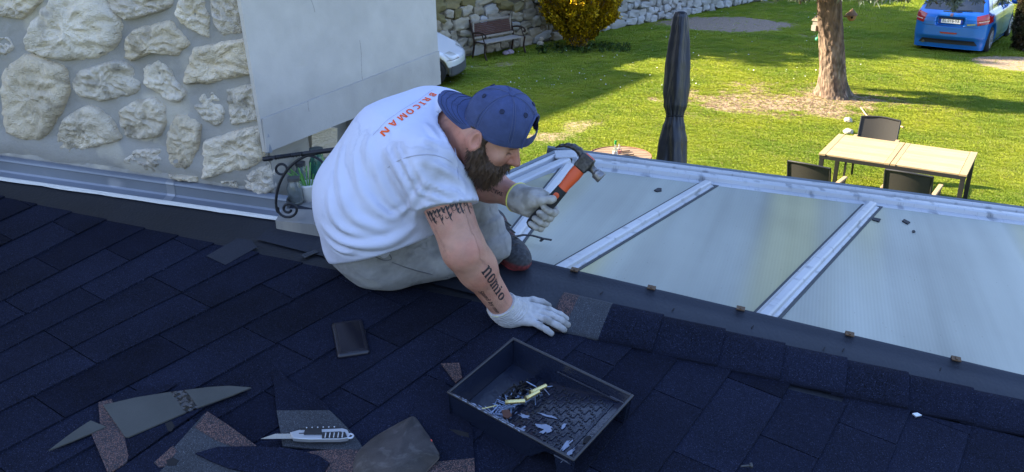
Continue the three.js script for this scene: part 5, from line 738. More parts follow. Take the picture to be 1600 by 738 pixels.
// ---------------------------------------------------------------- the man crouching on the roof edge
const J = atD, CX = RT, CY = UP, CZ = F.clone().negate();
const hR = (p) => p.clone().sub(RP).dot(RN);
const cam3 = (a, b, c) => V(0, 0, 0).addScaledVector(CX, a).addScaledVector(CY, b).addScaledVector(CZ, c);
const JH = onRoof; // pixel + height above the roof
const B = {
  pelvis: JH(588, 366, .135), hipR: JH(602, 392, .1), hipL: JH(636, 340, .12), waist: J(592, 312, 2.42), chest: J(640, 248, 2.36), upper: J(686, 208, 2.38),
  shR: J(676, 260, 2.19), shL: J(744, 205, 2.52), neck: J(712, 200, 2.32), skull: J(750, 212, 2.2),
  elR: J(725, 391, 2.22), wrR: JH(787, 482, .05), elL: J(744, 280, 2.42), wrL: J(814, 311, 2.29),
  knR: JH(752, 387, .085), anR: JH(618, 420, .058), knL: JH(735, 304, .25), anL: JH(772, 380, .12), toeL: JH(812, 424, .03),
};
const person = thing('person', 'bearded man in white T-shirt and backwards blue cap crouching with a hammer in hand', 'person');
// head frame: facing right and down, crown leaning a little towards the viewer
const hf = cam3(.80, -.60, 0).normalize(), T0 = .5, up0 = cam3(.60, .80, 0), hu = up0.clone().multiplyScalar(Math.cos(T0)).addScaledVector(CZ, Math.sin(T0)); hu.addScaledVector(hf, -hu.dot(hf)).normalize();
const hr = hu.clone().cross(hf).normalize(); if (hr.dot(CZ) < 0) hr.negate();
const HC = J(764, 208, 2.17), HS = .87;
const toHead = (x, y, z) => { const a = x - HC.x, b = y - HC.y, c = z - HC.z; const v = (a * hu.x + b * hu.y + c * hu.z) / HS; return [(a * hr.x + b * hr.y + c * hr.z) / HS, v < -.025 ? -.025 + (v + .025) * 1.0 : v, (a * hf.x + b * hf.y + c * hf.z) / HS]; };
const fromHead = (x, y, z) => HC.clone().addScaledVector(hr, x * HS).addScaledVector(hu, y * HS).addScaledVector(hf, z * HS);
const e0 = (cx, cy, cz, rx, ry, rz) => ell({ x: cx, y: cy, z: cz }, [rx, ry, rz]);
const cranL = e0(0, .04, -.002, .075, .085, .086), faceL = e0(0, -.03, .022, .063, .088, .072), jawL = cap(V(-.03, -.088, .03), V(.03, -.088, .03), .036), chinL = e0(0, -.1, .06, .026, .022, .022);
const noseL = cap(V(0, .014, .086), V(0, -.024, .114), .0095, .0135), alaL = [cap(V(.011, -.03, .097), V(.006, -.027, .104), .0085), cap(V(-.011, -.03, .097), V(-.006, -.027, .104), .0085)];
const browL = cap(V(-.036, .027, .074), V(.036, .027, .074), .0135), cheeks = [e0(.04, -.026, .062, .022, .024, .02), e0(-.04, -.026, .062, .022, .024, .02)];
const sock = [e0(.031, .006, .095, .017, .0115, .02), e0(-.031, .006, .095, .017, .0115, .02)], eyes = [e0(.031, .006, .067, .014, .0125, .0135), e0(-.031, .006, .067, .014, .0125, .0135)];
const lipsL = cap(V(-.02, -.062, .083), V(.02, -.062, .083), .009);
const earOne = (s) => { const M = [V(1, 0, -.35 * s * s).normalize(), V(0, 1, -.15).normalize(), V(.33, .15, 1).normalize()]; if (s < 0) M.forEach((m) => { m.x *= -1; }); const o = ell(V(s * .082, -.008, -.012), [.0105, .033, .021], M), dish = ell(V(s * .0925, -.003, -.008), [.0085, .021, .0125], M), rim = ell(V(s * .0835, -.03, -.004), [.007, .011, .008], M), tr = cap(V(s * .078, -.01, .008), V(s * .081, -.014, .006), .006); return (x, y, z) => smin(smin(smax(o(x, y, z), -dish(x, y, z), .006), rim(x, y, z), .008), tr(x, y, z), .006); };
const earsL = [earOne(1), earOne(-1)];
const headLocal = (x, y, z) => {
  let d = smin(cranL(x, y, z), faceL(x, y, z), .04); d = smin(d, jawL(x, y, z), .035); d = smin(d, chinL(x, y, z), .025); d = smin(d, browL(x, y, z), .02); for (const c of cheeks) d = smin(d, c(x, y, z), .025);
  for (const c of sock) d = smax(d, -c(x, y, z), .012); d = smin(d, noseL(x, y, z), .012); for (const c of alaL) d = smin(d, c(x, y, z), .006); for (const c of eyes) d = smin(d, c(x, y, z), .003); d = smin(d, lipsL(x, y, z), .012);
  for (const c of earsL) d = smin(d, c(x, y, z), .009); return d;
};
const headF = (x, y, z) => { const [a, b, c] = toHead(x, y, z); return headLocal(a, b, c) * HS; };
// torso, neck and arms
const bodyParts = [cap(B.pelvis, B.waist, 0.1161, 0.1331), cap(B.waist, B.chest, 0.1331, 0.1300), cap(B.chest, B.upper, 0.1300, 0.0890), cap(B.shR, B.shL, 0.0581, 0.0581), cap(B.upper, B.neck, 0.0851, 0.0581)];
const nk = cap(B.neck, fromHead(0, -.035, -.03), 0.0657, 0.0594), trap = cap(B.upper, B.neck, 0.0900, 0.0630);
const armR = [cap(B.shR, B.elR, 0.0685, 0.0532), cap(B.elR.clone().lerp(B.shR, .0), B.wrR, 0.0508, 0.0347), ell(B.elR.clone().lerp(B.wrR, .28).addScaledVector(CX, .004), [.05, .055, .05])];
const armL = [cap(B.shL, B.elL, 0.0651, 0.0465), cap(B.elL, B.wrL, 0.0437, 0.0316), ell(B.elL.clone().lerp(B.wrL, .3), [.046, .046, .046])];
const legsB = [cap(B.hipR, B.knR, 0.0576, 0.0324), cap(B.knR, B.anR, 0.0360, 0.0259), cap(B.hipL, B.knL, 0.0576, 0.0324), cap(B.knL, B.anL, 0.0346, 0.0259)];
const armRF = union(armR, .03), armLF = union(armL, .03);
const bodyF = (x, y, z) => { let d = union(bodyParts, .06)(x, y, z); d = smin(d, nk(x, y, z), .035); d = smin(d, armRF(x, y, z), .03); d = smin(d, armLF(x, y, z), .03); for (const l of legsB) d = smin(d, l(x, y, z), .03); return smin(d, headF(x, y, z), .015); };
const skinCol = (x, y, z) => {
  const [a, b, c] = toHead(x, y, z); let k = [.43, .235, .175]; const m = 1 + .16 * n3(x * 38, y * 38, z * 38) + .07 * n3(x * 110, y * 110, z * 110); let red = .3 + .9 * n3(x * 14, y * 14, z * 14) + .5 * n3(x * 45, y * 45, z * 45);
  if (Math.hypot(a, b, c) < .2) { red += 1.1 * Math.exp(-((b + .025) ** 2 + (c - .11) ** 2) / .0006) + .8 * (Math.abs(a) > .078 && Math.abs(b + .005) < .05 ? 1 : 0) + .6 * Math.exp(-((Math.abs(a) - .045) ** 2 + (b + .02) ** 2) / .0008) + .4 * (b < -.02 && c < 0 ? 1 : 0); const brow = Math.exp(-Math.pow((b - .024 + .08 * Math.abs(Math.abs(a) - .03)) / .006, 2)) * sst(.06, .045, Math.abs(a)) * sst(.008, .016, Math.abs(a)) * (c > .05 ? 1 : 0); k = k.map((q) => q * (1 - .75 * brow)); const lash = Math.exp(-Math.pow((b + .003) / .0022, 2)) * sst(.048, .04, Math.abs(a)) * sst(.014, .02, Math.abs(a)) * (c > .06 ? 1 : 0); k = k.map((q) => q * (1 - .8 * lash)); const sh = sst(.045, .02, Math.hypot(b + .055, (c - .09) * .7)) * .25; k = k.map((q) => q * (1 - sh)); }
  red = clamp(red, 0, 1.2); return [k[0] * m * (1 - .02 * red), k[1] * m * (1 - .2 * red), k[2] * m * (1 - .22 * red)];
};
const bb = (ps, r) => { const mn = V(1e9, 1e9, 1e9), mx = V(-1e9, -1e9, -1e9); ps.forEach((p) => { mn.min(p); mx.max(p); }); return [mn.subScalar(r), mx.addScalar(r)]; };
{
  const torso = (x, y, z) => { let d = union(bodyParts, .06)(x, y, z); d = smin(d, nk(x, y, z), .035); for (const l of legsB) d = smin(d, l(x, y, z), .03); return d; };
  const lim = (f) => f, g1 = nets(torso, ...bb([B.pelvis, B.chest, B.upper, B.shR, B.shL, B.neck, B.knL, B.anR, B.knR, B.anL], .22), .014, skinCol);
  const g2 = nets((x, y, z) => Math.max(armRF(x, y, z), 0 - 1), ...bb([B.shR, B.elR, B.wrR], .1), .006, skinCol), g3 = nets(armLF, ...bb([B.shL, B.elL, B.wrL], .09), .006, skinCol);
  const hd = nets((x, y, z) => smin(headF(x, y, z), nk(x, y, z), .03), ...bb([fromHead(.1, .15, .13), fromHead(-.1, -.15, -.13), fromHead(.1, -.15, -.13), fromHead(-.1, .15, .13), B.neck], .04), .0032, skinCol);
  const all = [g1, g2, g3, hd].map((g) => g.toNonIndexed()); const skin = new THREE.MeshPhysicalMaterial({ vertexColors: true, roughness: .52, sheen: .15, specularIntensity: .6, bumpMap: tex(256, 256, (u, v, i, j) => .6 * pf(u, v, 60, 801, 2) + .4 * hash(i, j, 4), [9, 9], false), bumpScale: .0012 });
  var body = mesh('body', mergeGeometries(all), skin, person);
}
const CFc = hf.clone().multiplyScalar(Math.cos(.22)).addScaledVector(hu, Math.sin(.22)).normalize(), CU1 = hu.clone().multiplyScalar(Math.cos(.22)).addScaledVector(hf, -Math.sin(.22)).normalize(), CUc = CU1.clone().multiplyScalar(Math.cos(.30)).addScaledVector(hr, Math.sin(.30)).normalize(), CCc = fromHead(0, .046, .02);
// beard, hair
const beardRoot = [[.069, .012, .004], [.068, -.035, .008], [.059, -.07, .026], [.034, -.082, .056], [0, -.088, .064]];
const beardList = []; for (const s of [-1, 1]) { for (let i = 0; i < beardRoot.length - 1; i++) { const a = beardRoot[i], b = beardRoot[i + 1], r = [.010, .018, .0235, .0245, .0235]; beardList.push(cap(V(s * a[0], a[1], a[2]), V(s * b[0], b[1], b[2]), r[i], r[i + 1])); } beardList.push(cap(V(s * .034, -.075, .066), V(s * .008, -.047, .094), .014, .0095)); beardList.push(cap(V(s * .034, -.07, .066), V(s * .03, -.105, .07), .018, .026)); beardList.push(e0(s * .045, -.07, .045, .03, .035, .035)); } beardList.push(e0(0, -.094, .058, .032, .02, .028));
const beardF0 = union(beardList, .02), mouthGap = cap(V(-.016, -.062, .102), V(.016, -.062, .102), .007);
const beardLocal = (x, y, z) => { let d = beardF0(x, y, z); d = smax(d, -mouthGap(x, y, z), .008); const w = n3(x * 60, y * 34, z * 60), w2 = n3(x * 130 + 3, y * 70, z * 130); return d - .0045 * w - .003 * w2 - .002; };
{
  const f = (x, y, z) => { const [a, b, c] = toHead(x, y, z); return beardLocal(a, b, c) * HS; };
  const hm = std({ vertexColors: true, roughness: .7 });
  const col = (x, y, z) => { const k = .75 + .5 * n3(x * 70, y * 50, z * 70) + .3 * n3(x * 160, y * 100, z * 160); return [.046 * k, .025 * k, .016 * k]; };
  const bx = bb([fromHead(.1, .03, .1), fromHead(-.1, -.19, -.02), fromHead(.1, -.19, .12), fromHead(-.1, .03, .0)], .02);
  const g = nets(f, ...bx, .0042, col), bd = mesh('beard', g, hm, person);
  // loose strands
  const p = g.attributes.position, nn = g.attributes.normal, st = []; const pp = [], id = [], cc = [], no = [];
  for (let k = 0; k < 5200; k++) { const i = Math.floor(rnd() * p.count), q = V(p.getX(i), p.getY(i), p.getZ(i)), n = V(nn.getX(i), nn.getY(i), nn.getZ(i)), [a, b, c] = toHead(q.x, q.y, q.z), dn = hu.clone().multiplyScalar(-1).addScaledVector(hf, .25), d = dn.clone().addScaledVector(n, .55).add(V(rr(-.4, .4), rr(-.4, .4), rr(-.4, .4))).normalize(), L = rr(.008, .019) * (b > -.02 ? .5 : 1), s = d.clone().cross(n).normalize().multiplyScalar(.0007), o = pp.length / 3, e = q.clone().addScaledVector(d, L), mdp = q.clone().lerp(e, .5).addScaledVector(n, .001); for (const z of [q.clone().sub(s), q.clone().add(s), mdp.clone().add(s), mdp.clone().sub(s), e]) { pp.push(z.x, z.y, z.z); no.push(n.x, n.y, n.z); const kk = rr(.6, 1.7); cc.push(.055 * kk, .03 * kk, .018 * kk); } id.push(o, o + 1, o + 2, o, o + 2, o + 3, o + 3, o + 2, o + 4); }
  const sg = new THREE.BufferGeometry(); sg.setAttribute('position', new THREE.Float32BufferAttribute(pp, 3)); sg.setAttribute('normal', new THREE.Float32BufferAttribute(no, 3)); sg.setAttribute('color', new THREE.Float32BufferAttribute(cc, 3)); sg.setIndex(id); const sm = mesh('beard_hairs', sg, hm, bd); sm.userData.kind = 'stuff';
  // dark hair under the cap: nape, sideburns, fringe seen in the cap's opening
  const hair = (x, y, z) => { const [a, b, c] = toHead(x, y, z); let d = cranL(a, b, c) - .0065 - .002 * n3(a * 90, b * 45, c * 90); const side = -(b - (.015 + (c < -.02 ? -.045 * sst(-.02, -.08, c) : 0) + (c > .0 ? .04 * sst(.0, .05, c) : 0))); d = smax(d, side, .006); const cp = ((x - CCc.x) * CUc.x + (y - CCc.y) * CUc.y + (z - CCc.z) * CUc.z) / HS; return smax(d, cp - .012 - (c > .03 ? .05 : 0), .004) * HS; };
  const g2 = nets(hair, ...bb([fromHead(.09, .14, .1), fromHead(-.09, -.06, -.13), fromHead(.09, -.06, -.13), fromHead(-.09, .14, .1)], .02), .0045, col); mesh('hair', g2, hm, person);
  const sb = cap(V(.0725, .03, .012), V(.07, -.02, .008), .0085, .01), sb2 = cap(V(-.0725, .03, .012), V(-.07, -.02, .008), .0085, .01); mesh('sideburns', nets((x, y, z) => { const [a, b, c] = toHead(x, y, z); return (Math.min(sb(a, b, c), sb2(a, b, c)) - .002 * n3(a * 120, b * 60, c * 120)) * HS; }, ...bb([fromHead(.09, .05, .03), fromHead(-.09, -.04, -.01)], .02), .004, col), hm, person.children[2]);
}
{ // backwards cap: crown of six panels, strap opening over the brow, bill towards the nape
  const cf = hf.clone().multiplyScalar(Math.cos(.22)).addScaledVector(hu, Math.sin(.22)).normalize(), cu1 = hu.clone().multiplyScalar(Math.cos(.22)).addScaledVector(hf, -Math.sin(.22)).normalize(), cu0 = cu1.clone().multiplyScalar(Math.cos(.30)).addScaledVector(hr, Math.sin(.30)).normalize(), cr = hr.clone().multiplyScalar(Math.cos(.30)).addScaledVector(cu1, -Math.sin(.30)).normalize();
  const CC = fromHead(0, .046, .02), at = (x, y, z) => CC.clone().addScaledVector(cr, x).addScaledVector(cu0, y).addScaledVector(cf, z);
  const A = .086 * HS, Cc = .099 * HS, Hh = .112 * HS;
  const surf = (th, ph, o = 0) => { const Ck = Math.cos(th) < 0 ? Cc * 1.13 : Cc; // th around from the strap (front of the face) , ph 0 rim .. 1 top
    const e = Math.pow(Math.sin((1 - ph) * Math.PI / 2), .82), y = Hh * Math.pow(Math.sin(ph * Math.PI / 2), .86); const seam = -.0016 * Math.exp(-Math.pow(Math.sin(th * 3) / .06, 2)) * (ph < .97 ? 1 : 0), puff = 1 + .022 * Math.pow(Math.abs(Math.sin(th * 3)), .7) * (1 - ph), wr = .0014 * n3(Math.sin(th) * 5, ph * 6, Math.cos(th) * 5); const k = puff * (1 + (seam + wr + o) / .1); return at(Math.sin(th) * A * e * k, y + o * ph + (ph < .15 ? -.004 : 0) * (1 - ph / .15), Math.cos(th) * Ck * e * k); };
  const denim = tex(512, 512, (u, v, i, j) => { const w = (i + j) % 4 < 2 ? 1.06 : .94, f = .78 + .45 * pf(u, v, 6, 831, 5), h = .9 + .2 * hash(i, j, 9); return [.038 * w * f * h, .058 * w * f * h, .155 * w * f * h]; }, [2, 2]);
  const cm = std({ map: denim, roughness: .85, bumpMap: tex(128, 128, (u, v, i, j) => ((i + j) % 4 < 2 ? 1 : .3) * .6 + .4 * hash(i, j, 3), [14, 14], false), bumpScale: .0006, side: THREE.DoubleSide }), dark = std({ color: rgb(.014, .022, .065), roughness: .9 });
  const open = (th) => Math.abs(th) < .62 ? .43 * Math.sqrt(Math.max(0, 1 - Math.pow(th / .62, 2))) : 0; // arch over the strap
  const capO = grid(120, 40, (u, v) => { const th = (u - .5) * 6.2832, p0 = open(th); return surf(th, p0 + (1 - p0) * v); }, (u, v) => [u * 3, v]);
  const crown = mesh('cap', capO, cm, person);
  mesh('lining', grid(80, 24, (u, v) => { const th = (u - .5) * 6.2832, p0 = open(th); return surf(th, p0 + (1 - p0) * v * .99, -.003); }), dark, crown);
  const arch = []; for (let i = 0; i <= 24; i++) { const th = mix(-.64, .64, i / 24); arch.push(surf(th, open(th), .001)); } mesh('arch_binding', tube(arch, .0035, 60, 6), cm, crown);
  mesh('strap', grid(24, 4, (u, v) => { const th = mix(-.7, .7, u); return surf(th, .002 + .13 * v, .0005 + .001 * Math.sin(v * 3.14)); }, (u, v) => [u, v * .2]), cm, crown);
  mesh('rim_binding', grid(100, 4, (u, v) => { const th = mix(.6, 6.2832 - .6, u); return surf(th, .0 + .075 * v, .0008 + .001 * Math.sin(v * 3.14)); }, (u, v) => [u * 3, v * .2]), cm, crown);
  mesh('button', new THREE.SphereGeometry(.0085, 16, 10).scale(1, .5, 1).applyQuaternion(new THREE.Quaternion().setFromUnitVectors(V(0, 1, 0), cu0)).translate(...at(0, Hh + .001, 0).toArray()), cm, crown);
  const stc = std({ color: rgb(.012, .018, .05), roughness: .9 }); const ey = []; for (let k = 0; k < 6; k++) { const th = (k + .5) * Math.PI / 3, q = surf(th, .56, .0012), q2 = surf(th, .6, .0012); const n = q.clone().sub(at(0, .02, 0)).normalize(); const g = new THREE.TorusGeometry(.0048, .0017, 6, 14).applyQuaternion(new THREE.Quaternion().setFromUnitVectors(V(0, 0, 1), n)).translate(q.x, q.y, q.z); mesh('eyelet', [g, cyl(.0045, .0045, .002, 12).rotateX(Math.PI / 2).applyQuaternion(new THREE.Quaternion().setFromUnitVectors(V(0, 0, 1), n)).translate(q.x, q.y, q.z)], stc, crown); }
  const seams = []; for (let k = 0; k < 6; k++) for (const s of [-.045, .045]) { const pts = []; for (let i = 0; i <= 16; i++) { const ph = mix(Math.max(.06, open(((k * Math.PI / 3 + s + Math.PI) % 6.2832) - Math.PI) + .02), .96, i / 16); pts.push(surf(k * Math.PI / 3 + s * (1 + .4 / (1.05 - ph) * .1), ph, .0006)); } seams.push(tube(pts, .0007, 30, 4)); } const sm = mesh('stitching', seams, std({ color: rgb(.075, .095, .19), roughness: .9 }), crown); sm.userData.kind = 'stuff';
  const lett = mesh('embroidery', onField((x, y, z) => { const q = V(x, y, z).sub(CC), a = q.dot(cr), b = q.dot(cu0), c = q.dot(cf); return ell(V(0, 0, 0), [A * 1.02, Hh * 1.02, Cc * 1.02])(a, b, c); }, 20, 4, (u, v) => { const th = mix(.25, .85, u), p = at(Math.sin(th) * .2, .057 - v * .008, Math.cos(th) * .2); return [p, at(0, .05, 0).sub(p).normalize()]; }, .0012), std({ map: canvasTex(256, 32, (g, w, h) => { g.clearRect(0, 0, w, h); g.fillStyle = '#0c1030'; g.fillRect(6, 12, w - 12, 7); g.font = 'bold 24px sans-serif'; g.fillText('~~~~', 30, 24); }), transparent: true, alphaTest: .4, roughness: .9 }), crown);
  // bill: curved plate leaving the rim at the back, dipping at its sides
  const bill = (u, v, o) => { const t = (u - .5) * 2, th = Math.PI + t * .98, q = surf(th, 0), ex = Math.sqrt(Math.max(0, 1 - Math.pow(Math.abs(t), 2.6))), L = .08 * ex; const p = q.clone().addScaledVector(cf, -L * v).addScaledVector(cu0, .004 - .013 * t * t * v - .004 * v + .01 * (1 - t * t) * v + o); return p; };
  const th2 = .0022; mesh('bill', [grid(40, 12, (u, v) => bill(u, v, th2), (u, v) => [u, v * .5]), grid(40, 12, (u, v) => bill(u, v, -th2), (u, v) => [u, v * .5]), grid(40, 1, (u, v) => bill(u, 1, mix(th2, -th2, v)), (u, v) => [u, v * .02])], cm, crown);
  const bs = []; for (const k of [.3, .5, .7, .88]) { const pts = []; for (let i = 2; i <= 38; i++) pts.push(bill(i / 40, k, th2 + .0004)); bs.push(tube(pts, .0006, 60, 4)); } mesh('bill_stitching', bs, stc, crown).userData.kind = 'stuff';
}
// ---------------------------------------------------------------- white T-shirt
const armDirR = B.elR.clone().sub(B.shR).normalize(), armDirL = B.elL.clone().sub(B.shL).normalize();
const hemP = J(680, 325, 2.17), hemN = cam3(.17, -.97, .05).normalize();
const shirtHemP = J(600, 390, 2.4), shirtHemN = cam3(.33, -.93, -.15).normalize();
const torsoS = [cap(B.pelvis.clone().addScaledVector(CX, -.005), B.waist, 0.1548, 0.1665), cap(B.waist, B.chest, 0.1665, 0.1647), cap(B.chest, B.upper, 0.1647, 0.1152), cap(B.shR.clone().lerp(B.upper, .1), B.shL, 0.0828, 0.0810), cap(B.upper, B.neck, 0.1080, 0.0720), ell(J(612, 330, 2.40), [.153, .153, .153])];
const sleeveR = cap(B.shR, B.shR.clone().addScaledVector(armDirR, .19), 0.084, 0.079), sleeveRin = cap(B.shR.clone().addScaledVector(armDirR, .07), B.shR.clone().addScaledVector(armDirR, .4), 0.0720, 0.0666), sleeveL = cap(B.shL, B.shL.clone().addScaledVector(armDirL, .13), 0.0792, 0.0720);
const folds = [ // [pixel path, width, height] of the creases in the cotton
  [[[648, 262], [668, 284], [692, 298], [718, 303]], .0085, .006], [[[652, 248], [688, 262], [722, 284], [732, 300]], .009, .0065], [[[655, 275], [672, 300], [690, 314]], .008, .0045], [[[602, 232], [618, 262], [636, 296], [648, 330]], .012, .008], [[[616, 226], [628, 252], [642, 280], [650, 300]], .008, .005],
  [[[578, 226], [590, 270], [610, 310], [640, 340]], .012, .007], [[[552, 240], [562, 290], [586, 328], [632, 350]], .013, .007], [[[530, 260], [536, 312], [560, 345], [612, 360]], .012, .0065], [[[512, 290], [518, 335], [540, 362], [590, 372]], .011, .0055],
  [[[500, 348], [526, 374], [566, 384], [612, 378], [652, 352]], .013, .011], [[[506, 372], [530, 392], [560, 394]], .009, .006], [[[690, 172], [704, 198], [716, 226], [726, 252]], .0075, .006], [[[676, 180], [692, 208], [706, 236], [718, 262]], .0085, .005], [[[664, 190], [684, 214], [702, 236]], .008, .004],
  [[[640, 288], [664, 306], [700, 314]], .007, .004], [[[655, 214], [688, 228], [712, 252]], .008, .004], [[[585, 200], [572, 235], [578, 275]], .012, .004], [[[640, 322], [654, 302], [662, 284]], .009, .006], [[[700, 140], [690, 160], [694, 186]], .009, .006], [[[540, 215], [530, 250], [528, 290]], .012, .004], [[[600, 345], [622, 336], [645, 320]], .009, .005], [[[570, 300], [596, 330], [630, 345]], .008, .004],
];
const torsoS0 = union(torsoS, .07), smoothShirt = (x, y, z) => smin(torsoS0(x, y, z), smin(sleeveR(x, y, z), 9, .001), .055);
const foldList = []; for (const [path, w, h] of folds) { const pts = path.map(([x, y]) => march((a, b, c) => smoothShirt(a, b, c), CAMP, ray(x, y).normalize(), 6)).filter((q) => q); if (pts.length < 2) continue; const cv = new THREE.CatmullRomCurve3(pts); foldList.push([cv.getPoints(14), w, h, cv.getPoint(.5), cv.getLength() * .6 + w * 3]); }
const foldAt = (x, y, z) => { let f = 0; for (const [ps, w, h, m, rd] of foldList) { if (Math.abs(x - m.x) > rd || Math.abs(y - m.y) > rd || Math.abs(z - m.z) > rd) continue; let best = 1e9, bt = 0; for (let i = 0; i < 14; i++) { const a = ps[i], b = ps[i + 1], dx = b.x - a.x, dy = b.y - a.y, dz = b.z - a.z, px = x - a.x, py = y - a.y, pz = z - a.z, t = clamp((px * dx + py * dy + pz * dz) / (dx * dx + dy * dy + dz * dz)); const q = (px - t * dx) ** 2 + (py - t * dy) ** 2 + (pz - t * dz) ** 2; if (q < best) { best = q; bt = (i + t) / 14; } } const q = Math.sqrt(best); if (q < w * 3.5) { const e = Math.pow(Math.max(0, Math.sin(bt * Math.PI)), .7); f += h * e * (Math.exp(-Math.pow(q / w, 1.45) * 1.2) * 1.2 - .5 * Math.exp(-Math.pow((q - w * 1.9) / (w * .9), 2))); } } return f; };
const shirtF = (x, y, z) => {
  const sl = (x - hemP.x) * hemN.x + (y - hemP.y) * hemN.y + (z - hemP.z) * hemN.z;
  let d = smin(torsoS0(x, y, z), Math.min(smax(sleeveR(x, y, z), sl, .004), sleeveL(x, y, z)), .05);
  if (d < .05) d -= foldAt(x, y, z) + .0028 * n3(x * 9, y * 9, z * 9) + .0007 * n3(x * 24, y * 24, z * 24);
  const axL = (x - B.shL.x) * armDirL.x + (y - B.shL.y) * armDirL.y + (z - B.shL.z) * armDirL.z; if (axL > .1 && sleeveL(x, y, z) < .03 && torsoS0(x, y, z) > .02) d = Math.max(d, axL - .13);
  const hm = (x - shirtHemP.x) * shirtHemN.x + (y - shirtHemP.y) * shirtHemN.y + (z - shirtHemP.z) * shirtHemN.z; d = smax(d, hm, .008);
  const nx = cap1n(x, y, z); d = smax(d, -nx, .006); return d;
};
const collarA = B.neck.clone().lerp(fromHead(0, -.035, -.03), .12), cap1n0 = cap(collarA, fromHead(0, -.03, -.02), .078, .085), cap1n = (x, y, z) => cap1n0(x, y, z);
{
  const col = (x, y, z, a, b, c) => { const st = sst(.15, .6, fbm(x * 9, y * 9, z * 9, 3) + .1), dx = Math.hypot(x - dirtP.x, y - dirtP.y, z - dirtP.z), dirt = Math.exp(-dx * dx / .006) * (.5 + .8 * n3(x * 30, y * 30, z * 30)); const k = .97 - .07 * st, q = clamp(dirt * .35 + .05 * st, 0, .5); return [.53 * k * (1 - q), .56 * k * (1 - 1.1 * q), .71 * k * (1 - 1.35 * q)]; };
  const dirtP = march(smoothShirt, CAMP, ray(678, 268).normalize(), 6) ?? B.shR;
  const g = nets(shirtF, ...bb([B.pelvis, B.waist, B.chest, B.upper, B.shR, B.shL, B.neck], .22), .0078, col, 1);
  const cloth = std({ vertexColors: true, roughness: .9, bumpMap: tex(256, 256, (u, v, i, j) => .5 * pf(u, v, 40, 851, 3) + .5 * ((i % 3 + j % 3) / 4), [6, 6], false), bumpScale: .0008 });
  var shirt = mesh('t_shirt', g, cloth, person);
  const rib = []; for (let i = 0; i < 28; i++) { const a = i / 28 * 6.2832, ad = fromHead(0, -.035, -.03).sub(B.neck).normalize(), s = ad.clone().cross(CZ).normalize(), w = ad.clone().cross(s), c0 = collarA.clone().addScaledVector(ad, -.012), d = s.clone().multiplyScalar(Math.cos(a)).addScaledVector(w, Math.sin(a)); rib.push(c0.addScaledVector(d, .081)); } mesh('collar', tube(rib, .0065, 90, 8, true), std({ color: rgb(.54, .56, .68), roughness: .9 }), shirt);
  // sleeve and hem stitching as thin raised lines along the field
  const seamLine = (name, px, r = .0012) => { const pts = px.map(([x, y]) => { const q = march(shirtF, CAMP, ray(x, y).normalize(), 6); return q && q.addScaledVector(grad(shirtF, q), .0004); }).filter((q) => q); if (pts.length > 2) mesh(name, tube(pts, r, 50, 5), std({ color: rgb(.36, .37, .46), roughness: .9 }), shirt); };
  seamLine('sleeve_seam', [[606, 262], [625, 250], [650, 243], [676, 242], [700, 250], [714, 262], [716, 280]]); seamLine('shoulder_seam', [[716, 262], [712, 240], [706, 215], [702, 196]]); 
  // printed lettering across the shoulders, orange, running away from us
  const pc = march(shirtF, CAMP, ray(640, 172).normalize(), 6), n = grad(smoothShirt, pc, .02), sD = cam3(-.62, -.5, .55); sD.addScaledVector(n, -sD.dot(n)).normalize(); const tD = n.clone().cross(sD).normalize(); if (tD.dot(CX) < 0) tD.negate();
  const lt = canvasTex(1024, 256, (g2, w, h) => { g2.clearRect(0, 0, w, h); g2.fillStyle = '#e2571e'; g2.textAlign = 'center'; const word = 'BRICOMAN'; g2.font = 'bold 128px sans-serif'; let x = 70; for (let i = 0; i < word.length; i++) { const c = word[i], t = (x / w - .5) * 2; g2.save(); g2.translate(x + (c === 'I' ? 24 : 55), 178 - 60 * (1 - t * t) + 30); g2.rotate(t * .2); g2.fillText(c, 0, 0); g2.restore(); x += c === 'I' ? 58 : c === 'M' ? 132 : 116; } g2.strokeStyle = '#7d6f8f'; g2.lineWidth = 3; g2.beginPath(); for (let i = 0; i <= 40; i++) { const t = (i / 40 - .5) * 2, X = w / 2 + t * 480, Y = 236 - 44 * (1 - t * t); i ? g2.lineTo(X, Y) : g2.moveTo(X, Y); } g2.stroke(); });
  mesh('back_print', onField(shirtF, 70, 16, (u, v) => { const o = pc.clone().addScaledVector(sD, (u - .5) * .235).addScaledVector(tD, (v - .5) * .054).addScaledVector(n, .1); return [o, n.clone().negate()]; }, .0012, .5), std({ map: lt, transparent: true, alphaTest: .3, roughness: .85 }), shirt);
}
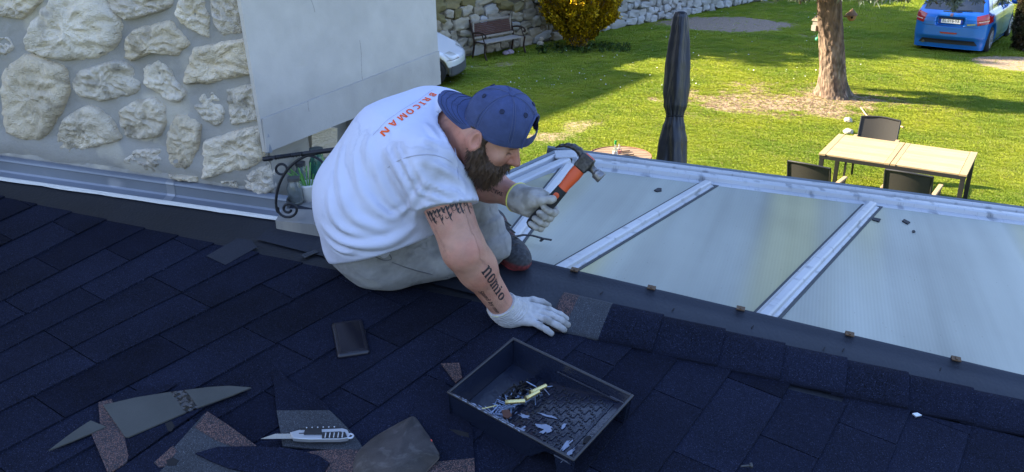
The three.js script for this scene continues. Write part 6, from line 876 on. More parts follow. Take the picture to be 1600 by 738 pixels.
// ---------------------------------------------------------------- trousers
const trParts = [cap(B.pelvis, B.pelvis.clone().lerp(B.waist, .55), .142, .142), cap(B.pelvis, B.hipR, 0.1422, 0.1062), cap(B.pelvis, B.hipL, 0.1350, 0.1035), cap(B.hipR, B.knR, 0.0972, 0.0660), cap(B.knR, B.anR, 0.0558, 0.0504), cap(B.hipL, B.knL, 0.0945, 0.0558), cap(B.knL, B.anL, 0.0594, 0.0486)];
const tr0 = union(trParts, .045);
const trF = (x, y, z) => { let d = tr0(x, y, z); if (d < .05) { d -= .005 * n3(x * 9, y * 14, z * 9) + .0035 * n3(x * 22, y * 26, z * 22); const k1 = Math.hypot(x - B.knL.x, y - B.knL.y, z - B.knL.z), k2 = Math.hypot(x - B.knR.x, y - B.knR.y, z - B.knR.z); d -= .005 * Math.sin(k1 * 120) * Math.exp(-Math.pow((k1 - .12) / .06, 2)) + .003 * Math.sin(k2 * 140) * Math.exp(-Math.pow((k2 - .1) / .05, 2)); } const hr2 = (x - RP.x) * RN.x + (y - RP.y) * RN.y + (z - RP.z) * RN.z; d = smax(d, .006 - hr2, .02); const an = (x - B.anL.x) * (B.anL.x - B.knL.x) + (y - B.anL.y) * (B.anL.y - B.knL.y) + (z - B.anL.z) * (B.anL.z - B.knL.z); return an > .012 ? Math.max(d, (an - .012) / .2) : d; };
{
  const col = (x, y, z) => { const a = fbm(x * 7, y * 7, z * 7, 4), s = sst(.12, .4, fbm(x * 16 + 5, y * 16, z * 16, 3)), h = 1 + .18 * n3(x * 90, y * 90, z * 90); let k = [.235, .235, .24].map((q) => q * (1 + .35 * a) * h * (1 - .3 * s)); const w = sst(.25, .45, n3(x * 12, y * 12 + 4, z * 12)); return k.map((q, i) => mix(q, [.4, .4, .39][i], .35 * w)); };
  const g = nets(trF, ...bb([B.pelvis, B.hipR, B.hipL, B.knR, B.knL, B.anL, B.anR], .19), .0085, col, 1);
  const tr = mesh('trousers', g, std({ vertexColors: true, roughness: .95, bumpMap: tex(256, 256, (u, v, i, j) => .6 * pf(u, v, 50, 871, 2) + .4 * hash(i, j, 3), [7, 7], false), bumpScale: .0012 }), person);
  const seam = (px) => { const pts = px.map(([x, y]) => march(trF, CAMP, ray(x, y).normalize(), 6)).filter((q) => q); if (pts.length > 2) mesh('seam', tube(pts, .0016, 50, 5), std({ color: rgb(.1, .1, .11), roughness: 1 }), tr); };
  seam([[576, 396], [588, 402], [600, 407], [611, 405], [606, 395], [598, 389]]); seam([[612, 410], [640, 420], [670, 428], [700, 434]]);
  mesh('pocket_flap', onField(trF, 12, 8, (u, v) => { const a = (u - .5) * 2, yy = mix(386 + 4 * u, 401 + 3 * u - 9 * a * a, v); return [CAMP.clone().addScaledVector(ray(mix(589, 609, u), yy), 2.0), ray(mix(589, 609, u), yy).normalize()]; }, .003, 1), std({ color: rgb(.3, .3, .335), roughness: .95 }), tr);
}
{ // left shoe planted at the roof edge: dark mesh upper on a red sole
  const d = onRoof(814, 427, 0).sub(onRoof(770, 384, 0)), ax = d.clone().addScaledVector(RN, -d.dot(RN)).normalize(), side = ax.clone().cross(RN).normalize(), tip = onRoof(817, 431, 0), O = tip.clone().addScaledVector(ax, -.125), at = (a, b, c) => O.clone().addScaledVector(ax, a).addScaledVector(RN, b).addScaledVector(side, c);
  const M = [ax, RN, side], up = union([ell(at(.05, .045, 0), [.095, .042, .048], M), ell(at(-.05, .06, 0), [.07, .06, .042], M), cap(at(-.07, .055, 0), at(-.08, .085, 0), .042, .04)], .03), sole = (x, y, z) => { const q = V(x, y, z).sub(O), a = q.dot(ax), b = q.dot(RN), c = q.dot(side); const w = .05 - .012 * Math.abs(a + .03) / .1; const e = Math.hypot(Math.max(Math.abs(a - .0) - .085, 0) / 1.0, c) - w; return smax(e, Math.abs(b - .012 - .35 * Math.pow(Math.max(0, a - .06), 1.2)) - .014, .008); };
  const s0 = thing; const shoe = mesh('shoe', nets((x, y, z) => Math.max(up(x, y, z) - .0012 * n3(x * 160, y * 160, z * 160), -((x - O.x) * RN.x + (y - O.y) * RN.y + (z - O.z) * RN.z - .012)), ...bb([at(.15, .15, .06), at(-.14, -.02, -.06), at(.15, 0, -.06), at(-.14, .17, .06)], .03), .0045, (x, y, z) => { const k = .7 + .6 * n3(x * 120, y * 120, z * 120), hh = (x - O.x) * RN.x + (y - O.y) * RN.y + (z - O.z) * RN.z, r = clamp(sst(.25, .5, n3(x * 24, y * 24, z * 24)) * .6 + sst(.052, .042, hh)); return [mix(.045, .2, r) * k, mix(.047, .03, r) * k, mix(.055, .035, r) * k]; }), std({ vertexColors: true, roughness: .85 }), person);
  mesh('sole', nets(sole, ...bb([at(.17, .06, .07), at(-.16, -.03, -.07), at(.17, -.03, -.07), at(-.16, .06, .07)], .02), .004), std({ color: rgb(.2, .025, .03), roughness: .6 }), shoe);
  const lc = []; for (let i = 0; i < 4; i++) { const a = .07 - i * .026; lc.push(tube([at(a, .062 + i * .012, -.03), at(a + .006, .088 + i * .012, 0), at(a, .062 + i * .012, .03)], .003, 12, 5)); } mesh('laces', lc, std({ color: rgb(.05, .05, .055), roughness: .9 }), shoe);
}
// ---------------------------------------------------------------- tattoos: ink sheets wrapped round the arms
{
  const ink = (w, h, draw) => std({ map: canvasTex(w, h, (g) => { g.clearRect(0, 0, w, h); g.fillStyle = g.strokeStyle = 'rgba(38,34,40,1)'; draw(g); }), transparent: true, alphaTest: .35, roughness: .6 });
  const wrap = (name, f, a, b, t0, t1, c0, c1, ref, m, nu = 24, nv = 40) => { const ax = b.clone().sub(a), L = ax.length(); ax.normalize(); const s = ref.clone().addScaledVector(ax, -ref.dot(ax)).normalize(), w = s.clone().cross(ax); mesh(name, onField(f, nu, nv, (u, v) => { const th = mix(c0, c1, u), c = a.clone().addScaledVector(ax, L * mix(t1, t0, v)), d = s.clone().multiplyScalar(Math.cos(th)).addScaledVector(w, Math.sin(th)); return [c.addScaledVector(d, .12), d.clone().negate()]; }, .0008, .2), m, body); };
  // gothic word down the forearm, small script beside it
  const gothic = ink(160, 512, (g) => { g.save(); g.translate(80, 256); g.rotate(Math.PI / 2); g.scale(1, 1.2); g.font = 'bold 118px serif'; g.textAlign = 'center'; g.textBaseline = 'middle'; g.fillText('nomio', 0, 4, 440); g.restore(); });
  const script = ink(96, 512, (g) => { g.save(); g.translate(48, 256); g.rotate(Math.PI / 2); g.font = 'italic bold 66px serif'; g.textAlign = 'center'; g.textBaseline = 'middle'; g.fillText('Stand by me', 0, 0, 470); g.restore(); });
  wrap('tattoo', armRF, B.elR, B.wrR, .08, .84, .0, 1.0, CZ, gothic); wrap('tattoo', armRF, B.elR, B.wrR, .38, .94, -.75, -.2, CZ, script);
  const band = ink(512, 200, (g) => { const P = (pts) => { g.beginPath(); pts.forEach(([x, y], i) => i ? g.lineTo(x, y) : g.moveTo(x, y)); g.closePath(); g.fill(); }; for (let i = 0; i < 12; i++) { const x = 8 + i * 42, h = 120 + 50 * Math.sin(i * 2.7), k = 8 * Math.sin(i * 1.9); P([[x, 6], [x + 17, 10], [x + 14 + k, h * .6], [x + 20 + k, h], [x + 6, h * .82], [x + 2, h * .4]]); P([[x + 12, 30 + k], [x + 40, 14], [x + 36, 34], [x + 16, 52 + k]]); if (i % 2) P([[x + 8, h * .62], [x + 38, h * .5], [x + 30, h * .66], [x + 10, h * .76]]); g.lineWidth = 5; g.beginPath(); g.arc(x + 26, 84 + 3 * k, 12, 0, 4.4); g.stroke(); } });
  const ms = armDirR; wrap('tattoo', armRF, B.shR, B.elR, .43, .68, -1.05, 1.3, CZ, band, 40, 16);
  const letters = ink(512, 96, (g) => { g.font = 'bold 74px serif'; g.textAlign = 'center'; g.textBaseline = 'middle'; g.fillText('MORGANE', 256, 50, 480); });
  const ax2 = B.wrL.clone().sub(B.elL).normalize(), L2 = B.elL.distanceTo(B.wrL), s2 = CZ.clone().addScaledVector(ax2, -CZ.dot(ax2)).normalize(), w2 = ax2.clone().cross(s2); mesh('tattoo', onField(armLF, 40, 8, (u, v) => { const th = mix(-.05, .5, v) * (w2.dot(CY) > 0 ? -1 : 1) + (w2.dot(CY) > 0 ? -.1 : .1), c = B.elL.clone().addScaledVector(ax2, L2 * mix(.3, .88, u)), d = s2.clone().multiplyScalar(Math.cos(th)).addScaledVector(w2, Math.sin(th)); return [c.addScaledVector(d, .12), d.clone().negate()]; }, .0008, .2), letters, body);
}
// ---------------------------------------------------------------- gloved hands and the hammer
{
  const gm = std({ vertexColors: true, roughness: .8, bumpMap: tex(256, 256, (u, v, i, j) => .5 * pf(u, v, 50, 881, 2) + .5 * ((i + j) % 3 / 2), [12, 12], false), bumpScale: .0006 });
  // right glove: flat on the roof, fingers forward to the cap shingle
  const Q = (x, y, h) => onRoof(x, y, h), W = B.wrR;
  const chain = (pts, r0, r1) => { const o = []; for (let i = 0; i < pts.length - 1; i++) o.push(cap(pts[i], pts[i + 1], mix(r0, r1, i / (pts.length - 1)), mix(r0, r1, (i + 1) / (pts.length - 1)))); return union(o, .004); };
  const fing = [
    chain([Q(838, 481, .034), Q(858, 485, .036), Q(875, 492, .03), Q(885, 498.5, .021)], .0112, .0088),
    chain([Q(838, 487, .034), Q(860, 493, .037), Q(877, 501, .03), Q(887.5, 508, .02)], .0115, .009),
    chain([Q(836, 494, .032), Q(856, 501, .034), Q(871, 509, .027), Q(881.5, 515.5, .018)], .011, .0086),
    chain([Q(828, 501, .028), Q(843, 509, .026), Q(854, 516, .02), Q(862, 521.5, .014)], .0105, .0082),
    chain([Q(812, 474, .03), Q(833, 470, .034), Q(847, 473, .03), Q(857, 478, .024)], .0135, .0095)];
  const palm = union([cap(W, Q(806, 482, .04), .037, .034), cap(Q(804, 479, .036), Q(838, 482, .034), .024, .0135), cap(Q(806, 487, .034), Q(838, 489, .033), .026, .0135), cap(Q(804, 494, .03), Q(834, 496, .03), .024, .013), cap(Q(802, 496, .026), Q(826, 503, .025), .02, .012), cap(Q(802, 478, .032), Q(818, 474, .031), .022, .015)], .014);
  const cuffD = W.clone().sub(B.elR).normalize(), cuff = cap(W.clone().addScaledVector(cuffD, -.012), W.clone().addScaledVector(cuffD, .03), .0425, .04), cut = W.clone().addScaledVector(cuffD, -.02);
  const f = (x, y, z) => { let d = smin(palm(x, y, z), cuff(x, y, z), .015), fg = 1e9; for (const c of fing) fg = Math.min(fg, c(x, y, z)); d = smin(d, fg, .009); d -= .0011 * n3(x * 55, y * 55, z * 55) + .0006 * n3(x * 130, y * 130, z * 130); const cx = (x - cut.x) * cuffD.x + (y - cut.y) * cuffD.y + (z - cut.z) * cuffD.z; d -= cx < .05 ? .0012 * Math.sin(cx * 900) : 0; d = Math.max(d, -cx); const h = (x - RP.x) * RN.x + (y - RP.y) * RN.y + (z - RP.z) * RN.z; return Math.max(d, .004 - h); };
  const dirty = (tips) => (x, y, z, a, b, c) => { let t = 1e9; for (const q of tips) t = Math.min(t, Math.hypot(x - q.x, y - q.y, z - q.z)); const e = clamp(sst(.05, .0, t) * .4 + .12 + .5 * sst(.0, .5, n3(x * 45, y * 45, z * 45)) * sst(.11, .02, t) + .15 * n3(x * 90, y * 90, z * 90), 0, .7), lo = clamp(-b * .0, 0, 1); const k = 1 - e; return [mix(.46, .13, e) * (1 - .12 * lo), mix(.455, .12, e), mix(.46, .1, e)]; };
  const gR = mesh('glove', nets(f, ...bb([W, cut, Q(895, 510, .0), Q(862, 530, 0), Q(830, 465, .06), Q(800, 500, .08)], .045), .0031, dirty([Q(886, 500, .02), Q(888, 508, .02), Q(881, 516, .02), Q(862, 522, .012), Q(857, 478, .02)])), gm, person); gR.userData.label = 'off-white glove pressed flat on the roof';
  const hem = []; for (let i = 0; i < 20; i++) { const a = i / 20 * 6.2832, s = cuffD.clone().cross(CZ).normalize(), w = cuffD.clone().cross(s); hem.push(cut.clone().addScaledVector(cuffD, .003).addScaledVector(s, Math.cos(a) * .0405).addScaledVector(w, Math.sin(a) * .0405)); } mesh('cuff_hem', tube(hem, .0028, 60, 6, true), std({ color: rgb(.5, .5, .22), roughness: .9 }), gR);
}
const HM = { // hammer: butt below the fist, head up right
  butt: J(832, 350, 2.26), neck: J(909, 260, 2.2),
};
{
  const ax = HM.neck.clone().sub(HM.butt), L = ax.length(); ax.normalize();
  let hd = cam3(.80, -.585, .12); hd.addScaledVector(ax, -hd.dot(ax)).normalize(); const sd = ax.clone().cross(hd).normalize();
  const t = thing('claw_hammer', 'claw hammer with orange and black handle held up in the left glove', 'hammer'); const at = (a, b, c) => HM.butt.clone().addScaledVector(ax, a).addScaledVector(hd, b).addScaledVector(sd, c);
  // handle: oval section along ax, palm swell and flared butt
  const K = [[-.012, .006, .005], [-.01, .013, .011], [0, .0165, .0135], [.02, .0165, .013], [.05, .0145, .0125], [.08, .0158, .0132], [.11, .015, .0125], [.135, .0142, .0118], [.16, .0165, .0125], [L - .03, .0175, .0125], [L - .006, .0165, .012], [L, .016, .0115]];
  const sec = (y) => { for (let i = 1; i < K.length; i++) if (y <= K[i][0]) { const u = (y - K[i - 1][0]) / (K[i][0] - K[i - 1][0]); return [mix(K[i - 1][1], K[i][1], u), mix(K[i - 1][2], K[i][2], u)]; } return [.016, .0115]; };
  const sweep = (y0, y1, o, n = 30) => grid(28, n, (u, v) => { const y = mix(y0, y1, v), [a, b] = sec(y), th = u * 6.2832, s = Math.pow(Math.abs(Math.cos(th)), .8) * Math.sign(Math.cos(th)), c = Math.pow(Math.abs(Math.sin(th)), .8) * Math.sign(Math.sin(th)); return at(y, (a + o) * s, (b + o) * c); });
  const blk = std({ color: rgb(.017, .017, .018), roughness: .75, bumpMap: gBump, bumpScale: .0006 }), org = std({ color: rgb(.62, .085, .022), roughness: .5 });
  mesh('grip', [sweep(-.012, L * .62, .0006), grid(20, 3, (u, v) => { const th = u * 6.2832, r = .006 * (1 - v); return at(-.012 - .002 * v, Math.cos(th) * r, Math.sin(th) * r); })], blk, t); mesh('handle', sweep(L * .6, L, 0), org, t);
  const fHan = (x, y, z) => { const q = V(x, y, z).sub(HM.butt), y0 = q.dot(ax), [a, b] = sec(clamp(y0, 0, L)); return (Math.hypot(q.dot(hd) / a, q.dot(sd) / b) - 1) * b; };
  mesh('grip_inlay', onField(fHan, 12, 12, (u, v) => { const a = mix(L * .46, L * .55, u), w = .008 * Math.sqrt(Math.max(.02, 1 - Math.pow(u * 2 - 1, 2))); const dir = sd.dot(CZ) > 0 ? -1 : 1, p = at(a, mix(-w, w, v), -dir * .06); return [p, sd.clone().multiplyScalar(dir)]; }, .0012, .2), org, t);
  // head: field of eye block, neck, striking face, curved claw
  const M = [hd, ax, sd], P = (b, a, c = 0) => at(L + a, b, c);
  const claw = []; const cp = [[-.012, .020, .012], [-.03, .026, .0105], [-.048, .024, .009], [-.062, .017, .007], [-.074, .006, .0045], [-.081, -.006, .003]];
  for (const s of [-1, 1]) for (let i = 0; i < cp.length - 1; i++) claw.push(cap(P(cp[i][0], cp[i][1], s * mix(.003, .0085, i / 5)), P(cp[i + 1][0], cp[i + 1][1], s * mix(.003, .0085, (i + 1) / 5)), cp[i][2] * .72, cp[i + 1][2] * .72));
  const hf2 = (x, y, z) => { const q = V(x, y, z).sub(HM.butt), b = q.dot(hd), a = q.dot(ax) - L, c = q.dot(sd); const bx = (cb, ca, hb, ha, hc, r) => { const X = Math.abs(b - cb) - hb + r, Y = Math.abs(a - ca) - ha + r, Z = Math.abs(c) - hc + r; return Math.hypot(Math.max(X, 0), Math.max(Y, 0), Math.max(Z, 0)) + Math.min(Math.max(X, Y, Z), 0) - r; }; let d = bx(0, .012, .0185, .021, .0145, .004); d = smin(d, cap(P(.01, .014), P(.036, .012), .0105, .0092)(x, y, z), .008); const r = Math.hypot(a - .011, c); d = smin(d, smax(r - .0142 - .001 * sst(.045, .055, b), Math.abs(b - .048) - .011, .003), .006); for (const k of claw) d = smin(d, k(x, y, z), .006); return smax(d, -bx(-.07, .01, .04, .04, .0012, .001), .001); };
  mesh('head', nets(hf2, ...bb([P(-.09, -.03, .02), P(.07, .05, -.02), P(-.09, .05, -.02), P(.07, -.03, .02)], .012), .0016, (x, y, z) => { const q = V(x, y, z).sub(HM.butt), b = q.dot(hd), w = .8 + .4 * n3(x * 60, y * 60, z * 60), w2 = .8 + .4 * n3(x * 190, y * 190, z * 190), br = sst(.02, .04, b); return [mix(.09, .33, br), mix(.085, .32, br), mix(.085, .32, br)].map((k) => k * w * w2); }), std({ vertexColors: true, metalness: .75, roughness: .42 }), t);
  mesh('head_label', onField(hf2, 8, 8, (u, v) => [P(mix(-.012, .014, u), .08, mix(-.009, .009, v)), ax.clone().negate()], .0006, .2), std({ color: rgb(.55, .05, .03), roughness: .5 }), t);
  // left glove closed round the grip
  const gm = std({ vertexColors: true, roughness: .8, bumpMap: tex(256, 256, (u, v, i, j) => .5 * pf(u, v, 50, 885, 2) + .5 * ((i + j) % 3 / 2), [12, 12], false), bumpScale: .0006 });
  const W = B.wrL, r = .0275, vs = CZ.clone().addScaledVector(ax, -CZ.dot(ax)).normalize(), vr = ax.clone().cross(vs).normalize(); if (vr.dot(CX) < 0) vr.negate(); // vs: towards us, vr: right, both across the handle
  const ring = (y, th, rad = r) => HM.butt.clone().addScaledVector(ax, y).addScaledVector(vr, Math.cos(th) * rad).addScaledVector(vs, Math.sin(th) * rad); // th 0 right, 90 towards us, 180 left, -90 behind
  const arcF = (y, t0, t1, r0, r1, R0, R1, dy = 0) => { const o = [], n = 5; for (let i = 0; i < n; i++) { const a = i / n, b = (i + 1) / n; o.push(cap(ring(y + dy * a, mix(t0, t1, a), mix(R0, R1, a)), ring(y + dy * b, mix(t0, t1, b), mix(R0, R1, b)), mix(r0, r1, a), mix(r0, r1, b))); } return union(o, .003); };
  // fingers come round from behind on the right, tips ending on the side towards us
  const ys = [.066, .047, .028, .01], fing = ys.map((y, i) => arcF(y, -1.9, 1.75, [.0112, .0116, .011, .0098][i], [.0086, .0088, .0084, .0076][i], .0285, .024, -.006));
  const pB = ring(.045, 3.3, .04), thumb = union([cap(ring(.05, 2.9, .036), ring(.07, 2.3, .034), .0145, .012), cap(ring(.07, 2.3, .034), ring(.088, 1.75, .0285), .012, .0098), cap(ring(.088, 1.75, .0285), ring(.094, 1.6, .027), .0105, .0095)], .006);
  const palm = union([cap(ring(.07, 3.5, .036), ring(.018, 3.5, .034), .018, .016), cap(ring(.07, 4.2, .031), ring(.018, 4.2, .03), .015, .013), cap(W, ring(.05, 3.25, .046), .033, .025), cap(ring(.05, 3.25, .046), ring(.06, 2.8, .034), .023, .018)], .016);
  const cd = W.clone().sub(B.elL).normalize(), cut = W.clone().addScaledVector(cd, -.014), cuff = cap(cut, W.clone().addScaledVector(cd, .025), .0395, .037);
  const f = (x, y, z) => { let fg = 1e9; for (const c of fing) fg = Math.min(fg, c(x, y, z)); let d = smin(palm(x, y, z), cuff(x, y, z), .014); d = smin(d, fg, .006); d = smin(d, thumb(x, y, z), .006); d -= .001 * n3(x * 60, y * 60, z * 60) + .0007 * n3(x * 140, y * 140, z * 140); const cx = (x - cut.x) * cd.x + (y - cut.y) * cd.y + (z - cut.z) * cd.z; return Math.max(d, -cx); };
  const gl = mesh('glove', nets(f, ...bb([W, cut, ring(.12, 0, .05), ring(0, 2, .05), ring(0, -2, .06), ring(.1, 3.3, .08)], .04), .003, (x, y, z) => { const q = V(x, y, z).sub(HM.butt), y0 = q.dot(ax), e = clamp(.22 + .4 * sst(.0, .5, n3(x * 38, y * 38, z * 38)) + .3 * sst(-.2, .6, n3(x * 75, y * 75 + 5, z * 75)) * (q.dot(vr) > -.01 ? 1 : .3), 0, .72); return [mix(.42, .12, e), mix(.405, .11, e), mix(.38, .09, e)]; }), gm, person); gl.userData.label = 'dirty off-white glove closed round the hammer grip';
  const hem = []; for (let i = 0; i < 20; i++) { const a = i / 20 * 6.2832, s = cd.clone().cross(CZ).normalize(), w = cd.clone().cross(s); hem.push(cut.clone().addScaledVector(s, Math.cos(a) * .0385).addScaledVector(w, Math.sin(a) * .0385)); } mesh('cuff_hem', tube(hem, .003, 60, 6, true), std({ color: rgb(.62, .58, .12), roughness: .9 }), gl);
}
if (false) for (const k in B) console.log(k, hR(B[k]).toFixed(3));
// ---------------------------------------------------------------- things lying on the roof
const roofUV = (q) => abOf(q);
const flat = (pts, h = .008) => pts.map(([x, y, e = 0]) => onRoof(x, y, h + e));
const lay = (name, label, cat, pts, h, th, mat) => solo(name, label, cat, slab(flat(pts, h + th), DOWN, (q) => { const r = abOf(q); return [r[0] * 1.0 + .3, r[1]]; }, th), mat);
const zA = ([x, y]) => [120 + x / 4.67, 580 + y / 4.67], zB = ([x, y]) => [60 + x / 2.286, 540 + y / 2.286];
const frameOn = (x1, y1, x2, y2, h) => { const a = onRoof(x1, y1, h), b = onRoof(x2, y2, h), X = b.clone().sub(a).normalize(), Z = X.clone().cross(RN).normalize(); return { m: new THREE.Matrix4().makeBasis(X, RN, Z).setPosition(a.clone().lerp(b, .5)), L: a.distanceTo(b) }; };
const onFrame = (g, fr) => g.applyMatrix4(fr.m);
{ // dark phone in its case
  const P = flat([[519, 505], [567, 498], [577, 551], [525, 558]], .013), X = P[1].clone().sub(P[0]).add(P[2]).sub(P[3]), Y = P[3].clone().sub(P[0]).add(P[2]).sub(P[1]), w = X.length() / 2, l = Y.length() / 2, c = P[0].clone().add(P[1]).add(P[2]).add(P[3]).multiplyScalar(.25), ex = X.normalize(), ey = RN.clone().cross(ex).normalize();
  const t = thing('phone', 'dark blue black phone case lying alone on the shingles left of the tray', 'phone', c.clone().addScaledVector(RN, -.007)); t.setRotationFromMatrix(new THREE.Matrix4().makeBasis(ex, RN, ex.clone().cross(RN)));
  const m = std({ color: rgb(.007, .007, .013), roughness: .16 }), m2 = std({ color: rgb(.008, .008, .015), roughness: .3, bumpMap: gBump, bumpScale: .0002 });
  mesh('case', box(w, .018, l, 0, .001, 0, .0085), m2, t); mesh('screen', box(w - .022, .0012, l - .026, 0, .0102, -.001, .0005), m, t); mesh('stitched_edge', [box(w * .34, .0014, .0022, 0, .0102, l / 2 - .007), box(.002, .002, l * .7, -w / 2 + .004, .008, 0)], std({ color: rgb(.03, .032, .045), roughness: .5 }), t); mesh('button', box(.004, .004, .018, w / 2, .001, -l * .15, .001), m, t);
}
// offcuts of shingle, lowest first
const tan = std({ map: tex(512, 512, (u, v, i, j) => { const m = .75 + .4 * pf(u, v, 7, 911, 5) + .16 * (hash(i, j, 8) - .5); return [.052 * m, .054 * m, .05 * m]; }, [2, 2]), roughness: .85, bumpMap: gBump, bumpScale: .0004 });
const tarMat = std({ map: tex(256, 256, (u, v, i, j) => { const a = pf(u, v, 16, 921, 3); return a > .56 ? [.05, .05, .055] : [.004, .004, .005]; }, [8, 8]), roughness: .35, bumpMap: tex(128, 128, (u, v) => pf(u, v, 10, 925, 3), [16, 16], false), bumpScale: .004 });
const off = (label, parts) => { const t = thing('shingle_offcut', label, 'shingle offcut'); for (const [nm, pts, h, th, m, lb] of parts) { const o = mesh(nm, slab(flat(pts, h + th), DOWN, (q) => { const r = abOf(q); return [r[0] + .3, r[1]]; }, th), m, t); if (lb) o.userData.label = lb; } return t; };
const darkTop = shingleMats[3], dk2 = shingleMats[1];
off('thin dark shingle sliver sticking out behind the grey sheet', [['sheet', [[265, 205], [400, 150], [620, 110], [645, 97], [740, 86], [650, 145], [500, 190]].map(zA), .009, .003, dk2]]);
off('wide shingle offcut with a reddish left end, beneath the grey sheet', [['granule_band', [[155, 228], [250, 205], [300, 300], [345, 480], [375, 620], [360, 668], [245, 738], [222, 738], [105, 460], [170, 420]].map(zA), .009, .0035, redMat, 'reddish granule end'], ['sheet', [[250, 205], [560, 165], [1060, 205], [930, 262], [640, 460], [375, 650], [345, 480], [300, 300]].map(zA), .009, .0034, dk2], ['tar_spot', [[640, 380], [690, 365], [712, 400], [690, 440], [665, 440]].map(zA), .0125, .0006, joints.dark]]);
off('smooth grey sheet end with rounded corner and a black tar stripe', [['sheet', [[190, 248], [430, 192], [682, 152], [790, 303], [560, 402], [372, 482], [350, 480]].map(zA), .0135, .0032, tan], ['tar_stripe', [[682, 152], [792, 138], [885, 266], [790, 303]].map(zA), .0132, .003, tarMat, 'crusty black tar stripe'], ['pointed_end', [[792, 138], [960, 117], [1110, 108], [1270, 120], [1110, 185], [990, 228], [885, 266]].map(zA), .0135, .0032, tan]]);
off('small pointed grey sliver at the far left of the offcuts', [['sheet', [[35, 375], [100, 325], [150, 290], [186, 268], [205, 276], [240, 290], [200, 308], [120, 342]].map(zB), .012, .003, tan]]);
off('shingle offcut with reddish border lying left of the knife', [['sheet', [[930, 310], [1240, 600], [1330, 738], [600, 738], [640, 700], [590, 690]].map(zA), .009, .0035, greyMat], ['granule_band', [[950, 295], [1120, 405], [1310, 545], [1400, 738], [1250, 738], [1160, 560], [1000, 500], [860, 410]].map(zA), .0092, .0042, redMat, 'reddish granule border'], ['granule_corner', [[700, 545], [730, 585], [640, 695], [600, 700], [560, 668]].map(zA), .0092, .0042, redMat], ['tar_spot', [[650, 650], [700, 630], [745, 655], [720, 690], [660, 690]].map(zA), .0129, .0006, joints.dark]]);
off('upright dark offcut with a grey lower half beneath the knife', [['sheet', [[835, 88], [860, 85], [900, 130], [960, 165], [1025, 205], [1040, 232], [850, 232]].map(zB), .009, .0035, dk2], ['worn_half', [[850, 232], [1040, 232], [1085, 275], [1118, 310], [1150, 350], [1160, 372], [1040, 372], [872, 360]].map(zB), .009, .0035, greyMat, 'worn grey lower half'], ['granule_foot', [[1040, 372], [1160, 372], [1150, 453], [870, 453], [960, 380]].map(zB), .009, .0037, redMat]]);
off('dark pointed shingle blade crossing the reddish offcut at the lower edge', [['sheet', [[560, 385], [640, 362], [760, 360], [890, 366], [1000, 392], [1040, 420], [1020, 453], [750, 453], [680, 438], [610, 410]].map(zB), .0135, .0035, darkTop]]);
off('tiny reddish triangle of shingle near the tray corner', [['sheet', [[689, 568], [718, 567], [722, 590], [712, 598]], .008, .003, redMat]]);
off('large dark offcut with a slit beside the tray', [['sheet', [[664, 598], [690, 592], [708, 612], [728, 650], [738, 671], [742, 745], [655, 745], [636, 700], [642, 645]], .009, .0035, dk2], ['granule_foot', [[680, 722], [741, 716], [742, 745], [660, 745]], .0126, .0008, redMat], ['slit', [[702, 671], [714, 672], [732, 677], [733, 684], [716, 680]], .0126, .0006, joints.dark]]);
off('dark offcut below the left pile at the lower picture edge', [['sheet', [[178, 738], [300, 655], [318, 668], [262, 745], [190, 760]], .008, .0025, darkTop]]);
{ // utility knife
  const fr = frameOn(408, 683, 547, 682, .024), L = fr.L, h = L / 2, t = thing('utility_knife', 'silver snap-off utility knife with black grips lying on the offcuts', 'knife'); t.applyMatrix4(fr.m);
  const steel = std({ color: rgb(.62, .63, .65), metalness: .85, roughness: .28 }), body = std({ color: rgb(.5, .52, .56), metalness: .7, roughness: .35 }), blk = std({ color: rgb(.01, .01, .012), roughness: .6 });
  const ex = (pts, d, b = .0012) => new THREE.ExtrudeGeometry(new THREE.Shape(pts.map(([x, z]) => new THREE.Vector2(x, -z))), { depth: d, bevelEnabled: b > 0, bevelSize: b, bevelThickness: b, bevelSegments: 2 }).rotateX(-Math.PI / 2);
  mesh('blade', ex([[-h, .008], [-h + .03, -.0075], [-h + .085, -.0075], [-h + .085, .008]], .0008, 0).translate(0, .001, 0), steel, t);
  for (let i = 0; i < 4; i++) mesh('blade_score', box(.0006, .0004, .016, -h + .035 + i * .011, .0022, 0).rotateY(0), body, t);
  mesh('handle', ex([[-h + .066, -.004], [-h + .085, -.0115], [h - .02, -.0155], [h - .008, -.011], [h - .001, .004], [h - .004, .013], [h - .02, .0165], [h - .09, .0165], [-h + .088, .0145], [-h + .075, .0125]], .008), body, t);
  mesh('top_grip', ex([[-h + .085, -.0165], [h - .028, -.0205], [h - .024, -.0165], [-h + .088, -.012]], .01, .0008), blk, t);
  mesh('slider', ex([[-.002, -.009], [.034, -.010], [.036, .003], [-.002, .003]], .0125, .001), blk, t); mesh('slot', ex([[-h + .085, -.002], [h - .02, -.006], [h - .02, -.003], [-h + .085, .001]], .0095, 0), std({ color: rgb(.03, .03, .035), roughness: .6 }), t);
  mesh('rear_grip', ex([[h - .062, .002], [h - .012, -.002], [h - .006, .012], [h - .02, .0155], [h - .06, .0155]], .0105, .001), blk, t);
  for (let i = 0; i < 5; i++) mesh('grip_rib', box(.0026, .003, .016, h - .054 + i * .0095, .0115, .008, .001).rotateY(0), std({ color: rgb(.5, .52, .55), metalness: .6, roughness: .4 }), t);
  for (let i = 0; i < 6; i++) mesh('grip_dot', cyl(.0016, .0016, .001, 10).translate(-h + .1 + i * .0125, .0116, -.0165 - i * .0004), std({ color: rgb(.6, .62, .66), metalness: .5, roughness: .4 }), t);
  mesh('end_loop', new THREE.TorusGeometry(.0065, .0026, 8, 20).rotateX(Math.PI / 2).translate(h + .001, .006, .006), body, t);
}
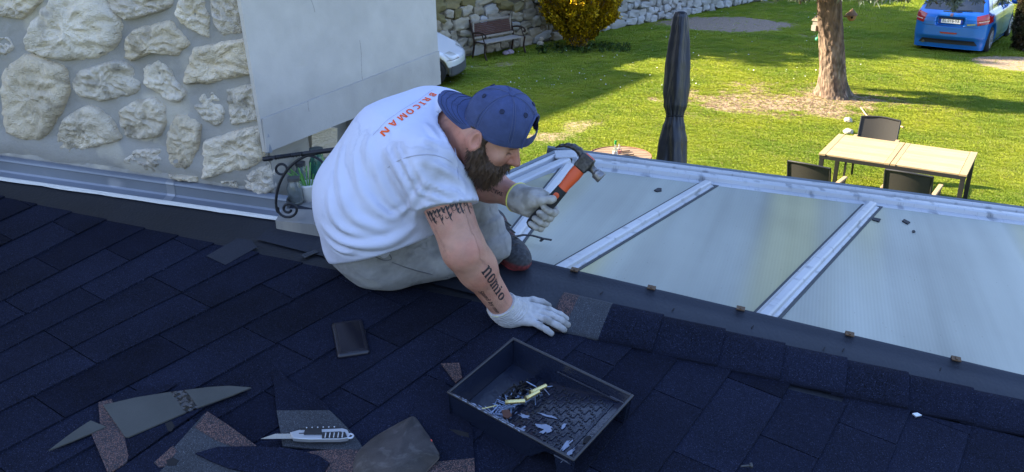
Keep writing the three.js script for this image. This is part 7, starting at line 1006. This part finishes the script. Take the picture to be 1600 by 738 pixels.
{ // curled brown scrap at the lower edge: a bent sheet with its corners on the roof
  const rimP = [[556, 712, .012], [566, 699, .014], [586, 682, .018], [612, 668, .02], [634, 657, .016], [646, 652, .012], [655, 660, .016], [666, 676, .026], [677, 693, .034], [686, 709, .034], [685, 716, .03], [670, 732, .022], [655, 748, .02], [610, 762, .02], [560, 752, .012], [551, 732, .011]];
  const cv = new THREE.CatmullRomCurve3(rimP.map(([x, y, h]) => onRoof(x, y, h)), true, 'catmullrom', .35), C = onRoof(622, 712, .062);
  const sheet = (o) => grid(96, 16, (u, v) => { const e = cv.getPoint(u), q = C.clone().lerp(e, v), k = 1 - v * v, h = q.clone().sub(RP).dot(RN), hE = e.clone().sub(RP).dot(RN), want = mix(hE, .066, Math.pow(k, .8)); q.addScaledVector(RN, want - h + o); const [a, b] = abOf(q); return q.addScaledVector(RN, .004 * n3(a * 16, b * 16, 2) + .006 * Math.exp(-Math.pow((a + .3 * b + .52) / .012, 2)) * k); }, (u, v) => [Math.cos(u * 6.2832) * v * .12 + .5, Math.sin(u * 6.2832) * v * .12 + .5]);
  const bm = std({ map: tex(1024, 1024, (u, v, i, j) => { const a = pf(u, v, 30, 971, 5), s = sst(.5, .75, pf(u, v, 44, 975, 4)), h = hash(i, j, 5), st = pf(u * .3 + v, v * .2, 80, 978, 2); const k = .5 + .9 * a + .35 * (h - .5) + .4 * (st - .5); return [mix(.036, .062, s) * k, mix(.031, .056, s) * k, mix(.031, .056, s) * k]; }), roughness: .8, bumpMap: gBump, bumpScale: .0006 });
  const t = thing('shingle_offcut', 'curled brown worn scrap of sheet bulging up at the lower picture edge', 'shingle offcut');
  mesh('sheet', [sheet(0), sheet(-.004)], bm, t); mesh('edge', grid(96, 1, (u, v) => cv.getPoint(u).addScaledVector(RN, .0005 - .005 * v)), std({ color: rgb(.085, .075, .07), roughness: .85 }), t);
  const q = cv.getPoint(.52), od = onRoof(673, 690, .034); mesh('orange_mark', new THREE.SphereGeometry(.006, 12, 8).scale(.6, .5, 1.2).translate(od.x, od.y, od.z), std({ color: rgb(.55, .06, .035), roughness: .6 }), t);
}
// ---------------------------------------------------------------- paint tray with nails
{
  const rimH = .078, P = [[694, 611], [808, 532], [991, 622], [893, 716]].map(([x, y]) => onRoof(x, y, rimH)); // left, back, right, front
  const c = P.reduce((s, q) => s.add(q), V(0, 0, 0)).multiplyScalar(.25), X = P[2].clone().sub(P[1]).add(P[3]).sub(P[0]).normalize(), Z0 = P[3].clone().sub(P[2]).add(P[0]).sub(P[1]), Z = Z0.addScaledVector(X, -Z0.dot(X)).normalize(), Y = Z.clone().cross(X).normalize();
  const W = (P[1].distanceTo(P[2]) + P[0].distanceTo(P[3])) / 2, D = (P[0].distanceTo(P[1]) + P[3].distanceTo(P[2])) / 2;
  const t = thing('paint_tray', 'black plastic paint tray with ridged ramp holding nails and screws', 'tray', c); t.setRotationFromMatrix(new THREE.Matrix4().makeBasis(X, Y, Z));
  const pl = std({ color: rgb(.009, .0125, .026), roughness: .22, bumpMap: tex(256, 256, (u, v, i, j) => .7 * pf(u, v, 8, 941, 4) + .3 * hash(i, j, 7), [1, 1], false), bumpScale: .0015 });
  // floor profile along x: deep well at the left, ramp rising to the right; walls lean out
  const yF = (x) => { const u = (x + W / 2) / W; return u < .36 ? -.07 + .006 * Math.cos(u * 8) : u < .9 ? mix(-.066, -.026, sst(0, 1, (u - .36) / .54) * .4 + .6 * (u - .36) / .54) : mix(-.026, -.016, (u - .9) / .1); };
  const inn = .011, ins = (x) => .004 + .008 * clamp(-yF(x) / .07);
  const floor = grid(48, 20, (u, v) => { const x = mix(-W / 2 + .014, W / 2 - .012, u), k = ins(x); return V(x, yF(x), mix(-D / 2 + k + .004, D / 2 - k - .004, v)); }, (u, v) => [u * W, v * D]);
  const wall = (sg) => grid(48, 8, (u, v) => { const x = mix(-W / 2 + .014 * (1 - v) + .004 * v, W / 2 - .012 * (1 - v) - .004 * v, u), k = ins(x) * (1 - v) + .004; return V(x, mix(yF(x), 0, v), sg * (D / 2 - k)); }, (u, v) => [u * W, v * .1]);
  const endW = (sg) => grid(20, 6, (u, v) => { const xb = sg * (W / 2 - .013), y0 = yF(sg * (W / 2 - .014)); return V(mix(xb, sg * (W / 2 - .004), v), mix(y0, 0, v), mix(-D / 2 + .008, D / 2 - .008, u)); }, (u, v) => [u * D, v * .1]);
  mesh('well_and_ramp', [floor, wall(1), wall(-1), endW(1), endW(-1)], pl, t);
  const outer = (sg) => grid(48, 6, (u, v) => { const x = mix(-W / 2, W / 2, u); return V(x, mix(-.074, 0, v) + (1 - v) * Math.max(0, .052 * sst(.62, .82, u) * sst(1.0, .93, u)), sg * (D / 2 - .007 * (1 - v))); }, (u, v) => [u * W, v * .1]); const outE = (sg) => grid(20, 6, (u, v) => V(sg * (W / 2 - .006 * (1 - v)), mix(sg > 0 ? -.024 : -.074, 0, v), mix(-D / 2, D / 2, u)), (u, v) => [u * D, v * .1]);
  mesh('outer_skirt', [outer(1), outer(-1), outE(1), outE(-1)], pl, t);
  const rp = [V(-W / 2, 0, -D / 2), V(W / 2, 0, -D / 2), V(W / 2, 0, D / 2), V(-W / 2, 0, D / 2)], rim = []; for (let i = 0; i < 4; i++) { rim.push(rod(rp[i], rp[(i + 1) % 4], .0038, .0038, 10)); rim.push(new THREE.SphereGeometry(.0038, 10, 8).translate(rp[i].x, rp[i].y, rp[i].z)); } mesh('rim', rim, std({ color: rgb(.012, .013, .018), roughness: .35 }), t);
  for (const s of [-1, 1]) mesh('foot', new THREE.ExtrudeGeometry(new THREE.Shape([[-.028, 0], [.018, 0], [.016, -.05], [.002, -.056], [-.014, -.05]].map((q) => new THREE.Vector2(...q))), { depth: .008, bevelEnabled: true, bevelSize: .002, bevelThickness: .002, bevelSegments: 1 }).translate(W / 2 - .022, -.02, s * (D / 2 - .008) - .004), pl, t);
  // hooked ridges on the ramp
  const kg = [], nx = 11, nz = 9, sx = W * .53 / nx, sz = (D - .05) / nz, sgm = (x0, z0, x1, z1) => { const a = V(x0, yF(x0) + .0012, z0), b = V(x1, yF(x1) + .0012, z1); kg.push(bar(a, b, .0022, .0022)); };
  for (let i = 0; i < nx; i++) for (let j = 0; j < nz; j++) { const x = -W / 2 + W * .385 + sx * (i + .5), z = -D / 2 + .025 + sz * (j + .5), a = sx * .36, b = sz * .36; if ((i + j) % 2) { sgm(x - a, z - b, x - a, z + .1 * b); sgm(x - a, z + .1 * b, x + a, z + .1 * b - .0004); sgm(x + a, z + .1 * b, x + a, z + b); } else { sgm(x - a, z + b, x - .1 * a, z + b); sgm(x - .1 * a, z + b, x - .1 * a, z - b); sgm(x - .1 * a, z - b, x + a, z - b); } }
  const rd = mesh('grip_ridges', kg, std({ color: rgb(.016, .018, .026), roughness: .45 }), t); rd.userData.kind = 'stuff';
  mesh('end_groove', box(.008, .0022, D - .05, W / 2 - .036, yF(W / 2 - .036) + .002, 0, .001), pl, t); mesh('side_ridge', box(W * .5, .003, .004, W * .17, -.022, -D / 2 + .014, .001).rotateZ(.0), pl, t);
  mesh('hang_hole', cyl(.012, .012, .004, 20).scale(.55, 1, 1.2).translate(W / 2 - .018, yF(W / 2 - .018) + .001, D * .16), joints.dark, t);
  // flaked pale paint
  const pm = std({ color: rgb(.2, .235, .31), roughness: .7 }), flake = (pts, y = .0016, edge = false) => { const g = slab(pts.map(([x, z]) => V(x, (edge ? .0036 : yF(x) + y), z)), V(0, -1, 0), (q) => [q.x, q.z], .0012); const f = mesh('paint_flake', g, pm, t); };
  const blob = (cx, cz, rx, rz, s, edge) => { const p = []; for (let i = 0; i < 16; i++) { const a = i / 16 * 6.2832, k = (.7 + .85 * n3(Math.cos(a) * 2.6 + s, Math.sin(a) * 2.6, s * 3.3)) * (edge ? 1 : 1.7); p.push([cx + Math.cos(a) * rx * k, cz + Math.sin(a) * rz * k]); } flake(p, .0026 + s * 1e-5, edge); };
  blob(W * .12, D * .17, .014, .006, 1); blob(W * .16, D * .2, .008, .012, 2); blob(W * .05, D * .36, .02, .004, 3); blob(W * .0, D * .3, .007, .009, 4); blob(W * .2, D * .4, .018, .005, 5); blob(W * .36, D * .3, .004, .016, 6); blob(W * .42, D * .38, .005, .02, 7); blob(W * .08, D * .02, .016, .003, 8); blob(-W * .06, D * .12, .012, .004, 9); blob(W * .24, D * .1, .003, .01, 10);
  for (let i = 0; i < 9; i++) blob(-W * .42 + i * .022, D / 2 + .0, .013, .0042, 20 + i, true); blob(W * .02, D / 2, .018, .004, 31, true);
  // nails, screws, brass pins: each a thing of its own resting in the well
  const toW = (v) => t.localToWorld(v.clone()); t.updateMatrixWorld(true);
  const zinc = std({ color: rgb(.3, .36, .48), metalness: .75, roughness: .38 }), blackM = std({ color: rgb(.02, .018, .017), metalness: .5, roughness: .5 }), brass = std({ color: rgb(.72, .58, .24), metalness: .8, roughness: .25 });
  const nail = thing('roofing_nail', 'grey galvanised roofing nail in the heap inside the black tray', 'nail', null, 'galvanised nails heaped in the paint tray'); mesh('shank', rod(V(0, 0, 0), V(0, -.034, 0), .0016, .0013, 8), zinc, nail); mesh('head', cyl(.0052, .005, .0012, 14), zinc, nail); mesh('point', new THREE.ConeGeometry(.0013, .004, 8).rotateX(Math.PI).translate(0, -.036, 0), zinc, nail);
  const screw = thing('black_screw', 'short black screw in the heap inside the black tray', 'screw', null, 'black screws heaped in the paint tray'); mesh('shank', [rod(V(0, 0, 0), V(0, -.024, 0), .002, .0014, 8), ...[0, 1, 2, 3, 4, 5].map((i) => new THREE.TorusGeometry(.0021 - i * .0001, .0005, 5, 12).rotateX(1.57).translate(0, -.006 - i * .003, 0))], blackM, screw); mesh('head', new THREE.CylinderGeometry(.005, .002, .0035, 14), blackM, screw);
  const put = (o, x, z, lift, an, tilt) => { const w = toW(V(x, yF(x) + lift, z)); o.position.copy(w); const q = new THREE.Quaternion().setFromEuler(new THREE.Euler(0, an, Math.PI / 2 + tilt)); o.quaternion.copy(t.quaternion).multiply(q); };
  const heap = () => { const u = rnd(), a = rr(-1, 1), cx = -W * .2 + .018 * a + (u - .5) * .04, cz = mix(D * .36, -D * .3, u); return [cx + rr(-.012, .012) * (1.2 - Math.abs(u - .5)), cz + rr(-.01, .01), .003 + .011 * rnd() * (1 - Math.abs(a))]; };
  for (let i = 0; i < 72; i++) { const o = i ? nail.clone() : nail; if (i) { o.name = numbered('roofing_nail'); scene.add(o); } const [x, z, l] = heap(); put(o, x, z, l, rnd() * 6.28, rr(-.25, .25)); }
  for (let i = 0; i < 22; i++) { const o = i ? screw.clone() : screw; if (i) { o.name = numbered('black_screw'); scene.add(o); } put(o, -W * .24 + rr(-.022, .03), mix(D * .02, -D * .3, rnd()) + rr(-.008, .008), rr(.006, .02), rnd() * 6.28, rr(-.5, .5)); }
  const up = (px, py, h) => onRoof(px, py, h), pin = (label, a, b) => { const o = thing('brass_pin', label, 'pin'); const A = onRoof(...a, .036), Bq = onRoof(...b, .036), d = Bq.clone().sub(A).normalize(); mesh('shaft', rod(A, Bq, .0056, .0056, 16), brass, o); mesh('collar', rod(A.clone().addScaledVector(d, -.001), A.clone().addScaledVector(d, .006), .0062, .0062, 16), std({ color: rgb(.5, .38, .14), metalness: .8, roughness: .35 }), o); };
  pin('bright brass pin across the nails, topmost of three', [829, 614], [853, 603]); pin('bright brass pin leaning on the heap, middle of three', [822, 623], [842, 612]); pin('bright brass pin lowest of three, nearest the tray front', [790, 629], [820, 627]);
  const ch = solo('shingle_chip', 'small brown chip of shingle on the nails in the tray', 'shingle chip', slab(flat([[784, 641], [795, 640], [800, 649], [793, 654], [786, 651]], .03), DOWN, roofUV, .003), std({ color: rgb(.085, .035, .022), roughness: .9 }));
  const br = solo('brass_nail', 'long thin brass nail lying left of the heap in the tray', 'nail', merge([rod(onRoof(754, 639, .024), onRoof(776, 634, .024), .0016, .0012, 8), rod(onRoof(753, 639.3, .024), onRoof(754, 639, .024), .0038, .0038, 12)]), brass);
}
{ // strays on the shingles
  const m = std({ color: rgb(.06, .06, .06), metalness: .6, roughness: .5 }), s = thing('lost_screw', 'single dark screw standing on the shingles at the lower right edge', 'screw'); const a = onRoof(1158, 729, .012), b = onRoof(1172, 728, .014); mesh('shank', rod(a, b, .0022, .0028, 8), m, s); mesh('head', rod(b, b.clone().add(b.clone().sub(a).multiplyScalar(.25)), .006, .0065, 14), m, s);
  solo('metal_clip', 'small bright metal scrap tucked under the cap shingles', 'metal scrap', slab(flat([[1426, 646], [1434, 645], [1441, 649], [1432, 651]], .012), DOWN, roofUV, .003), std({ color: rgb(.6, .62, .65), metalness: .5, roughness: .4 }));
  // bare underlay where shingles are still missing below the zinc
  const um = std({ map: tex(256, 256, (u, v, i, j) => { const a = pf(u, v, 6, 961, 4), h = hash(i, j, 3); return [.008 + .014 * a * h, .011 + .013 * a * h, .02 + .014 * a * h]; }, [3, 3]), roughness: .95, bumpMap: gBump, bumpScale: .001 });
  const ul = (label, pts, mt) => { const o = mesh('underlay_patch', slab(flat(pts, .0082), DOWN, roofUV, .0006), mt, roof); o.userData.label = label; };
  ul('greyish exposed starter shingle near the zinc', [[322, 400], [372, 372], [392, 376], [402, 386], [352, 414]], um);
  ul('rubbed grey streak beside the man', [[470, 398], [492, 390], [497, 394], [476, 403]], greyMat);
}
renderer.render(scene, camera);
